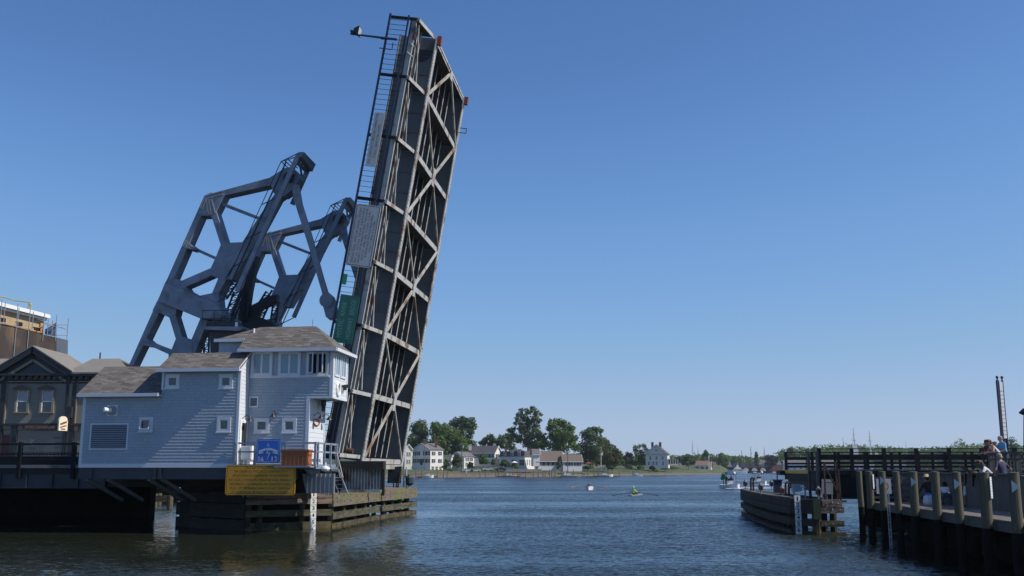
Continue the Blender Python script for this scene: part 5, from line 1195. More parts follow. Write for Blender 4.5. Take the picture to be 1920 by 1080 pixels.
def tree(name, label, px, top, hw, base, Yd, mk, shape='round', n=3600, size=0.62, group='trees on the far shore', seed=0, trunk=True, crown_base=None, nb=38):
    Yd = Yd + 26 if 440 <= Yd <= 500 and trunk else yfix(Yd); rg = random.Random(seed * 13 + int(px)); g = at(px, base, Yd); t = at(px, top, Yd); H = t.z - g.z; hwm = hw * Yd / F
    gz = max(0.3, g.z) if base > 870 else g.z
    root = thing(name, label, 'tree' if trunk else 'shrub', V((g.x, g.y, g.z)), group)
    cb = g.z + H * (0.05 if crown_base is None else crown_base) if trunk else g.z
    m = MB(); bl = crown_blobs(V((g.x, g.y, 0)), hwm, cb, t.z, rg, shape, nb)
    foliage(m, bl, n, size, rg); m.build('crown' if trunk else 'foliage', LM[mk], root)
    m = MB(); r0 = max(0.08, H * 0.022)
    m.tube(V((g.x, g.y, g.z - 0.6)), V((g.x, g.y, g.z + H * (0.55 if trunk else 0.5))), r0, r0 * 0.5, 7)
    for c, rx, rz in bl[::4]: m.tube(V((g.x, g.y, g.z + H * (0.3 if trunk else 0.1))), c, r0 * 0.4, r0 * 0.12, 5)
    m.build('trunk' if trunk else 'stem', M['bark'], root)
    return root
def clump_tree(name, label, Yd, mk, circles, trunk_x, base, dens=1.0, size=0.62, seed=0, group='trees on the far shore', k=3.195, ox=787, oy=712):
    """crown from clumps; circles are (x, y, r) in an enlarged view of the far shore"""
    rg = random.Random(seed + 100); bl = []
    for (x, y, r_) in circles:
        rm = r_ / k * Yd / F
        for q in range(3):
            c = at(ox + x / k, oy + y / k, Yd + rg.uniform(-1, 1) * rm); j = 0.55 if q else 0.0
            bl.append((c + V((rg.uniform(-j, j) * rm, rg.uniform(-.6, .6) * rm, rg.uniform(-j, j) * rm)), rm * (0.92 if not q else rg.uniform(.45, .7)), rm * (0.8 if not q else rg.uniform(.4, .6))))
    g = at(trunk_x, base, Yd); root = thing(name, label, 'tree', g, group)
    area = sum(b[1] * b[2] for b in bl); m = MB(); foliage(m, bl, int(area * 28 * dens / (size * size) * 0.38), size, rg); m.build('crown', LM[mk], root)
    top = max(b[0].z for b in bl); m = MB(); r0 = max(.15, (top - g.z) * .02); m.tube(g - ZZ * .6, V((g.x, g.y, g.z + (top - g.z) * .6)), r0, r0 * .5, 7)
    for c, _a, _b in bl[::6]: m.tube(V((g.x, g.y, g.z + (top - g.z) * .3)), c, r0 * .4, r0 * .1, 5)
    m.build('trunk', M['bark'], root); return root
CT = clump_tree
CT('broadleaf_tree', 'dark tree at the left end of the far shore, half hidden by the leaf', 480, 'dark', [(-30, 290, 45), (5, 270, 45), (25, 315, 45), (-10, 350, 60), (30, 380, 45), (-30, 400, 50)], 786, 868, seed=1)
CT('broadleaf_tree', 'broad mid green tree behind the shuttered white house of the far shore', 474, 'mid', [(95, 280, 40), (100, 310, 50), (150, 315, 60), (200, 340, 60), (245, 370, 55), (120, 370, 60), (180, 400, 70), (60, 410, 60), (260, 410, 45), (110, 430, 60), (230, 430, 50)], 838, 868, seed=2)
CT('broadleaf_tree', 'dark round tree rising above the broad mid green tree of the far shore', 505, 'dark', [(215, 255, 40), (255, 245, 36), (290, 262, 42), (318, 282, 32), (305, 315, 30), (250, 290, 50), (290, 350, 36), (310, 390, 34)], 872, 868, seed=3)
CT('broadleaf_tree', 'low dark open tree behind the dark roofed house with two chimneys', 510, 'dark', [(422, 345, 27), (395, 365, 28), (375, 385, 24), (450, 365, 28), (430, 395, 36)], 917, 866, seed=4)
CT('broadleaf_tree', 'low dark tree between the open tree and the tallest tree of the far shore', 512, 'dark', [(490, 345, 26), (520, 340, 26), (545, 360, 30), (500, 380, 38), (540, 395, 36), (470, 390, 30)], 948, 866, seed=5)
CT('tall_tree', 'tallest tree of the far shore, ragged grey green crown behind the mansard house', 486, 'grey', [(680, 175, 22), (650, 190, 26), (705, 200, 26), (728, 208, 14), (610, 185, 20), (600, 210, 24), (580, 235, 18), (635, 225, 34), (690, 235, 34), (715, 245, 20), (600, 250, 28), (570, 262, 14), (660, 270, 42), (615, 290, 36), (700, 285, 30), (640, 320, 44), (560, 295, 20), (535, 300, 18), (555, 325, 26), (590, 350, 36), (655, 370, 44)], 990, 866, seed=6, dens=.85)
CT('broadleaf_tree', 'lower right skirt of green beside the tallest tree of the far shore', 482, 'mid', [(700, 325, 42), (735, 345, 38), (715, 380, 46), (680, 400, 40), (745, 395, 32)], 1009, 866, seed=7)
CT('broadleaf_tree', 'large round green tree behind the long brown roofed house', 480, 'mid', [(795, 262, 32), (835, 258, 36), (878, 272, 36), (908, 300, 32), (775, 290, 24), (830, 305, 60), (885, 340, 52), (925, 350, 28), (800, 340, 40), (920, 395, 36), (850, 395, 60), (800, 400, 45), (945, 415, 22)], 1052, 870, seed=8)
CT('broadleaf_tree', 'dark tree right of the round green tree above the brown roofed house', 505, 'dark', [(985, 325, 30), (1020, 310, 32), (1058, 300, 28), (1085, 305, 18), (1010, 350, 48), (1060, 345, 42), (985, 395, 42), (1035, 410, 56), (1085, 385, 30), (990, 450, 40), (1050, 460, 45)], 1107, 876, seed=9)
CT('sloping_tree', 'light green tree sloping down to the right behind the flagpole', 515, 'olive', [(1100, 360, 24), (1120, 390, 34), (1150, 415, 36), (1180, 430, 26), (1195, 455, 22), (1110, 430, 45), (1160, 460, 42), (1095, 480, 40), (1140, 500, 40), (1185, 490, 30), (1205, 440, 14)], 1140, 880, seed=10)
CT('copper_tree', 'dark purple tree left of the white gabled mansion', 575, 'purple', [(1245, 445, 20), (1265, 455, 20), (1228, 465, 16), (1250, 478, 28), (1275, 490, 18), (1235, 495, 18)], 1180, 878, seed=12)
CT('slender_tree', 'light grey green tree close behind the purple tree', 610, 'grey', [(1295, 405, 18), (1315, 400, 16), (1340, 395, 18), (1350, 415, 16), (1300, 430, 24), (1335, 435, 22), (1285, 420, 12)], 1201, 876, seed=13, dens=.75)
CT('broadleaf_tree', 'green tree standing directly left of the white gabled mansion', 572, 'mid', [(1310, 455, 24), (1335, 460, 22), (1315, 490, 28), (1295, 500, 22), (1340, 495, 20)], 1202, 878, seed=14)
CT('broadleaf_tree', 'dark round tree standing between the mansion porch and the harbour boathouse', 650, 'dark', [(1605, 462, 20), (1630, 470, 22), (1590, 480, 20), (1615, 490, 30), (1642, 495, 18), (1580, 500, 16)], 1291, 880, seed=15, size=.75)
CT('broadleaf_tree', 'hazy tree left of the brick boathouse, beyond the dark round tree', 760, 'grey', [(1555, 470, 16), (1575, 478, 18), (1545, 488, 14), (1535, 495, 14)], 1273, 880, seed=16, size=.8)
for i, (px, top, hw, base, Yd, lab, mk) in enumerate(((857, 851, 14, 879, 424, 'large shrub in front of the small gabled cottage', 'dark'), (907, 850, 13, 872, 424, 'rounded bush below the dark roofed house', 'mid'), (836, 859, 8, 879, 422, 'bush beside the shuttered white house', 'mid'), (882, 865, 9, 882, 420, 'dark bush above the parked white cars', 'dark'),
        (926, 860, 8, 872, 424, 'bush against the white end wall of the dark roofed house', 'mid'), (946, 862, 12, 876, 424, 'hedge like bush left of the white parasol', 'dark'), (966, 869, 8, 878, 422, 'bright low bush under the white parasol', 'light'), (844, 879, 6, 889, 417, 'small bush on the seawall left of the parked white car', 'mid'),
        (1048, 860, 6, 880, 420, 'thin young shrub in front of the brown roofed house', 'olive'), (1147, 872, 7, 880, 500, 'clipped shrub on the lawn just right of the flagpole', 'dark'), (1180, 871, 11, 879, 540, 'wide clipped shrub on the lawn left of the mansion', 'dark'), (1200, 871, 9, 880, 540, 'round clipped shrub at the left corner of the mansion', 'grey'),
        (1223, 873, 8, 881, 540, 'reddish flowering bush in front of the mansion', 'purple'), (1102, 873, 13, 880, 470, 'dark hedge at the right end of the brown roofed house', 'dark'), (1226, 879, 14, 887, 560, 'low waterside bush below the mansion lawn', 'light'), (1256, 884, 9, 888.5, 590, 'waterside bush right of the mansion lawn', 'light'), (1252, 874, 23, 880, 600, 'long dark hedge in front of the mansion porch', 'dark'))):
    tree('shrub', lab, px, top, hw, base, Yd, mk, 'low', n=700 if hw < 12 else 1100, size=0.42, group='shrubs on the far shore', seed=40 + i, trunk=False, nb=14)
# wooded far bank seen as one mass
rg = random.Random(5); m = MB()
for k in range(190):
    px = 1120 + k * 4.4
    Yd = rg.uniform(960, 1150)
    top = 858 - 3 * math.sin(px * 0.03) - rg.uniform(0, 6) if px < 1460 else 845 - min(6, (px - 1460) * .03) - 4 * math.sin(px * 0.021) - rg.uniform(0, 6)
    c = at(px, top, Yd); g = at(px, 882, Yd); h = c.z - g.z
    for q in range(4): r_ = h * rg.uniform(.28, .42); foliage(m, [(V((c.x + rg.uniform(-5, 5), c.y + rg.uniform(-8, 8), min(c.z - r_ * .8, g.z + h * (0.25 + .2 * q)))), r_ * 1.15, r_ * .85)], 75, 1.5, rg)
o = m.build('far_wood', LM['mid'], origin=(300, 1100, 0)); tag(o, 'far wood along the head of the river', 'wood', kind='stuff')
for i, (px, top, hw, base, Yd, lab, mk, sh) in enumerate(((1324, 843, 10, 880, 880, 'pointed dark tree behind the brick boathouse', 'dark', 'round'), (1419, 845, 8, 876, 900, 'dark conifer between the ship masts behind the boat sheds', 'dark', 'cone'), (1355, 848, 14, 880, 900, 'rounded tree behind the dark boat shed roofs', 'mid', 'round'), (1445, 850, 16, 878, 900, 'dark tree behind the right end of the boat sheds', 'purple', 'round'),
        (1485, 837, 17, 878, 820, 'olive tree above the left end of the right approach railing', 'olive', 'round'), (1530, 835, 13, 878, 860, 'rounded green tree above the railing of the right approach', 'mid', 'round'), (1514, 840, 8, 878, 860, 'small dark tree just left of the rounded tree above the railing', 'dark', 'round'),
        (1560, 846, 20, 878, 860, 'low green tree left of the white sailed ship', 'mid', 'round'), (1660, 843, 24, 878, 900, 'broad low tree right of the white sailed ship', 'mid', 'round'), (1716, 841, 24, 878, 900, 'broad low tree left of the big tree at the right', 'olive', 'round'), (1804, 821, 27, 878, 760, 'big domed tree left of the clearance board', 'mid', 'round'), (1848, 838, 16, 878, 900, 'hazy tree directly left of the clearance board', 'grey', 'round'),
        (1902, 818, 22, 880, 420, 'dark tree at the right edge behind the man in blue', 'dark', 'round'), (1868, 824, 12, 880, 440, 'dark tree behind the foot of the clearance board', 'dark', 'round'), (1768, 838, 22, 878, 960, 'low hazy tree between the two domed trees on the right', 'grey', 'round'))):
    tree('conifer' if sh == 'cone' else 'broadleaf_tree', lab, px, top, hw, base, Yd, mk, sh, n=1500 if hw > 11 else 700, size=0.55 * Yd / 600, group='trees at the head of the river', seed=70 + i, nb=18)

rg = random.Random(8); m = MB()
for k in range(95):
    px = 752 + k * 4.9; Yd = 545 + rg.uniform(-14, 14) + max(0, px - 1100) * .5; c = at(px, rg.uniform(846, 856) + max(0, px - 1080) * .09, Yd); g = at(px, 872, Yd); r_ = (c.z - g.z) * .5
    foliage(m, [(V((c.x + rg.uniform(-3, 3), Yd, g.z + r_ * rg.uniform(.7, 1.3))), r_ * 1.3, r_ * 1.0)], 130, .75, rg)
o = m.build('undergrowth', LM['dark'], origin=(0, 545, 0)); tag(o, 'dark undergrowth behind the houses of the far shore', 'undergrowth', kind='stuff')
# ------------------------------------------------------------------ far shore: houses
M['hwhite'] = mat('white_house_boards', (0.72, 0.70, 0.66), 0.7, var=0.04)
M['hcream'] = mat('cream_house_boards', (0.72, 0.68, 0.58), 0.7, var=0.04)
M['slate'] = mat('dark_slate_roof', (0.095, 0.09, 0.095), 0.8, var=0.2)
M['grey_roof'] = mat('grey_shingle_roof', (0.14, 0.13, 0.13), 0.85, var=0.2)
M['brown_roof'] = mat('brown_shingle_roof', (0.155, 0.115, 0.095), 0.85, var=0.2)
M['red_roof'] = mat('red_brown_roof', (0.20, 0.115, 0.085), 0.85, var=0.2)
M['brick'] = mat('red_brick', (0.22, 0.09, 0.06), 0.85, var=0.2)
M['shutter'] = mat('black_shutter', (0.02, 0.02, 0.024), 0.6)
M['hglass'] = glass('far_window_glass', (0.03, 0.04, 0.05), 0.1)
def hglazed(m, c, u, n, w_, h_, sh, mi=(0, 1, 2)):
    m.box(c, w_ + 0.3, 0.12, h_ + 0.3, (u, n, ZZ), mi[0]); m.box(c + n * 0.07, w_, 0.03, h_, (u, n, ZZ), mi[1])
    m.box(c + n * 0.09, w_, 0.03, 0.09, (u, n, ZZ), mi[0]); m.box(c + n * 0.09, 0.08, 0.03, h_, (u, n, ZZ), mi[0])
    if sh:
        for s in (-1, 1): m.box(c + u * (s * (w_ / 2 + 0.33)) + n * 0.05, 0.5, 0.1, h_ + 0.1, (u, n, ZZ), mi[2])
def far_house(name, label, l, c, r, Yd, psi, yb, ye, yr, ridge, wall='hwhite', roof='grey_roof', winL=(), winR=(), chim=(), over=0.4, cat='house', dmax=None, gable_trim=True, hip=False):
    """corner c nearest; face L runs left from it, face R runs right (the sunny side)"""
    Yd = yfix(Yd); psi = R(psi); K = lambda px: at(px, 880, 1.0).x
    C = at(c, 880, Yd); C = V((C.x, Yd, 0)); dl = V((-math.cos(psi), math.sin(psi), 0)); dr = V((math.sin(psi), math.cos(psi), 0))
    k = K(l); a = (C.x - k * C.y) / (math.cos(psi) + k * math.sin(psi))
    k = K(r); b = (k * C.y - C.x) / (math.sin(psi) - k * math.cos(psi)); b = min(b, dmax or 14) if b > 0.5 else (dmax or 8)
    zb = at(c, yb, Yd).z; ze = at(c, ye, Yd).z; zr = at(c, yr, Yd + 4).z; h = ze - zb
    root = thing(name, label, cat, C + (dl * a + dr * b) / 2 + ZZ * zb)
    nL = -dr; nR = -dl
    m = MB(); P = [C, C + dl * a, C + dl * a + dr * b, C + dr * b]
    m.prism([p + ZZ * (zb - 1.4) for p in P], ZZ * (h + 1.4))
    if not hip:
        if ridge == 'L': m.prism([C + ZZ * ze, C + dr * b + ZZ * ze, C + dr * (b / 2) + ZZ * (zr - 0.1)], dl * a)
        else: m.prism([C + ZZ * ze, C + dl * a + ZZ * ze, C + dl * (a / 2) + ZZ * (zr - 0.1)], dr * b)
    m.build('wall', M[wall], root)
    m = MB(); o = over; th = 0.18
    if hip:
        q = [C - dl * o - dr * o, C + dl * (a + o) - dr * o, C + dl * (a + o) + dr * (b + o), C - dl * o + dr * (b + o)]
        if a >= b: e0, e1 = C + dl * (b / 2) + dr * (b / 2), C + dl * (a - b / 2) + dr * (b / 2)
        else: e0, e1 = C + dl * (a / 2) + dr * (a / 2), C + dl * (a / 2) + dr * (b - a / 2)
        Z0, Z1 = ZZ * ze, ZZ * zr
        if a >= b: m.add([x + Z0 for x in q] + [e0 + Z1, e1 + Z1], [(0, 1, 5, 4), (1, 2, 5), (2, 3, 4, 5), (3, 0, 4), (3, 2, 1, 0)])
        else: m.add([x + Z0 for x in q] + [e0 + Z1, e1 + Z1], [(0, 1, 4), (1, 2, 5, 4), (2, 3, 5), (3, 0, 4, 5), (3, 2, 1, 0)])
    elif ridge == 'L':
        for (d0, d1) in ((-o, b / 2), (b + o, b / 2)):
            z0 = ze - (zr - ze) * o / (b / 2)
            m.prism([C - dl * o + dr * d0 + ZZ * z0, C + dl * (a + o) + dr * d0 + ZZ * z0, C + dl * (a + o) + dr * d1 + ZZ * zr, C - dl * o + dr * d1 + ZZ * zr], ZZ * th)
    else:
        for (d0, d1) in ((-o, a / 2), (a + o, a / 2)):
            z0 = ze - (zr - ze) * o / (a / 2)
            m.prism([C - dr * o + dl * d0 + ZZ * z0, C + dr * (b + o) + dl * d0 + ZZ * z0, C + dr * (b + o) + dl * d1 + ZZ * zr, C - dr * o + dl * d1 + ZZ * zr], ZZ * th)
    rf = m.build('roof', M[roof], root)
    m = MB()                                                 # eave boards
    if ridge == 'R' and not hip:
        for s0, s1 in ((-o, a / 2), (a + o, a / 2)):
            z0 = ze - (zr - ze) * o / (a / 2); m.bar(C - dr * (o + 0.05) + dl * s0 + ZZ * z0, C - dr * (o + 0.05) + dl * s1 + ZZ * zr, 0.1, 0.35)
        m.bar(C - dr * 0.06 + dl * -0.3 + ZZ * (ze - 0.1), C - dr * 0.06 + dl * (a + 0.3) + ZZ * (ze - 0.1), 0.1, 0.3)
    else:
        for s0, s1 in ((-o, b / 2), (b + o, b / 2)):
            if not hip: z0 = ze - (zr - ze) * o / (b / 2); m.bar(C - dl * (o + 0.05) + dr * s0 + ZZ * z0, C - dl * (o + 0.05) + dr * s1 + ZZ * zr, 0.1, 0.35)
    m.bar(C - dl * o - dr * (o + 0.05) + ZZ * (ze - 0.2), C + dl * (a + o) - dr * (o + 0.05) + ZZ * (ze - 0.2), 0.08, 0.25); m.build('eave_trim', M['hwhite'], root)
    for face, wins in (('L', winL), ('R', winR)):
        L_, u, nn = (a, dl, nL) if face == 'L' else (b, dr, nR)
        for (f, g, w_, h_, sh) in wins:
            c_ = C + u * (L_ * f) + nn * 0.03 + ZZ * (zb + h * g)
            m = MB(); hglazed(m, c_, u, nn, w_, h_, sh); m.build('window', [M['hwhite'], M['hglass'], M['shutter']], root)
    for (px, yt, yb2, w_, mk) in chim:
        p = at(px, yb2, Yd + 5); q = at(px, yt, Yd + 5); m = MB(); m.box(V((p.x, p.y, (q.z + p.z) / 2 - 0.5)), w_, w_, q.z - p.z + 1); m.box(V((p.x, p.y, q.z)), w_ + 0.25, w_ + 0.25, 0.2); m.build('chimney', M[mk], rf)
    return root, C, dl, dr, a, b, zb, ze, zr
def grid(cols, rows, w_, h_, sh=True): return [(f, g, w_, h_, sh) for f in cols for g in rows]
far_house('gabled_house', 'narrow cream gabled house at the left end of the far shore beside the bridge leaf', 757.5, 758.5, 773.5, 424, 70, 875.5, 842, 833.5, 'L', 'hcream', 'grey_roof', (), grid((.36, .66), (.3, .72), 0.6, 1.6, False), over=0.3, dmax=3.4)
r_, C, dl, dr, a, b, zb, ze, zr = far_house('shuttered_house', 'three storey white house with black shutters and a grey pediment roof', 774, 806.5, 830.5, 424, 42, 884, 842.5, 831.5, 'R', 'hwhite', 'grey_roof', grid((.12, .32, .68, .9), (.48, .82), 0.9, 1.6), grid((.25, .75), (.48, .82), 0.9, 1.5) + grid((.2, .5, .8), (.14,), 1.3, 1.6, False), chim=((797.5, 825, 834, 1.0, 'brick'), (817.5, 823.5, 834, 1.0, 'brick')), dmax=10)
m = MB(); dcol = C + dl * (a * .5) - dr * 0.05
m.box(dcol + ZZ * (zb + 4.1), 1.4, 0.2, 2.6, (dl, -dr, ZZ), 0); m.box(dcol - dr * 0.4 + ZZ * (zb + 5.5), 2.6, 1.0, 0.2, (dl, -dr, ZZ), 1); m.build('porch_door', [M['shutter'], M['hwhite']], r_)
far_house('low_garage', 'low grey roofed garage between the shuttered house and the cottage', 831, 846, 849, 430, 25, 871, 857, 853.5, 'L', 'hwhite', 'grey_roof', grid((.3, .7), (.5,), 0.9, 1.0, False), (), dmax=5)
far_house('gabled_cottage', 'white cottage with a grey gable behind the large shrub and utility pole', 846, 870, 889, 430, 40, 876, 855.5, 847.5, 'R', 'hwhite', 'grey_roof', grid((.3, .7), (.35, .75), 0.8, 1.1, False), grid((.3, .7), (.72,), 2.2, 1.2, False) + grid((.25, .6), (.25,), 1.4, 1.6, False), dmax=7)
far_house('dark_roofed_house', 'long white house with a dark roof, white gable end and two white chimneys', 879, 927.5, 939.5, 436, 24, 868, 848.5, 836.5, 'L', 'hwhite', 'slate', grid((.12, .26, .5, .68, .86), (.68,), 0.9, 1.5), grid((.3, .72), (.66,), 0.8, 1.6), chim=((881.5, 834, 840, 1.1, 'hwhite'), (927, 832.5, 838, 1.1, 'hwhite')), dmax=7)
r_, C, dl, dr, a, b, zb, ze, zr = far_house('mansard_house', 'white house with a dark mansard roof and three dormers', 936, 984, 1002, 428, 30, 875.5, 856, 842, 'L', 'hwhite', 'slate', grid((.12, .42, .8), (.42,), 1.0, 2.4), grid((.25, .5, .75), (.45,), 0.7, 2.2, False), dmax=10, hip=True, chim=((948, 838, 845, 0.9, 'brick'), (994, 840, 846, 0.9, 'brick')))
m = MB(); z1 = ze + (zr - ze) * 0.72; s_ = 1.1
m.prism([C + dl * s_ * .2 + dr * s_ * .2 + ZZ * ze, C + dl * (a - .2) + dr * .2 + ZZ * ze, C + dl * (a - .2) + dr * (b - .2) + ZZ * ze, C + dl * .2 + dr * (b - .2) + ZZ * ze], ZZ * (z1 - ze)); m.build('mansard', M['slate'], r_)
for f in (.22, .5, .78):
    m = MB(); c_ = C + dl * (a * f) - dr * 0.0 + ZZ * ((ze + z1) / 2 - 0.1); hglazed(m, c_, dl, -dr, 0.8, 1.5, False); m.box(c_ + dr * 0.6 + ZZ * 1.0, 1.5, 1.6, 0.25, (dl, -dr, ZZ), 0); m.box(c_ + dr * 0.5, 1.2, 0.9, 1.9, (dl, -dr, ZZ), 0); m.build('dormer', [M['hwhite'], M['hglass'], M['shutter']], r_)
far_house('grey_house', 'grey roofed house half hidden behind the brown roofed house', 1000, 1012, 1012, 446, -8, 868, 852, 842.5, 'L', 'hwhite', 'grey_roof', (), (), dmax=6)
far_house('long_house', 'long low white house under the taller part of the brown roof', 1008.5, 1056, 1056, 424, -9, 876, 864.5, 846.5, 'L', 'hwhite', 'brown_roof', grid((.12, .32, .5, .68, .86), (.55,), 0.9, 1.2), (), dmax=7)
far_house('house_wing', 'lower right wing of the long brown roofed house', 1056, 1091.5, 1091.5, 423, -9, 877.5, 865, 853, 'L', 'hwhite', 'brown_roof', grid((.15, .3, .62, .75), (.6,), 0.9, 1.2), (), dmax=6)
r_, C, dl, dr, a, b, zb, ze, zr = far_house('mansion', 'white gabled mansion with two tall dark chimneys on the lawn', 1211, 1252, 1258, 565, 14, 873, 850, 834, 'R', 'hwhite', 'grey_roof', grid((.22, .5, .78), (.62,), 0.9, 1.8, False) + grid((.2, .5, .65, .85), (.18,), 0.9, 1.8, False), grid((.5,), (.6,), 0.8, 1.6, False), chim=((1223.5, 829.5, 845, 1.2, 'rust'), (1238, 829.5, 842, 1.2, 'rust')), dmax=12, over=0.7)
m = MB(); hglazed(m, C + dl * (a * .5) - dr * 0.05 + ZZ * (ze + 1.6), dl, -dr, 1.6, 1.0, False); m.box(C + dl * (a * .5) - dr * 0.5 + ZZ * (ze - 0.1), a + 1.6, 1.2, 0.3, (dl, -dr, ZZ), 0); m.build('gable_window', [M['hwhite'], M['hglass'], M['shutter']], r_)
m = MB(); c_ = at(1261, 872, 566)
m.box(c_ + ZZ * 3.0, 5.8, 4, 0.3, mi=1); m.box(c_ + ZZ * 0.3, 5.8, 4, 0.6)
for k in range(5): m.box(c_ + V((-2.7 + k * 1.35, -1.9, 1.6)), 0.25, 0.25, 2.8)
m.box(c_ + V((0, 1.5, 1.5)), 5.4, 0.2, 2.8, mi=2); m.build('porch', [M['hwhite'], M['grey_roof'], M['hglass']], r_)
m = MB(); c_ = at(1219, 843, 572); m.box(c_ , 7, 8, 0.3, mi=1); m.box(c_ - ZZ * 2.5, 5.5, 6, 5); m.build('side_wing', [M['hwhite'], M['grey_roof']], r_)
far_house('brick_boathouse', 'boathouse with a red brown roof at the harbour corner', 1301, 1333, 1340, 690, 15, 882.5, 872, 864.5, 'L', 'hwhite', 'red_roof', grid((.2, .5, .8), (.5,), 2.2, 1.6, False), (), chim=((1333.5, 863, 874, 2.0, 'brick'),), cat='boathouse', dmax=10)
# boat sheds with arched openings
sh = thing('boat_sheds', 'row of dark roofed boat sheds with pale arched openings at the head of the river', 'boat shed', at(1410, 885, 900))
m = MB(); 
def bxpx(m, x0, y0, x1, y1, Yd, dep, mi=0):
    Yd = yfix(Yd); p = at(x0, y0, Yd); q = at(x1, y1, Yd); m.box(V(((p.x + q.x) / 2, Yd + dep / 2, (p.z + q.z) / 2)), abs(q.x - p.x), dep, abs(p.z - q.z), mi=mi)
bxpx(m, 1336, 876, 1372, 885, 905, 12, 0); bxpx(m, 1372, 876, 1455, 885.5, 915, 12, 0); bxpx(m, 1448, 873, 1464, 885, 905, 8, 1); m.build('wall', [M['shutter'], M['brick']], sh)
m = MB()
for (x0, x1, yr_, ye_, Yd) in ((1335, 1373, 867, 876, 904), (1372, 1392, 868, 877, 910), (1390, 1412, 868, 877, 910), (1410, 1430, 868, 877, 910), (1428, 1450, 868, 876, 910), (1414, 1466, 863, 872, 930)):
    a_, b_ = at(x0, ye_, Yd), at(x1, ye_, Yd); c_ = at((x0 + x1) / 2, yr_, Yd)
    if x1 - x0 > 30: m.prism([a_, b_, V((b_.x, Yd + 8, c_.z)), V((a_.x, Yd + 8, c_.z))], ZZ * 0.4)
    else: m.prism([a_, c_, b_], V((0, 14, 0)))
m.build('roof', M['slate'], sh)
for x in (1399, 1415, 1431, 1447):
    m = MB(); a_ = at(x, 883.3, 908); n_ = 10; rx_ = 2.6 if x < 1445 else 1.5; pts = [a_ + V((rx_ * math.cos(math.pi * k / n_), 0, 2.8 * math.sin(math.pi * k / n_))) for k in range(n_ + 1)]
    m.prism(pts, V((0, 0.4, 0))); m.build('arched_opening', M['hwhite'], sh)
# sheds behind the railing of the right approach
for (x0, x1, ye_, yr_, yb_, lab, mk, rk) in ((1518, 1565, 872, 862, 884, 'red shed seen between the rails of the right approach', 'brick', 'grey_roof'), (1470, 1512, 870, 863, 884, 'white shed seen between the rails at the left end of the approach', 'hwhite', 'grey_roof'), (1600, 1640, 873, 866, 884, 'low white building between the rails below the white sailed ship', 'hwhite', 'slate'), (1668, 1700, 872, 866, 884, 'grey building between the rails right of the white sailed ship', 'concrete', 'slate')):
    far_house('harbour_shed', lab, x0, x1 - 2, x1, 720, 10, yb_, ye_, yr_, 'L', mk, rk, grid((.2, .5, .8), (.5,), 1.2, 1.4, False), (), cat='shed', dmax=9)

# ------------------------------------------------------------------ far shore: seawall, docks, poles, cars
sw_ = thing('seawall', 'pale low stone seawall along the far shore below the houses', 'seawall', at(900, 888, 410))
m = MB(); line = [onz(px, y, 0) + V((0, 3, 0)) for px, y in ((757, 895.9), (800, 895.7), (860, 895), (930, 894.5), (1000, 894.1), (1045, 893.8))]
for a_, b_ in zip(line[:-1], line[1:]): m.bar(a_ + ZZ * 0.95, b_ + ZZ * 0.95, 0.6, 1.3)
m.build('wall', M['stone'], sw_)
m = MB(); bxpx(m, 757, 880, 808, 885.5, 416, 1, 0); bxpx(m, 944, 879.5, 1016, 885, 416, 1, 0); m.build('upper_wall', mat('sandy_retaining_wall', (0.38, 0.33, 0.27), 0.9, var=0.15), sw_)
dpl = thing('dock_piling', 'slender wooden dock piling in the water off the far shore', 'piling', (0, 0, 0), 'dock pilings off the far shore')
m = MB(); m.tube((0, 0, -1), (0, 0, 3.0), 0.2, 0.17, 7); m.build('shaft', M['wood_brown'], dpl); first = True
for px, dx in ((780, 0), (789, -3), (821, 2), (831.5, 0), (837.5, -2), (902, 8), (912, 8), (930, 2), (935, 0), (948, 1), (956, 2), (962, 0), (971, 3), (975, 5), (986, 1), (1000, 2), (1009, 3), (1018, 2), (1022, 1), (1030, 3), (1034, 2), (1041, 1), (1052, 2), (1062, 4), (1074, 3), (1090, 4), (1102, 1), (1114, 0), (1119, 2), (1122, 1), (1130, 4), (1139, 2), (1147, 3), (1158, 5), (1185, 2)):
    o = dpl if first else copy_tree(dpl); first = False
    yy = 896.2 - (px - 760) * 0.0085 + dx * 0.0; p = onz(px, yy + 0.4, 0); o.location = p + V((0, -dx * 1.5, -0.3 * (dx % 3)))
dk = thing('floating_dock', 'low wooden floating docks along the far shore', 'dock', at(980, 892, 400))
for x0, x1, Yd in ((776, 822, 385), (930, 975, 402), (1050, 1082, 402), (1112, 1142, 420)):
    m = MB(); p = at(x0, 880, Yd); q = at(x1, 880, Yd); m.box(V(((p.x + q.x) / 2, Yd, 0.3)), q.x - p.x, 2, 0.45); m.build('float', M['wood_grey'], dk)
for px, top, base, Yd, lab in ((795.5, 826, 886, 414, 'tall utility pole with a crossarm in front of the shuttered house'), (866, 830, 886, 414, 'utility pole with a transformer beside the gabled cottage'), (934.5, 851, 889, 410, 'bare pole in front of the white gable end'), (1064.5, 850, 884, 414, 'bare pole in front of the brown roofed wing')):
    Yd = yfix(Yd); p = at(px, base, Yd); q = at(px, top, Yd); up_ = thing('utility_pole', lab, 'utility pole', p, 'poles on the far shore'); m = MB(); m.tube(p - ZZ, q, 0.2, 0.14, 7); m.build('pole', M['wood_grey'], up_)
    if px < 800: m = MB(); m.box(q - ZZ * 0.5, 3.2, 0.15, 0.25); m.box(q - ZZ * 1.4, 2.4, 0.15, 0.25); m.build('crossarm', M['wood_grey'], up_)
    elif px < 900: m = MB(); m.tube(q - ZZ * 2.4 + V((0.4, 0, 0)), q - ZZ * 1.0 + V((0.4, 0, 0)), 0.4, n=9); m.box(q - ZZ * 0.3, 1.8, 0.12, 0.18); m.build('transformer', M['louvre'], up_)
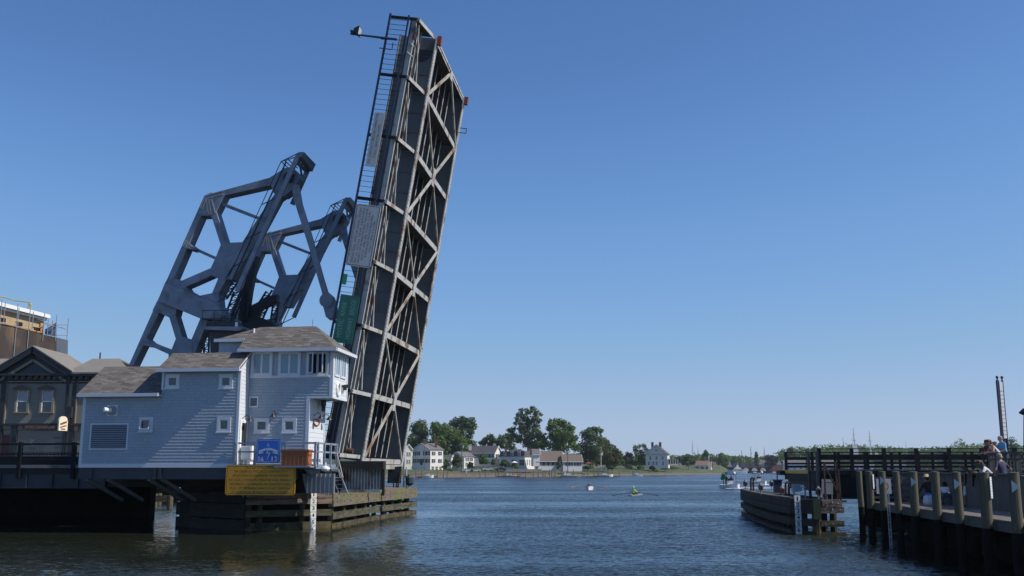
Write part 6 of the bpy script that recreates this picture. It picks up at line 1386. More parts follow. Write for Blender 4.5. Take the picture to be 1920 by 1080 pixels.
fp = thing('flagpole', 'white flagpole with a pennant on the far lawn', 'flagpole', at(1127, 879, 500)); m = MB(); m.tube(at(1127, 880, 500), at(1127, 838, 500), 0.16, 0.08, 7); m.tube(at(1123, 852, 500), at(1131, 852, 500), 0.06, n=5); m.build('pole', M['white'], fp)
m = MB(); q = at(1127.3, 842, 500); m.prism([q, q + V((1.0, 0, -1.4)), q + V((0.6, 0, -3.2)), q + V((0.05, 0, -3.0))], V((0, 0.05, 0))); m.build('pennant', M['white'], fp)
f2 = thing('white_post', 'white mast standing by the harbour boathouse', 'mast', at(1329, 884, 680)); m = MB(); m.tube(at(1329, 884, 680), at(1329, 854, 680), 0.22, 0.15, 6); m.box(at(1329, 857, 680), 0.9, 0.3, 0.8); m.build('pole', M['white'], f2)
f3 = thing('light_post', 'white post by the parked white car on the far shore', 'post', at(874.5, 887, 410)); m = MB(); m.tube(at(875, 887, 410), at(875, 852, 410), 0.13, 0.1, 6); m.build('pole', M['white'], f3)
M['car_white'] = mat('white_car_paint', (0.7, 0.7, 0.7), 0.3, var=0.02); M['car_dark'] = mat('dark_car_paint', (0.03, 0.035, 0.045), 0.3, var=0.02); M['tyre'] = mat('tyre_rubber', (0.015, 0.015, 0.015), 0.8)
def car(label, px, base, Yd, paint, L=4.5):
    Yd = yfix(Yd); p = at(px, base, Yd); r_ = thing('parked_car', label, 'car', p, 'cars parked on the far shore')
    X = V((1, 0, 0)); k = L / 4.5
    pr_ = [(-2.2, .35), (-2.25, .75), (-2.05, .95), (-1.6, 1.0), (-1.0, 1.5), (0.7, 1.5), (1.35, 1.0), (2.1, .85), (2.25, .55), (2.2, .35)]
    m = MB(); m.prism([p + V((x * k, -0.85, z)) for x, z in pr_], V((0, 1.7, 0))); m.build('body', M[paint], r_)
    m = MB(); gl = [(-1.45, 1.02), (-0.95, 1.42), (0.65, 1.42), (1.2, 1.02)]; m.prism([p + V((x * k, -0.875, z)) for x, z in gl], V((0, 1.75, 0))); m.build('window', M['hglass'], r_)
    for sx in (-1.4, 1.4):
        for sy in (-.88, .7): m = MB(); m.tube(p + V((sx * k, sy, .33)), p + V((sx * k, sy + .18, .33)), 0.33, n=12); m.build('wheel', M['tyre'], r_)
car('white car parked on the far shore road left of the white post', 877, 884.6, 413, 'car_white', 4.8); car('second white car just right of the white post', 892, 884.6, 413, 'car_white', 4.2); car('white car with a tall cabin parked below the rounded bush', 915, 882.5, 415, 'car_white', 4.4); car('dark car parked below the white gable end', 939, 882.8, 415, 'car_dark', 4.8)
# parasols
for px, top, base, Yd, mk, lab in ((964.5, 864.5, 873, 422, 'white', 'white parasol beside the mansard house'), (1103, 866, 873, 455, 'red_box', 'pale red parasol above the hedge by the brown roofed house')):
    Yd = yfix(Yd); p = at(px, base, Yd); q = at(px, top, Yd); r_ = thing('parasol', lab, 'parasol', p); m = MB(); m.tube(p, q, 0.05, n=5); m.build('pole', M['white'], r_); m = MB(); m.lathe(q - ZZ * 0.7, [(1.5, 0), (0.9, 0.35), (0.05, 0.75)], 8); m.build('canopy', M[mk], r_)
# blue chairs on the lawn
for dx in (-0.7, 0.5):
    m = MB()
    p = at(1131 + 0, 880, 490) + V((dx * 1.2, 0, 0)); m.box(p + ZZ * 0.4, 0.7, 0.6, 0.1); m.box(p + V((0, 0.35, 0.8)), 0.7, 0.1, 0.9)
    for lx in (-.3, .3): m.box(p + V((lx, -.25, .2)), .08, .08, .4); m.box(p + V((lx, .25, .2)), .08, .08, .4)
    o = m.build('lawn_chair', M['sign_blue']); tag(o, 'left blue lawn chair at the foot of the flagpole' if dx < 0 else 'right blue lawn chair at the foot of the flagpole', 'chair', 'lawn chairs by the flagpole')
# ------------------------------------------------------------------ left approach and street behind
la_ = thing('approach_bridge', 'dark approach bridge on the left beside the operator house', 'bridge', BF(-25, 3, 2))
TLa = -2.9; zDl = Z(75, 876.5, TLa); sa, sb_ = S(-420, 870, TLa), -13.5
m = MB(); m.bbox(sa, sb_, TLa + 0.05, 12.5, zDl - 0.35, zDl - 0.03); m.bbox(sa, sb_, TLa - 0.02, TLa + 0.25, zDl - 0.03, zDl + 0.14, 1); m.build('deck', [M['concrete_dark'], M['concrete']], la_)
m = MB(); zf = Z(75, 914, TLa)
m.bbox(sa, sb_, TLa + 0.1, TLa + 0.16, zf, zDl - 0.35); m.bbox(sa, sb_, TLa - 0.05, TLa + 0.3, zf - 0.05, zf)
k_ = 0
while sa + k_ * 1.5 < sb_: m.bbox(sa + k_ * 1.5, sa + k_ * 1.5 + 0.05, TLa + 0.0, TLa + 0.1, zf, zDl - 0.35); k_ += 1
m.build('girder', M['steel_dark'], la_); m = MB(); m.bbox(sa, sb_, 11, 11.1, zf, zDl - 0.35); m.build('girder', M['steel_dark'], la_)
m = MB()
for ya, yb in ((831, 834.5), (848.5, 850), (862, 864)): m.bbox(sa, sb_, TLa - 0.03, TLa + 0.03, Z(75, yb, TLa), Z(75, ya, TLa))
zz0, zz1 = Z(75, 862, TLa), Z(75, 850, TLa)
nb = int((sb_ - sa) / 0.16)
for k in range(nb): m.bbox(sa + k * 0.16, sa + k * 0.16 + 0.02, TLa - 0.012, TLa + 0.012, zz0, zz1)
m.build('railing', M['rail_black'], la_)
for px in (38, 139): s_ = S(px, 850, TLa); m = MB(); m.bbox(s_ - 0.1, s_ + 0.1, TLa - 0.1, TLa + 0.1, zDl - 0.6, Z(75, 829, TLa)); m.build('post', M['rail_black'], la_)
m = MB(); m.bbox(sa, sb_, 12.2, 12.3, zDl + 0.9, zDl + 0.98); m.bbox(sa, sb_, 12.2, 12.3, zDl + 0.4, zDl + 0.46); m.bbox(sa, sb_, 8.9, 9.2, zDl - 0.03, zDl + 0.75, 0); m.build('far_railing', M['rail_black'], la_)
ab = thing('abutment', 'dark timber abutment wall in shade under the left approach', 'abutment', BF(-32, 9, 0))
m = MB(); m.bbox(sa, S(283, 950, 9), 8.8, 9.6, -1, zDl - 0.4)
m.build('wall', M['wet_shaded_timber'], ab)  # colour blackened to carry the shade under the approach deck
m = MB(); p = at(255, 940, 97); q = at(333, 940, 97); m.box(V(((p.x + q.x) / 2, 97, 0.8)), q.x - p.x, 0.5, 3.6); m.build('back_wall', M['wet_shaded_timber'], ab)
for px, Yd, top in ((289, 84, 926), (318, 82, 929), (297, 90, 925)):
    m = MB(); p = at(px, 952, Yd); m.tube(V((p.x, Yd, -1)), V((p.x, Yd, at(px, top, Yd).z)), 0.24, n=9); o = m.build('mooring_pile', M['piling']); tag(o, {289: 'sunlit mooring pile seen under the bridge, left of the plank', 318: 'sunlit mooring pile seen under the bridge, right of the plank', 297: 'farther mooring pile seen under the bridge between two sunlit piles'}[px], 'piling', 'mooring piles under the bridge')
m = MB(); p = at(288, 935, 83); q = at(316, 935, 83); m.box(V(((p.x + q.x) / 2, 83, 0.75)), q.x - p.x, 0.3, 0.5); m.box(V(((p.x + q.x) / 2 - 1.2, 80, 0.08)), 2.6, 0.5, 0.22); m.box(V((p.x + 4.4 - 1, 80.4, 0.08)), 0.7, 0.5, 0.22); o = m.build('floating_timber', M['wood_olive']); tag(o, 'pale floating timbers on the water under the bridge', 'timber')

# grey Victorian shop building
YB = 84.0
def P(px, py, dY=0.0): return at(px, py, YB + dY)
M['vgrey'] = mat('olive_grey_clapboard', (0.21, 0.20, 0.17), 0.7, var=0.1, stretch=(0.3, 0.3, 14), scale=2)
M['vdark'] = mat('dark_green_black_trim', (0.022, 0.026, 0.03), 0.6, var=0.2)
M['vcream'] = mat('tan_trim', (0.25, 0.215, 0.15), 0.7, var=0.1)
M['vroof'] = mat('grey_felt_roof', (0.20, 0.185, 0.16), 0.9, var=0.12, scale=0.8)
M['red_sign'] = mat('dark_red_sign', (0.09, 0.022, 0.02), 0.5, var=0.1)
M['lace'] = mat('lace_curtain', (0.35, 0.36, 0.40), 0.8, var=0.3, scale=6)
vb = thing('victorian_shop', 'dark grey Victorian shop building with a pediment and two framed windows behind the bridge', 'shop building', P(70, 872))
def slabp(m, x0, y0, x1, y1, d0, d1, mi=0):
    a, b = P(x0, y0), P(x1, y1); a.x = P(x0, 770).x; b.x = P(x1, 770).x; m.box(V(((a.x + b.x) / 2, YB + (d0 + d1) / 2, (a.z + b.z) / 2)), abs(b.x - a.x), abs(d1 - d0), abs(a.z - b.z), mi=mi)
m = MB(); slabp(m, -160, 702, 270, 880, 0.0, 9); m.build('wall', M['vgrey'], vb)
m = MB(); slabp(m, -160, 701, 135, 705, -0.45, -0.002, 0); slabp(m, 135, 701.5, 270, 706, -0.45, -0.002, 0); slabp(m, -160, 709.5, 270, 711, -0.12, -0.002, 1); slabp(m, -160, 711, 270, 719, -0.08, -0.001, 0); slabp(m, 11, 715, 124, 716.6, -0.14, -0.08, 1); slabp(m, 130, 715, 137, 716.6, -0.14, -0.08, 1); slabp(m, 143, 715, 270, 716.6, -0.14, -0.08, 1)
for x in range(-150, 262, 12): slabp(m, x, 705, x + 4, 711, -0.4, -0.003, 0)
for x in range(-146, 262, 12): slabp(m, x + 2.4, 706, x + 8, 709, -0.10, -0.004, 1)
slabp(m, 0, 719, 9, 870, -0.15, -0.001, 0); slabp(m, 9, 719, 11, 796, -0.1, -0.002, 1); slabp(m, 122, 719, 127, 870, -0.15, -0.001, 0); slabp(m, 127, 719, 134, 800, -0.08, -0.002, 1); slabp(m, 134, 719, 141.5, 870, -0.15, -0.001, 0); slabp(m, 141.5, 719, 143.5, 796, -0.1, -0.002, 1)
slabp(m, -160, 794, 270, 798, -0.25, -0.003, 0); m.build('cornice', [M['vdark'], M['vcream']], vb)
m = MB(); apx = P(66, 659); l0, r0 = P(-8, 703), P(134, 703)
m.prism([l0, apx - ZZ * 0.25, r0], V((0, 0.3, 0)), 0)
m.build('gable', mat('slate_blue_clapboard', (0.06, 0.07, 0.085), 0.7, stretch=(0.3, 0.3, 14), scale=2), vb)
m = MB()
for e0, e1, sg in ((l0, apx, 1), (r0, apx, -1)):
    m.bar(e0 + V((0, -0.2, 0.05)), e1 + V((0, -0.2, 0.1)), 0.7, 0.42, ZZ, 0)
    d = (e1 - e0)
    for k in range(1, 9):
        p = e0 + d * (k / 9) - ZZ * 0.75; m.bar(p + V((0, -0.12, 0)), p + V((0, -0.12, 0)) + d.normalized() * 0.42, 0.25, 0.22, ZZ, 1 if k % 1 == 0 else 0)
    m.bar(e0 + V((0, -0.1, -0.55)), e1 + V((0, -0.1, -0.5)), 0.15, 0.7, ZZ, 0)
m.build('pediment_trim', [M['vdark'], M['vcream']], vb)
m = MB(); B7 = V((0, 7, 0))
rl0 = l0 + V((-0.3, -0.6, 0.18)); rr0 = r0 + V((0.3, -0.6, 0.18)); ra = apx + V((0, -0.6, 0.35))
m.prism([rl0, ra, ra + B7, rl0 + B7 + ZZ * 0.0], ZZ * 0.1); m.prism([ra + V((0.001, 0, 0)), rr0, rr0 + B7, ra + V((0.001, 7, 0))], ZZ * 0.1)
z1 = at(140, 675, YB + 4.5).z
for x0, x1 in ((-160, -2), (129, 250)):
    a, b = P(x0, 701.5), P(x1, 701.5); m.prism([V((a.x, YB - 0.5, a.z)), V((b.x, YB - 0.5, a.z)), V((b.x - (3 if x0 > 0 else 0), YB + 4.5, z1)), V((a.x, YB + 4.5, z1))], ZZ * 0.12); m.prism([V((a.x, YB + 4.51, z1)), V((b.x - (3 if x0 > 0 else 0), YB + 4.51, z1)), V((b.x, YB + 9.4, a.z)), V((a.x, YB + 9.4, a.z))], ZZ * 0.12)
rf = m.build('roof', M['vroof'], vb)
m = MB(); p = at(187, 677, YB + 4.5); m.tube(p - ZZ * 0.2, p + ZZ * 0.75, 0.07, n=6); m.build('vent_pipe', M['vdark'], rf)
for x0 in (27.5, 74.0):
    x1 = x0 + 27; m = MB()
    slabp(m, x0, 730, x0 + 3.5, 774, -0.12, -0.005, 0); slabp(m, x1 - 3.5, 730, x1, 774, -0.12, -0.005, 0); slabp(m, x0, 729, x1, 732.5, -0.12, -0.004, 0); slabp(m, x0 - 1, 772.5, x1 + 1, 775, -0.16, -0.004, 0)
    f = m.build('window', M['vcream'], vb)
    m = MB(); m.prism([P(x0 - 3, 729), P(x0 + 13.5, 722), P(x0 + 30, 729), P(x0 + 27, 729.6), P(x0, 729.6)], V((0, -0.35, 0))); m.build('hood', M['vdark'], f)
    m = MB(); slabp(m, x0 + 3.5, 732.5, x1 - 3.5, 752.5, -0.02, -0.01, 1); slabp(m, x0 + 3.5, 752.5, x1 - 3.5, 772.5, -0.02, -0.01, 0); m.build('pane', [M['hglass'], M['lace']], f)
    m = MB()
    slabp(m, x0 + 3.5, 752, x1 - 3.5, 753.4, -0.06, -0.02); slabp(m, x0 + 3.5, 732.5, x0 + 4.8, 772.5, -0.06, -0.02); slabp(m, x1 - 4.8, 732.5, x1 - 3.5, 772.5, -0.06, -0.02); m.build('sash', M['white'], f)
m = MB(); slabp(m, 2, 797, 24, 804, -0.1, -0.02, 1); slabp(m, 35, 797, 46, 806, -0.1, -0.02, 1); slabp(m, 136, 799, 150, 808, -0.1, -0.02, 1); slabp(m, 3, 808, 25, 814, -0.03, -0.01, 0); slabp(m, 38, 808, 122, 866, -0.03, -0.01, 0); slabp(m, 25, 798, 36, 870, -0.2, -0.01, 2); m.build('shopfront', [M['hglass'], M['vcream'], M['vdark']], vb)
m = MB(); slabp(m, 3, 816, 24, 866, -0.05, -0.02); m.build('door', mat('dark_red_door', (0.10, 0.022, 0.018), 0.5), vb)
m = MB()
for x0, y0, x1, y1 in ((61, 824, 71, 836), (61, 838, 71, 843), (106, 819, 126, 823), (109, 828, 122, 832), (110, 837, 119, 840)): slabp(m, x0, y0, x1, y1, -0.035, -0.031)
m.build('window_notices', mat('grey_paper_notice', (0.13, 0.15, 0.16), 0.7), vb)
sgn = P(80, 801.5, -0.35)
a, b = P(46, 798), P(114, 805.5)
sign('shop_sign', 'dark red shop name board above the shopfront', V((sgn.x, YB - 0.4, (a.z + b.z) / 2)), V((1, 0, 0)), ZZ, b.x - a.x, a.z - b.z, [('MYSTIC DRAWBRIDGE', -0.2, 0, 0.2, 2.4)], M['red_sign'], mat('tan_lettering', (0.25, 0.2, 0.14), 0.6), 0.02, bold=0.004)
hs_ = thing('hanging_sign', 'bright arched hanging sign with a red band outside the shop', 'hanging sign', P(119, 793, -1.2))
c = P(119, 794, -0.9); wv = 1.05; hv = P(119, 780).z - P(119, 807).z; U = V((0.25, 0.968, 0)); NX = V((0.968, -0.25, 0))
def hq(x, z, o=0): return c + U * (x * wv) + ZZ * z + NX * o
b = c + ZZ * (hv / 2)
pts = [hq(-.5, -hv / 2), hq(.5, -hv / 2)] + [hq(.5 * math.cos(math.pi * k / 8), hv / 2 - .4 + .4 * math.sin(math.pi * k / 8)) for k in range(9)]
m = MB(); m.prism(pts, NX * -0.12); m.build('board', mat('cream_sign', (0.8, 0.72, 0.56), 0.5, var=0.03), hs_)
m = MB()
for (xa, za, xb, zb3, w_) in ((-.36, -.16, .36, .06, .16), (-.36, -.38, .36, -.2, .10), (-.25, -.5, .25, -.5, .09)): m.prism([hq(xa, za, .004), hq(xb, zb3, .004), hq(xb, zb3 + w_, .004), hq(xa, za + w_, .004)], NX * .01)
m.build('red_band', M['red_box'], hs_)
m = MB(); p = P(126, 770, -0.1); m.bar(p, V((c.x, c.y, p.z)), 0.06, 0.06); m.tube(V((c.x, c.y, p.z)), V((c.x, c.y, b.z)), 0.03, n=5); m.box(P(130, 773, -0.3), 0.5, 0.4, 0.9); m.build('bracket', M['vdark'], hs_)

# building under construction in scaffolding
YC = 118.0
def Q(px, py, dY=0.0): return at(px, py, YC + dY)
cu_ = thing('scaffolded_building', 'unfinished building with a white cornice above dark scaffold netting', 'building', Q(40, 660, 6))
M['ply'] = mat('bare_plywood', (0.42, 0.32, 0.19), 0.8, var=0.2, scale=1.2)
M['net'] = mat('brown_scaffold_netting', (0.055, 0.042, 0.036), 0.9, var=0.45, scale=0.5, stretch=(1.5, 1.5, 0.5), stain=(0.16, 0.10, 0.06), stain_amt=0.35, stain_scale=0.5)
# front face recedes to the left: right corner nearest
def Fp(px, py, out=0.0):
    # point of the facade plane: passes px 80 at YC, nearer to the left
    d = ray(px, py); n_ = V((0.77, -0.64, 0)); p0 = at(82, 600, YC) + n_ * (out * 0.8)
    return EYE + d * ((p0 - EYE).dot(n_) / d.dot(n_))
def fq(m, pts, th=0.3, out=0.0, mi=0): m.prism([Fp(x, y, out) for x, y in pts], V((-0.77 * th, 0.64 * th, 0)), mi)
m = MB(); fq(m, [(-60, 560), (82, 602), (82, 700), (-60, 700)], 12, 0.0, 0); m.build('wall', M['ply'], cu_)
m = MB(); fq(m, [(-60, 552), (0, 566), (92, 589.5), (95, 591), (95, 596), (92, 596.5), (0, 573.5), (-60, 559)], 1.2, 0.9, 0); fq(m, [(-60, 563), (0, 575.5), (88, 597.5), (88, 601), (0, 579.5), (-60, 567)], 0.5, 0.5, 0); m.build('cornice', M['white'], cu_)
m = MB()
for x, y in ((31.5, 603), (64, 613), (0, 595)):
    fq(m, [(x, y), (x + 11, y + 2), (x + 11, y + 8.5), (x, y + 7.5)], 0.1, 0.06, 0); fq(m, [(x - 1, y - 1), (x + 12, y + 1), (x + 12, y + 2), (x - 1, y)], 0.1, 0.14, 1)
fq(m, [(-20, 601), (0, 606), (79, 625), (79, 622.5), (0, 603.5), (-20, 598.5)], 0.1, 0.15, 1); fq(m, [(76, 604), (81.5, 605.5), (81.5, 625), (76, 624)], 0.1, 0.18, 1); m.build('window_opening', [M['dark'], M['orange_wood'] if False else mat('orange_sheathing', (0.5, 0.25, 0.09), 0.7)], cu_)
sf = thing('scaffold', 'scaffold of thin poles with brown netting around the unfinished building', 'scaffold', Q(60, 690, -2))
m = MB(); fq(m, [(-60, 590), (0, 607), (80, 627), (106, 632.5), (106, 700), (-60, 700)], 0.05, 2.0, 0); m.build('netting', M['net'], sf)
m = MB(); a, b = Fp(106, 632.5, 2.0), at(127, 638, YC + 9); c, d = at(126, 690, YC + 9), Fp(106, 690, 2.0); m.prism([a, b, c, d], V((0.02, 0.05, 0))); m.build('netting', mat('blue_grey_netting', (0.08, 0.10, 0.13), 0.9, var=0.4, scale=0.7, stretch=(3, 3, 0.6)), sf)
m = MB(); m.prism([Fp(84, 618, 1.0), Fp(106, 604, 1.0), Fp(105, 631, 1.0), Fp(84, 627, 1.0)], V((0.02, 0.05, 0))); m.build('blue_netting', mat('dark_blue_netting', (0.04, 0.07, 0.13), 0.9, var=0.4, scale=0.8), sf)
for x, y0, y1, o_ in ((4, 562, 700, 2.1), (10, 567, 604, 1.9), (34, 570, 700, 2.1), (36, 577, 612, 1.9), (57, 579, 700, 2.1), (63, 584, 618, 1.9), (84, 586, 640, 2.1), (107, 590, 640, 2.1), (91, 598, 630, 1.8), (99, 601, 632, 1.8)):
    m = MB(); p, q = Fp(x, y0, o_), Fp(x, y1, o_); m.tube(p, V((p.x, p.y, q.z)), 0.045, n=5); m.build('pole', M['louvre'], sf)
m = MB(); p, q = at(128.5, 597, YC + 9), at(126.5, 640, YC + 9); m.tube(p, V((p.x, p.y, q.z)), 0.05, n=5); m.build('pole', M['louvre'], sf)
m = MB()
for (x0, y0, x1, y1) in ((106, 609, 128, 609), (106, 628.5, 127, 628.5), (80, 604, 127, 618), (84, 608, 106, 613)): m.tube(Fp(x0, y0, 2.1), at(x1, y1, YC + (9 if x1 > 110 else -0.2)), 0.05, n=5)
for f in (-40, 0, 28): m.tube(Fp(f, 606 + f * .2, 2.15), Fp(f + 28, 611 + f * .2, 2.15), 0.04, n=5)
m.build('brace', M['louvre'], sf)
m = MB(); m.path([at(-10, 554, YC + 3), at(14, 559, YC + 3), at(28, 563.5, YC + 3), at(42, 565, YC + 3), at(58, 567, YC + 3)], 0.07, 6); m.path([at(53, 580, YC + 3), at(55, 568, YC + 3), at(59, 572, YC + 3), at(57, 580, YC + 3)], 0.09, 6)
o = m.build('concrete_hose', mat('yellow_hose', (0.5, 0.45, 0.2), 0.6)); tag(o, 'yellow hose boom above the white cornice of the unfinished building', 'hose boom')
# ------------------------------------------------------------------ thin summer haze over the river
hz = bpy.data.materials.new('thin_haze'); hz.use_nodes = True; ht = hz.node_tree
for n in list(ht.nodes):
    if n.type == 'BSDF_PRINCIPLED': ht.nodes.remove(n)
pv = ht.nodes.new('ShaderNodeVolumePrincipled'); pv.inputs['Color'].default_value = (0.80, 0.88, 1.0, 1); pv.inputs['Density'].default_value = 0.00009; pv.inputs['Anisotropy'].default_value = 0.3
ht.links.new(pv.outputs[0], ht.nodes['Material Output'].inputs['Volume'])
m = MB(); m.box((0, 1420, 34), 4200, 2900, 74); o = m.build('haze', hz); o['kind'] = 'stuff'; o['label'] = 'thin bluish summer haze over the far shore'; o.visible_shadow = True
# ------------------------------------------------------------------ people
SK = {'skin': mat('light_skin', (0.42, 0.24, 0.17), 0.6, var=0.06), 'tan': mat('tanned_skin', (0.30, 0.15, 0.10), 0.6, var=0.06), 'white': mat('white_cloth', (0.66, 0.66, 0.68), 0.85, var=0.06), 'navy': mat('navy_cloth', (0.035, 0.04, 0.085), 0.9, var=0.15),
      'blue': mat('bright_blue_cloth', (0.06, 0.26, 0.50), 0.85, var=0.1), 'dark': mat('dark_cloth', (0.018, 0.018, 0.024), 0.9, var=0.2), 'neon': mat('neon_yellow_green_cloth', (0.5, 0.95, 0.04), 0.8, var=0.05), 'red': mat('dark_red_cloth', (0.13, 0.03, 0.03), 0.9, var=0.1),
      'denim': mat('denim_cloth', (0.05, 0.07, 0.12), 0.9, var=0.15), 'brown': mat('brown_hair', (0.10, 0.05, 0.03), 0.7, var=0.2), 'grey': mat('grey_hair', (0.32, 0.28, 0.24), 0.8, var=0.15), 'black': mat('dark_hair', (0.02, 0.016, 0.014), 0.7), 'straw': mat('straw_hat', (0.45, 0.33, 0.2), 0.9), 'mid': mat('mid_blue_cloth', (0.03, 0.09, 0.30), 0.85)}
def ik2(a, b, l1, l2, pole):
    a = V(a); b = V(b); d = b - a; L = min(d.length, (l1 + l2) * 0.995); dn = d.normalized(); b = a + dn * L
    x = (l1 * l1 - l2 * l2 + L * L) / (2 * L); h = math.sqrt(max(0, l1 * l1 - x * x)); p = V(pole); p = p - dn * p.dot(dn); p.normalize()
    return a + dn * x + p * h, b
def person(label, loc, yaw, hip=0.93, pitch=0, hands=((-.25, .05, .85), (.25, .05, .85)), feet=((-.12, 0, .08), (.12, 0, .08)), shirt='white', pants='denim', skin='skin', hair='brown', sleeves=True, shorts=False, scale=1.0, hat=None, longhair=False, look=0, group=None):
    root = thing('person', label, 'person', loc, group); root.rotation_euler = (0, 0, yaw); root.scale = (scale,) * 3
    J = {}; cp, sp_ = math.cos(R(pitch)), math.sin(R(pitch))
    def up(x, y, z): return V((x, y * cp + z * sp_, hip + z * cp - y * sp_))
    J['pel'] = V((0, 0, hip)); J['bel'] = up(0, .015, .20); J['che'] = up(0, .01, .40); J['nek'] = up(0, .0, .545); 
    hp = R(pitch * 0.55 + look); hd = lambda y, z: J['nek'] + V((0, y * math.cos(hp) + z * math.sin(hp), z * math.cos(hp) - y * math.sin(hp)))
    J['hd0'] = hd(.02, .075); J['hd1'] = hd(.035, .14); J['hd2'] = hd(.02, .225)
    for i, sx in enumerate((-1, 1)):
        s_ = 'LR'[i]; J['sh' + s_] = up(sx * .18, 0, .455); el, wr = ik2(J['sh' + s_], hands[i], .29, .26, (sx * .6, -.5, -.5)); J['el' + s_] = el; J['wr' + s_] = wr; dd = (wr - el).normalized(); J['pm' + s_] = wr + dd * .07
        J['hp' + s_] = V((sx * .095, 0, hip - .04)); kn, an = ik2(J['hp' + s_], feet[i], .43, .42, (sx * .15, 1, .1)); J['kn' + s_] = kn; J['an' + s_] = an; J['to' + s_] = an + V((sx * .03, .17, -.045))
    rad = {'pel': (.15, .12), 'bel': (.135, .105), 'che': (.165, .115), 'nek': (.062, .06), 'hd0': (.075, .085), 'hd1': (.082, .098), 'hd2': (.055, .065), 'sh': (.068, .068), 'el': (.046, .046), 'wr': (.032, .026), 'pm': (.042, .022), 'hp': (.10, .10), 'kn': (.062, .062), 'an': (.045, .045), 'to': (.045, .03)}
    E = [('pel', 'bel'), ('bel', 'che'), ('che', 'nek'), ('nek', 'hd0'), ('hd0', 'hd1'), ('hd1', 'hd2')]
    for s_ in 'LR': E += [('che', 'sh' + s_), ('sh' + s_, 'el' + s_), ('el' + s_, 'wr' + s_), ('wr' + s_, 'pm' + s_), ('pel', 'hp' + s_), ('hp' + s_, 'kn' + s_), ('kn' + s_, 'an' + s_), ('an' + s_, 'to' + s_)]
    ks = list(J); me = bpy.data.meshes.new('body'); me.from_pydata([J[k] for k in ks], [(ks.index(a), ks.index(b)) for a, b in E], [])
    ob = bpy.data.objects.new('body', me); scene.collection.objects.link(ob); md = ob.modifiers.new('s', 'SKIN')
    for i, k in enumerate(ks):
        r_ = rad.get(k) or rad[k[:2]]; sv = me.skin_vertices[0].data[i]; sv.radius = r_; sv.use_root = (k == 'pel')
    sb2 = ob.modifiers.new('u', 'SUBSURF'); sb2.levels = 1
    m2 = bpy.data.meshes.new_from_object(ob.evaluated_get(bpy.context.evaluated_depsgraph_get())); bpy.data.objects.remove(ob); bpy.data.meshes.remove(me)
    mb = MB(); vs = [v.co.copy() for v in m2.vertices]
    def seg_mat(c):
        best = None
        for a, b in E:
            A, B = J[a], J[b]; t = max(0, min(1, (c - A).dot(B - A) / (B - A).length_squared)); q = (c - (A + (B - A) * t)).length
            if best is None or q < best[0]: best = (q, a, b, t)
        _, a, b, t = best
        if b[:2] in ('hd',) or a[:2] == 'hd' or (a == 'che' and b == 'nek' and t > .8): return 0
        if b[:2] == 'pm': return 0
        if b[:2] in ('el', 'wr'): return 1 if (sleeves == 'long' or (sleeves and b[:2] == 'el' and t < .65)) else 0
        if b[:2] == 'sh': return 1 if (sleeves or t < .7) else 0
        if b[:2] == 'to': return 3
        if b[:2] == 'an': return 0 if shorts else 2
        if b[:2] == 'kn': return 0 if (shorts and t > .8) else 2
        if b[:2] == 'hp' or (a == 'pel' and t < .25): return 2
        return 1
    for p in m2.polygons: mb.add([vs[i] for i in p.vertices], [list(range(len(p.vertices)))], seg_mat(p.center))
    bpy.data.meshes.remove(m2)
    for s_, sx in (('L', -1), ('R', 1)):                      # fingers, thumb
        d = (J['pm' + s_] - J['wr' + s_]).normalized(); sd2 = d.cross(ZZ); sd2 = sd2.normalized() if sd2.length > .1 else V((1, 0, 0)); dn = sd2.cross(d)
        for k, (o_, l_) in enumerate(((-.027, .065), (-.009, .078), (.009, .072), (.027, .055))):
            a = J['pm' + s_] + sd2 * o_ + d * .01; b = a + d * (l_ * .55) + dn * (-.008 if dn.z > 0 else .008); c = b + d * (l_ * .4) + dn * (-.02 if dn.z > 0 else .02)
            mb.tube(a, b, .009, .008, 6, 0); mb.tube(b, c, .008, .006, 6, 0)
        a = J['wr' + s_] + d * .03 - sd2 * (sx * .03); mb.tube(a, a + d * .04 - sd2 * (sx * .03), .011, .009, 6, 0)
    f_ = hd(.13, .125); mb.ball(f_, .014, .018, .02, 6, 4, 0); 
    for sx in (-1, 1): mb.ball(hd(.035, .13) + V((sx * .085, 0, 0)), .012, .022, .032, 6, 4, 0); mb.ball(hd(.118, .15) + V((sx * .034, 0, 0)), .012, .009, .009, 6, 4, 4)
    mb.box(hd(.122, .08), .045, .01, .01, mi=5)
    # welded quads share corners again
    o = mb.build('body', [SK[skin], SK[shirt], SK[pants], M['shutter'], M['black'], M['red_box']], root, smooth=True, origin=V(root.location)) if False else None
    mats = [SK[skin], SK[shirt], SK[pants], M['shutter'], M['black'], M['red_box']]
    me = bpy.data.meshes.new('body'); me.from_pydata(mb.v, [], mb.f)
    for q in mats: me.materials.append(q)
    me.polygons.foreach_set('material_index', mb.m); me.polygons.foreach_set('use_smooth', [True] * len(me.polygons))
    bm = bmesh.new(); bm.from_mesh(me); bmesh.ops.remove_doubles(bm, verts=bm.verts, dist=0.0004); bm.to_mesh(me); bm.free()
    o = bpy.data.objects.new('body', me); scene.collection.objects.link(o); o.parent = root
    def local(mbx, name, mt):
        me = bpy.data.meshes.new(name); me.from_pydata(mbx.v, [], mbx.f); me.materials.append(mt); me.polygons.foreach_set('use_smooth', [True] * len(me.polygons)); q = bpy.data.objects.new(name, me); scene.collection.objects.link(q); q.parent = root
    h = MB(); h.ball(hd(.005, .185), .092, .108, .085, 10, 7)
    if longhair: h.ball(hd(-.06, .11), .085, .06, .12, 8, 6); h.tube(hd(-.075, .08), hd(-.085, -.13), .05, .02, 8)
    else: h.ball(hd(-.045, .13), .078, .06, .07, 8, 6)
    local(h, 'hair', SK[hair])
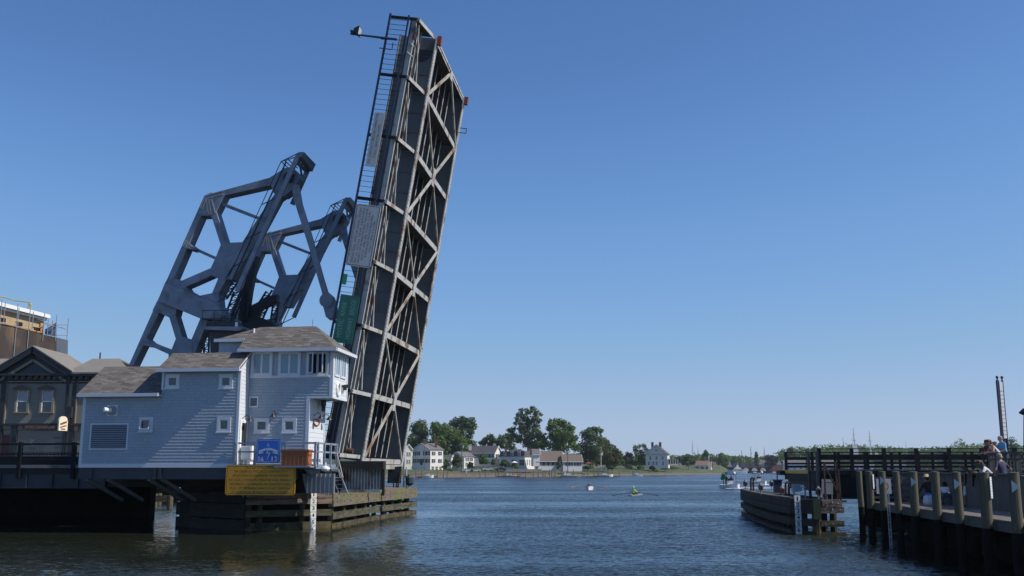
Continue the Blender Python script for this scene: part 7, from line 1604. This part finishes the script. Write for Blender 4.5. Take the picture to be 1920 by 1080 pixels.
    if hat:
        h = MB(); c = hd(.01, .22); h.lathe(c - ZZ * .02, [(.19, 0), (.185, .015), (.105, .02), (.10, .10), (.05, .125)] if hat[1] else [(.105, 0), (.10, .07), (.05, .11)], 12)
        if not hat[1]: h.box(c + V((0, .14, 0)), .15, .12, .015)
        local(h, 'hat', SK[hat[0]])
    return root
LEFT = R(90)       # facing -X
zU = zl - 0.02
def Pz(px, Yd, z): p = at(px, 880, Yd); return V((p.x, Yd, z))
person('man in a bright blue shirt with grey hair leaning on the brown railing', Pz(1888, 44.6, zU), R(100), .93, 18, ((-.2, .42, 1.0), (.2, .42, 1.0)), shirt='blue', pants='denim', hair='grey', skin='skin')
person('woman in a white sleeveless top leaning on the railing left of the man in blue', Pz(1877, 44.4, zU), R(85), .9, 42, ((-.2, .62, .98), (.2, .62, .98)), shirt='white', pants='dark', hair='brown', sleeves=False, longhair=True)
person('dark haired person in dark clothes at the left end of the brown railing', Pz(1861, 45.2, zU), R(110), .88, 22, ((-.2, .45, 1.0), (.2, .45, .98)), shirt='red', pants='dark', skin='tan', hair='black', scale=.95)
person('woman in a white shirt bending over the black information panel', Pz(1863, 36.4, 1.98), R(80), .86, 48, ((-.2, .72, 1.02), (.2, .66, .98)), shirt='white', pants='dark', hair='brown', sleeves=True, longhair=True, scale=.96)
person('man in a navy shirt seen from behind beside the black information panel', Pz(1882, 35.6, 1.92), R(20), .9, 14, ((-.28, .22, .95), (.28, .2, .95)), shirt='navy', pants='denim', hair='grey', skin='tan')
gC = dict(feet=((-.16, .02, .08), (.16, .1, .08)))
person('person in dark clothes and a straw hat crouching against the plank wall', Pz(1741, 42.0, zW), R(10), .36, 18, ((-.22, .45, .45), (.22, .45, .5)), shirt='dark', pants='dark', hair='black', hat=('straw', True), skin='tan', sleeves='long', **gC)
person('person in a white top crouching and bending down on the boardwalk', Pz(1772, 40.2, zW), R(-15), .42, 62, ((-.18, .55, .12), (.18, .6, .12)), shirt='white', pants='denim', hair='black', skin='tan', **gC)
person('child in a dark red shirt and white shorts standing behind a piling', Pz(1811, 38.6, zW), R(150), .93, 6, shirt='red', pants='white', shorts=True, hair='black', skin='tan', scale=.78)
m = MB(); c = Pz(1738, 41.3, zW); m.lathe(c, [(.2, 0), (.24, .1), (.2, .32), (.06, .42)], 9, 0); m.lathe(c + ZZ * .36, [(.14, 0), (.16, .04), (.03, .1)], 9, 1); o = m.build('shopping_bag', [SK['white'], M['sign_blue']]); tag(o, 'blue and white bag on the boardwalk in front of the crouching person in dark', 'bag')

# ------------------------------------------------------------------ boats
def hull(m, loc, yaw, L, Wd, H, bow=0.35, mi=0, deck=1, draft=.12, sheer=.25, open_=True):
    cs = 9; c, s = math.cos(yaw), math.sin(yaw)
    def W_(x, y, z): return V(loc) + V((x * c - y * s, x * s + y * c, z))
    secs = []
    for i in range(cs):
        f = i / (cs - 1); x = -L / 2 + L * f; wd = Wd / 2 * (math.sin(math.pi * min(1, 0.28 + f * 0.4)) if f < .55 else math.sqrt(max(0.0004, 1 - ((f - .55) / .45) ** 2.2))); h = H * (1 + sheer * (2 * f - .9) ** 2 * (1.4 if f > .5 else .6))
        secs.append([W_(x, -wd, h), W_(x + .0, -wd * .8, -draft), W_(x, 0, -draft * 1.6), W_(x, wd * .8, -draft), W_(x, wd, h)])
    n = 5
    for a, b in zip(secs[:-1], secs[1:]):
        for j in range(n - 1): m.add([a[j], b[j], b[j + 1], a[j + 1]], [(0, 1, 2, 3)], mi)
        dz = ZZ * (-H * .35 if open_ else -0.02); m.add([a[0] * .92 + a[4] * .08 + dz, b[0] * .92 + b[4] * .08 + dz, b[4] * .92 + b[0] * .08 + dz, a[4] * .92 + a[0] * .08 + dz], [(0, 1, 2, 3)], deck)
        if open_:
            for j, k in ((0, 4), (4, 0)): m.add([a[j], b[j], b[j] * .92 + b[k] * .08 + dz, a[j] * .92 + a[k] * .08 + dz], [(0, 1, 2, 3)], deck)
    m.add(secs[0], [(0, 1, 2, 3, 4)], mi)
    return W_
M['boat_inside'] = mat('boat_inside', (0.3, 0.28, 0.25), 0.7); M['boat_hull'] = mat('white_boat_hull', (0.75, 0.75, 0.74), 0.35, var=0.03)
# white rowing boat
p = onz(1105.5, 918.3, 0); rb = thing('rowing_boat', 'white rowing boat with orange oars and a rower in blue', 'rowing boat', p)
m = MB(); hull(m, p, R(-98), 4.6, 1.2, .46, mi=0, deck=1); m.build('hull', [M['boat_hull'], M['boat_inside']], rb)
for sx, mk in ((-1, 'orange_wood'), (1, 'orange_wood')):
    m = MB(); a = p + V((sx * .35, .1, .62)); b = p + V((sx * 2.3, .0, .42 if sx < 0 else .36)); m.tube(a, b, .035, n=6); d = (b - a).normalized(); m.bar(b - d * .1, b + d * .55, .05, .17, V((0, 1, .4))); m.build('oar', mat('orange_oar_paint', (0.62, 0.2, 0.05), 0.5) if sx < 0 else M['orange_wood'], rb)
person('rower in a blue top sitting in the white rowing boat', p + V((0, .15, -.05)), R(175), .36, 8, ((-.36, .25, .66), (.36, .25, .66)), ((-.12, .62, .3), (.12, .62, .3)), shirt='mid', pants='dark', hair='grey', hat=('grey', False), sleeves='long')
# scull with the neon rower
p = onz(1189, 929.3, 0); sc = thing('rowing_scull', 'slim grey scull with long dark oars under the rower in neon yellow', 'rowing scull', p)
m = MB(); hull(m, p + V((0.3, 0.2, 0)), R(68), 5.6, .55, .13, mi=0, deck=1, draft=.06, sheer=.1); m.build('hull', [M['louvre'], M['boat_inside']], sc)
for sx in (-1, 1):
    m = MB(); a = p + V((sx * .3, 0, .42)); b = p + V((sx * 2.1 + (.4 if sx > 0 else -.1), -.1 * sx, .07)); m.tube(a, b, .022, n=5); d = (b - a).normalized(); m.bar(b, b + d * .5, .04, .18, V((0, 1, .3))); m.build('oar', M['black'], sc)
m = MB(); m.path([p + V((-.6, .0, .22)), p + V((-.25, .1, .45)), p + V((.3, .1, .45)), p + V((.8, 0.1, .24))], .02, 5); m.build('outrigger', M['black'], sc)
person('rower in a neon yellow jacket and white cap sitting in the scull', p + V((-.1, .0, -.12)), R(-40), .34, 6, ((-.3, .42, .6), (.3, .42, .6)), ((-.1, .62, .28), (.1, .62, .28)), shirt='neon', pants='dark', hair='grey', hat=('white', False), sleeves='long')
# motor boats coming towards the bridge
def motor(px, py, label, green):
    p = onz(px, py, 0); r_ = thing('motor_boat', label, 'motor boat', p); k = 1.0
    m = MB(); hull(m, p, R(-78), 5.6, 2.1, .55, mi=0, deck=1, draft=.2, sheer=.35); m.build('hull', [M['boat_hull'], M['boat_inside']], r_)
    m = MB(); m.box(p + V((.0, .2, .85)), 1.0, .9, .8); m.box(p + V((.0, -.2, 1.35)), .9, .06, .45, mi=1); m.build('console', [M['boat_hull'], M['hglass']], r_)
    m = MB(); m.box(p + V((.05, .5, 2.25)), 1.9, 2.0, .09)
    for sx in (-.85, .9):
        for sy in (-.3, 1.3): m.tube(p + V((sx, sy, .5)), p + V((sx, sy, 2.22)), .03, n=5)
    m.build('canopy', M['mid_canopy'], r_)
    m = MB(); c = p + V((1.0, 1.4, 2.4)); m.ball(c, .28, .28, .32); m.tube(c - ZZ * .4, c - ZZ * 1.6, .04, n=5); m.build('radar_dome', M['boat_hull'], r_)
    if green: m = MB(); c = p + V((-1.0, .3, 2.0)); m.ball(c, .34, .3, .55); m.ball(c + V((-.2, 0, -.35)), .3, .25, .35); m.tube(c, c - ZZ * 1.5, .04, n=5); m.build('green_flag_bundle', mat('green_canvas', (0.03, 0.2, 0.08), 0.8), r_)
    return p
M['mid_canopy'] = mat('navy_canopy', (0.05, 0.07, 0.13), 0.8)
p1 = motor(1369.5, 915.8, 'nearer motor boat with a dark canopy and a green bundle, coming towards the bridge', True)
p2 = motor(1423, 908.8, 'farther motor boat partly hidden by the posts of the dark fender', False)
person('person in dark clothes standing on the nearer motor boat', p1 + V((-.45, .7, .35)), R(180), .93, 4, shirt='dark', pants='dark', hair='black'); person('person in a blue top standing at the wheel of the nearer motor boat', p1 + V((.35, .8, .35)), R(180), .93, 4, shirt='mid', pants='dark', hair='brown')
person('person in a white top standing on the farther motor boat', p2 + V((.1, .8, .35)), R(180), .93, 4, shirt='white', pants='denim', hair='brown')
M['foam'] = mat('white_wake_foam', (0.62, 0.64, 0.64), 0.9, var=0.3, scale=1.5)
rg = random.Random(3); m = MB()
for p, ln in ((p1, 8), (p2, 10)):
    for k in range(160):
        f = rg.random(); x = .8 + f * ln; c = p + V((x, f * 2.5 + rg.gauss(0, .25 + f * .5), .012 + .05 * (1 - f) * rg.random())); m.ball(c, rg.uniform(.08, .4), rg.uniform(.06, .2), .035 + .06 * (1 - f), 6, 4)
    for k in range(40): c = p + V((rg.uniform(-1.4, 1.2), -2.6 + rg.uniform(-.4, .5), .02)); m.ball(c, rg.uniform(.1, .25), rg.uniform(.08, .2), .06, 6, 4)
o = m.build('wake_foam', M['foam'], origin=p1); tag(o, 'white wake foam behind the motor boats', 'foam', kind='stuff')
# big white motor yacht at the sheds
p = onz(1382, 888.0, 0); p = V((at(1382, 880, 700).x, 700, 0)); yr_ = thing('motor_yacht', 'large white motor yacht moored in front of the dark boat sheds', 'yacht', p); yr_.scale = (.8, .8, .78)
m = MB(); hull(m, p, R(186), 17, 4.6, 2.4, mi=0, deck=1, draft=.3, sheer=.4, open_=False); m.build('hull', [mat('pale_blue_white_hull', (0.55, 0.62, 0.72), 0.35), M['boat_hull']], yr_)
m = MB(); m.prism([p + V((x, -1.6, z)) for x, z in ((-4.5, 2.2), (-2.8, 4.3), (4.5, 4.3), (5.2, 2.2))], V((0, 3.2, 0)), 0); m.prism([p + V((x, -1.65, z)) for x, z in ((-3.6, 3.0), (-3.0, 3.9), (4.2, 3.9), (4.4, 3.0))], V((0, 3.3, 0)), 1); m.build('cabin', [M['boat_hull'], M['hglass']], yr_)
m = MB(); m.prism([p + V((x, -1.3, z)) for x, z in ((-2.4, 4.3), (-1.5, 5.8), (2.6, 5.6), (3.4, 4.3))], V((0, 2.6, 0))); m.prism([p + V((x, -.8, z)) for x, z in ((-1.0, 5.7), (.2, 8.0), (.9, 8.0), (1.6, 5.7))], V((0, 1.6, 0))); m.tube(p + V((.5, 0, 8)), p + V((.5, 0, 9.6)), .06, n=5); m.build('flybridge', M['boat_hull'], yr_)
# small boats along the far shore and harbour
for i, (px, py, Yd, L, lab, yw) in enumerate(((955, 894, 406, 5.5, 'pinkish white launch at the far dock below the mansard house', 0), (1067, 893.5, 412, 6, 'white sport boat at the dock under the brown roofed wing', 180), (1135, 892.5, 440, 6.5, 'white motor launch at the dock below the flagpole', 0), (1195, 892, 462, 4.5, 'small white skiff moored off the mansion lawn', 180),
        (803, 896, 380, 4, 'small white dinghy at the dock by the bridge leaf', 0), (1416, 888.5, 690, 6, 'white runabout between the yacht and the sheds', 180), (1452, 888, 700, 6.5, 'reddish white launch at the right end of the boat sheds', 180))):
    p = at(px, 880, Yd); p.z = 0; r_ = thing('small_boat', lab, 'boat', p, 'small boats along the far shore'); m = MB(); hull(m, p, R(yw + 4), L, 1.9, .75, mi=0, deck=1, draft=.15, open_=False); m.build('hull', [M['boat_hull'] if i not in (0, 6) else mat('pinkish_hull', (0.6, 0.42, 0.4), 0.4), M['boat_inside']], r_)
    m = MB(); m.prism([p + V((x * L / 6, -.6, z)) for x, z in ((-1.6, .7), (-.9, 1.5), (.4, 1.5), (1.0, .75))], V((0, 1.2, 0)), 0); m.build('cabin', M['boat_hull'], r_)
    if i == 1: m = MB(); m.tube(p + V((-1.5, 0, .8)), p + V((-1.3, 0, 3.0)), .09, n=5); m.box(p + V((-1.2, 0, 3.0)), 1.3, 1.1, .12); m.box(p + V((-1.9, 0, 1.4)), .5, .6, 1.4); m.build('tower', M['boat_hull'], r_)
# sailing ships and masts
M['mast'] = mat('varnished_mast', (0.20, 0.15, 0.11), 0.7); M['sail'] = mat('white_sail', (0.7, 0.7, 0.68), 0.8, var=0.04)
def ship(label, px, Yd, L, masts, sails=()):
    p = at(px, 880, Yd); p.z = 0; r_ = thing('sailing_ship', label, 'sailing ship', p)
    m = MB(); hull(m, p, R(174), L, L * .2, 3.2, mi=0, deck=1, draft=.4, open_=False); m.build('hull', [M['shutter'], M['boat_inside']], r_)
    for (mx, top, th, lean) in masts:
        m = MB(); q = at(mx, top, Yd); m.tube(V((q.x + lean, Yd, 1)), V((q.x, Yd, q.z)), th, th * .4, 7); h = q.z
        for f in (.55, .72, .86): m.box(V((q.x + lean * (1 - f), Yd, h * f)), h * .09 * (1.4 - f), th * .7, th * .7)
        m.build('mast', M['mast'], r_)
        m = MB()
        for sx in (-1, 1): m.tube(V((q.x + lean * .2, Yd, h * .85)), V((q.x + sx * h * .13, Yd + .5, 3)), .045, n=4)
        m.build('rigging', M['shutter'], r_)
    for pts in sails:
        m = MB(); m.prism([at(x, y, Yd - .4) for x, y in pts], V((0, .15, 0))); m.build('sail', M['sail'], r_)
ship('distant ship with two bare masts left of the boathouse', 1302, 900, 26, ((1298, 827, .32, 0), (1308.5, 838, .28, 0)))
ship('distant tall ship with three bare masts behind the boat sheds', 1419, 940, 36, ((1390.5, 844, .4, 0), (1407.5, 837, .42, 0), (1432.5, 838, .42, 0)))
ship('tall ship with square white sails behind the right approach railing', 1604, 760, 34, ((1580, 819.5, .26, 1.2), (1599.5, 802.5, .36, .8), (1629.5, 808, .34, .8)),
     (((1598, 833.5), (1607, 833.2), (1607.8, 840.5), (1598.3, 840.5)), ((1598.5, 841.5), (1609, 841.5), (1610, 852), (1599, 852)), ((1631, 834), (1633.5, 838), (1635, 852), (1632, 852)), ((1596.5, 824.2), (1604.5, 824.2), (1604.5, 825.4), (1596.5, 825.4)), ((1627, 825), (1634.5, 825.4), (1634.5, 826.4), (1627, 826.2)), ((1641, 845), (1648, 852), (1641, 853))))
for px, top, Yd, lab in ((1698.5, 827, 700, 'thin bare mast above the railing right of the tall ship'), (1664, 831, 720, 'thin short mast above the railing beside the tall ship')):
    a = at(px, 884, Yd); b = at(px, top, Yd); m = MB(); m.tube(a, b, .14, .06, 6); m.box(b - ZZ * 4, 2.2, .1, .1); o = m.build('bare_mast', M['mast']); tag(o, lab, 'mast')
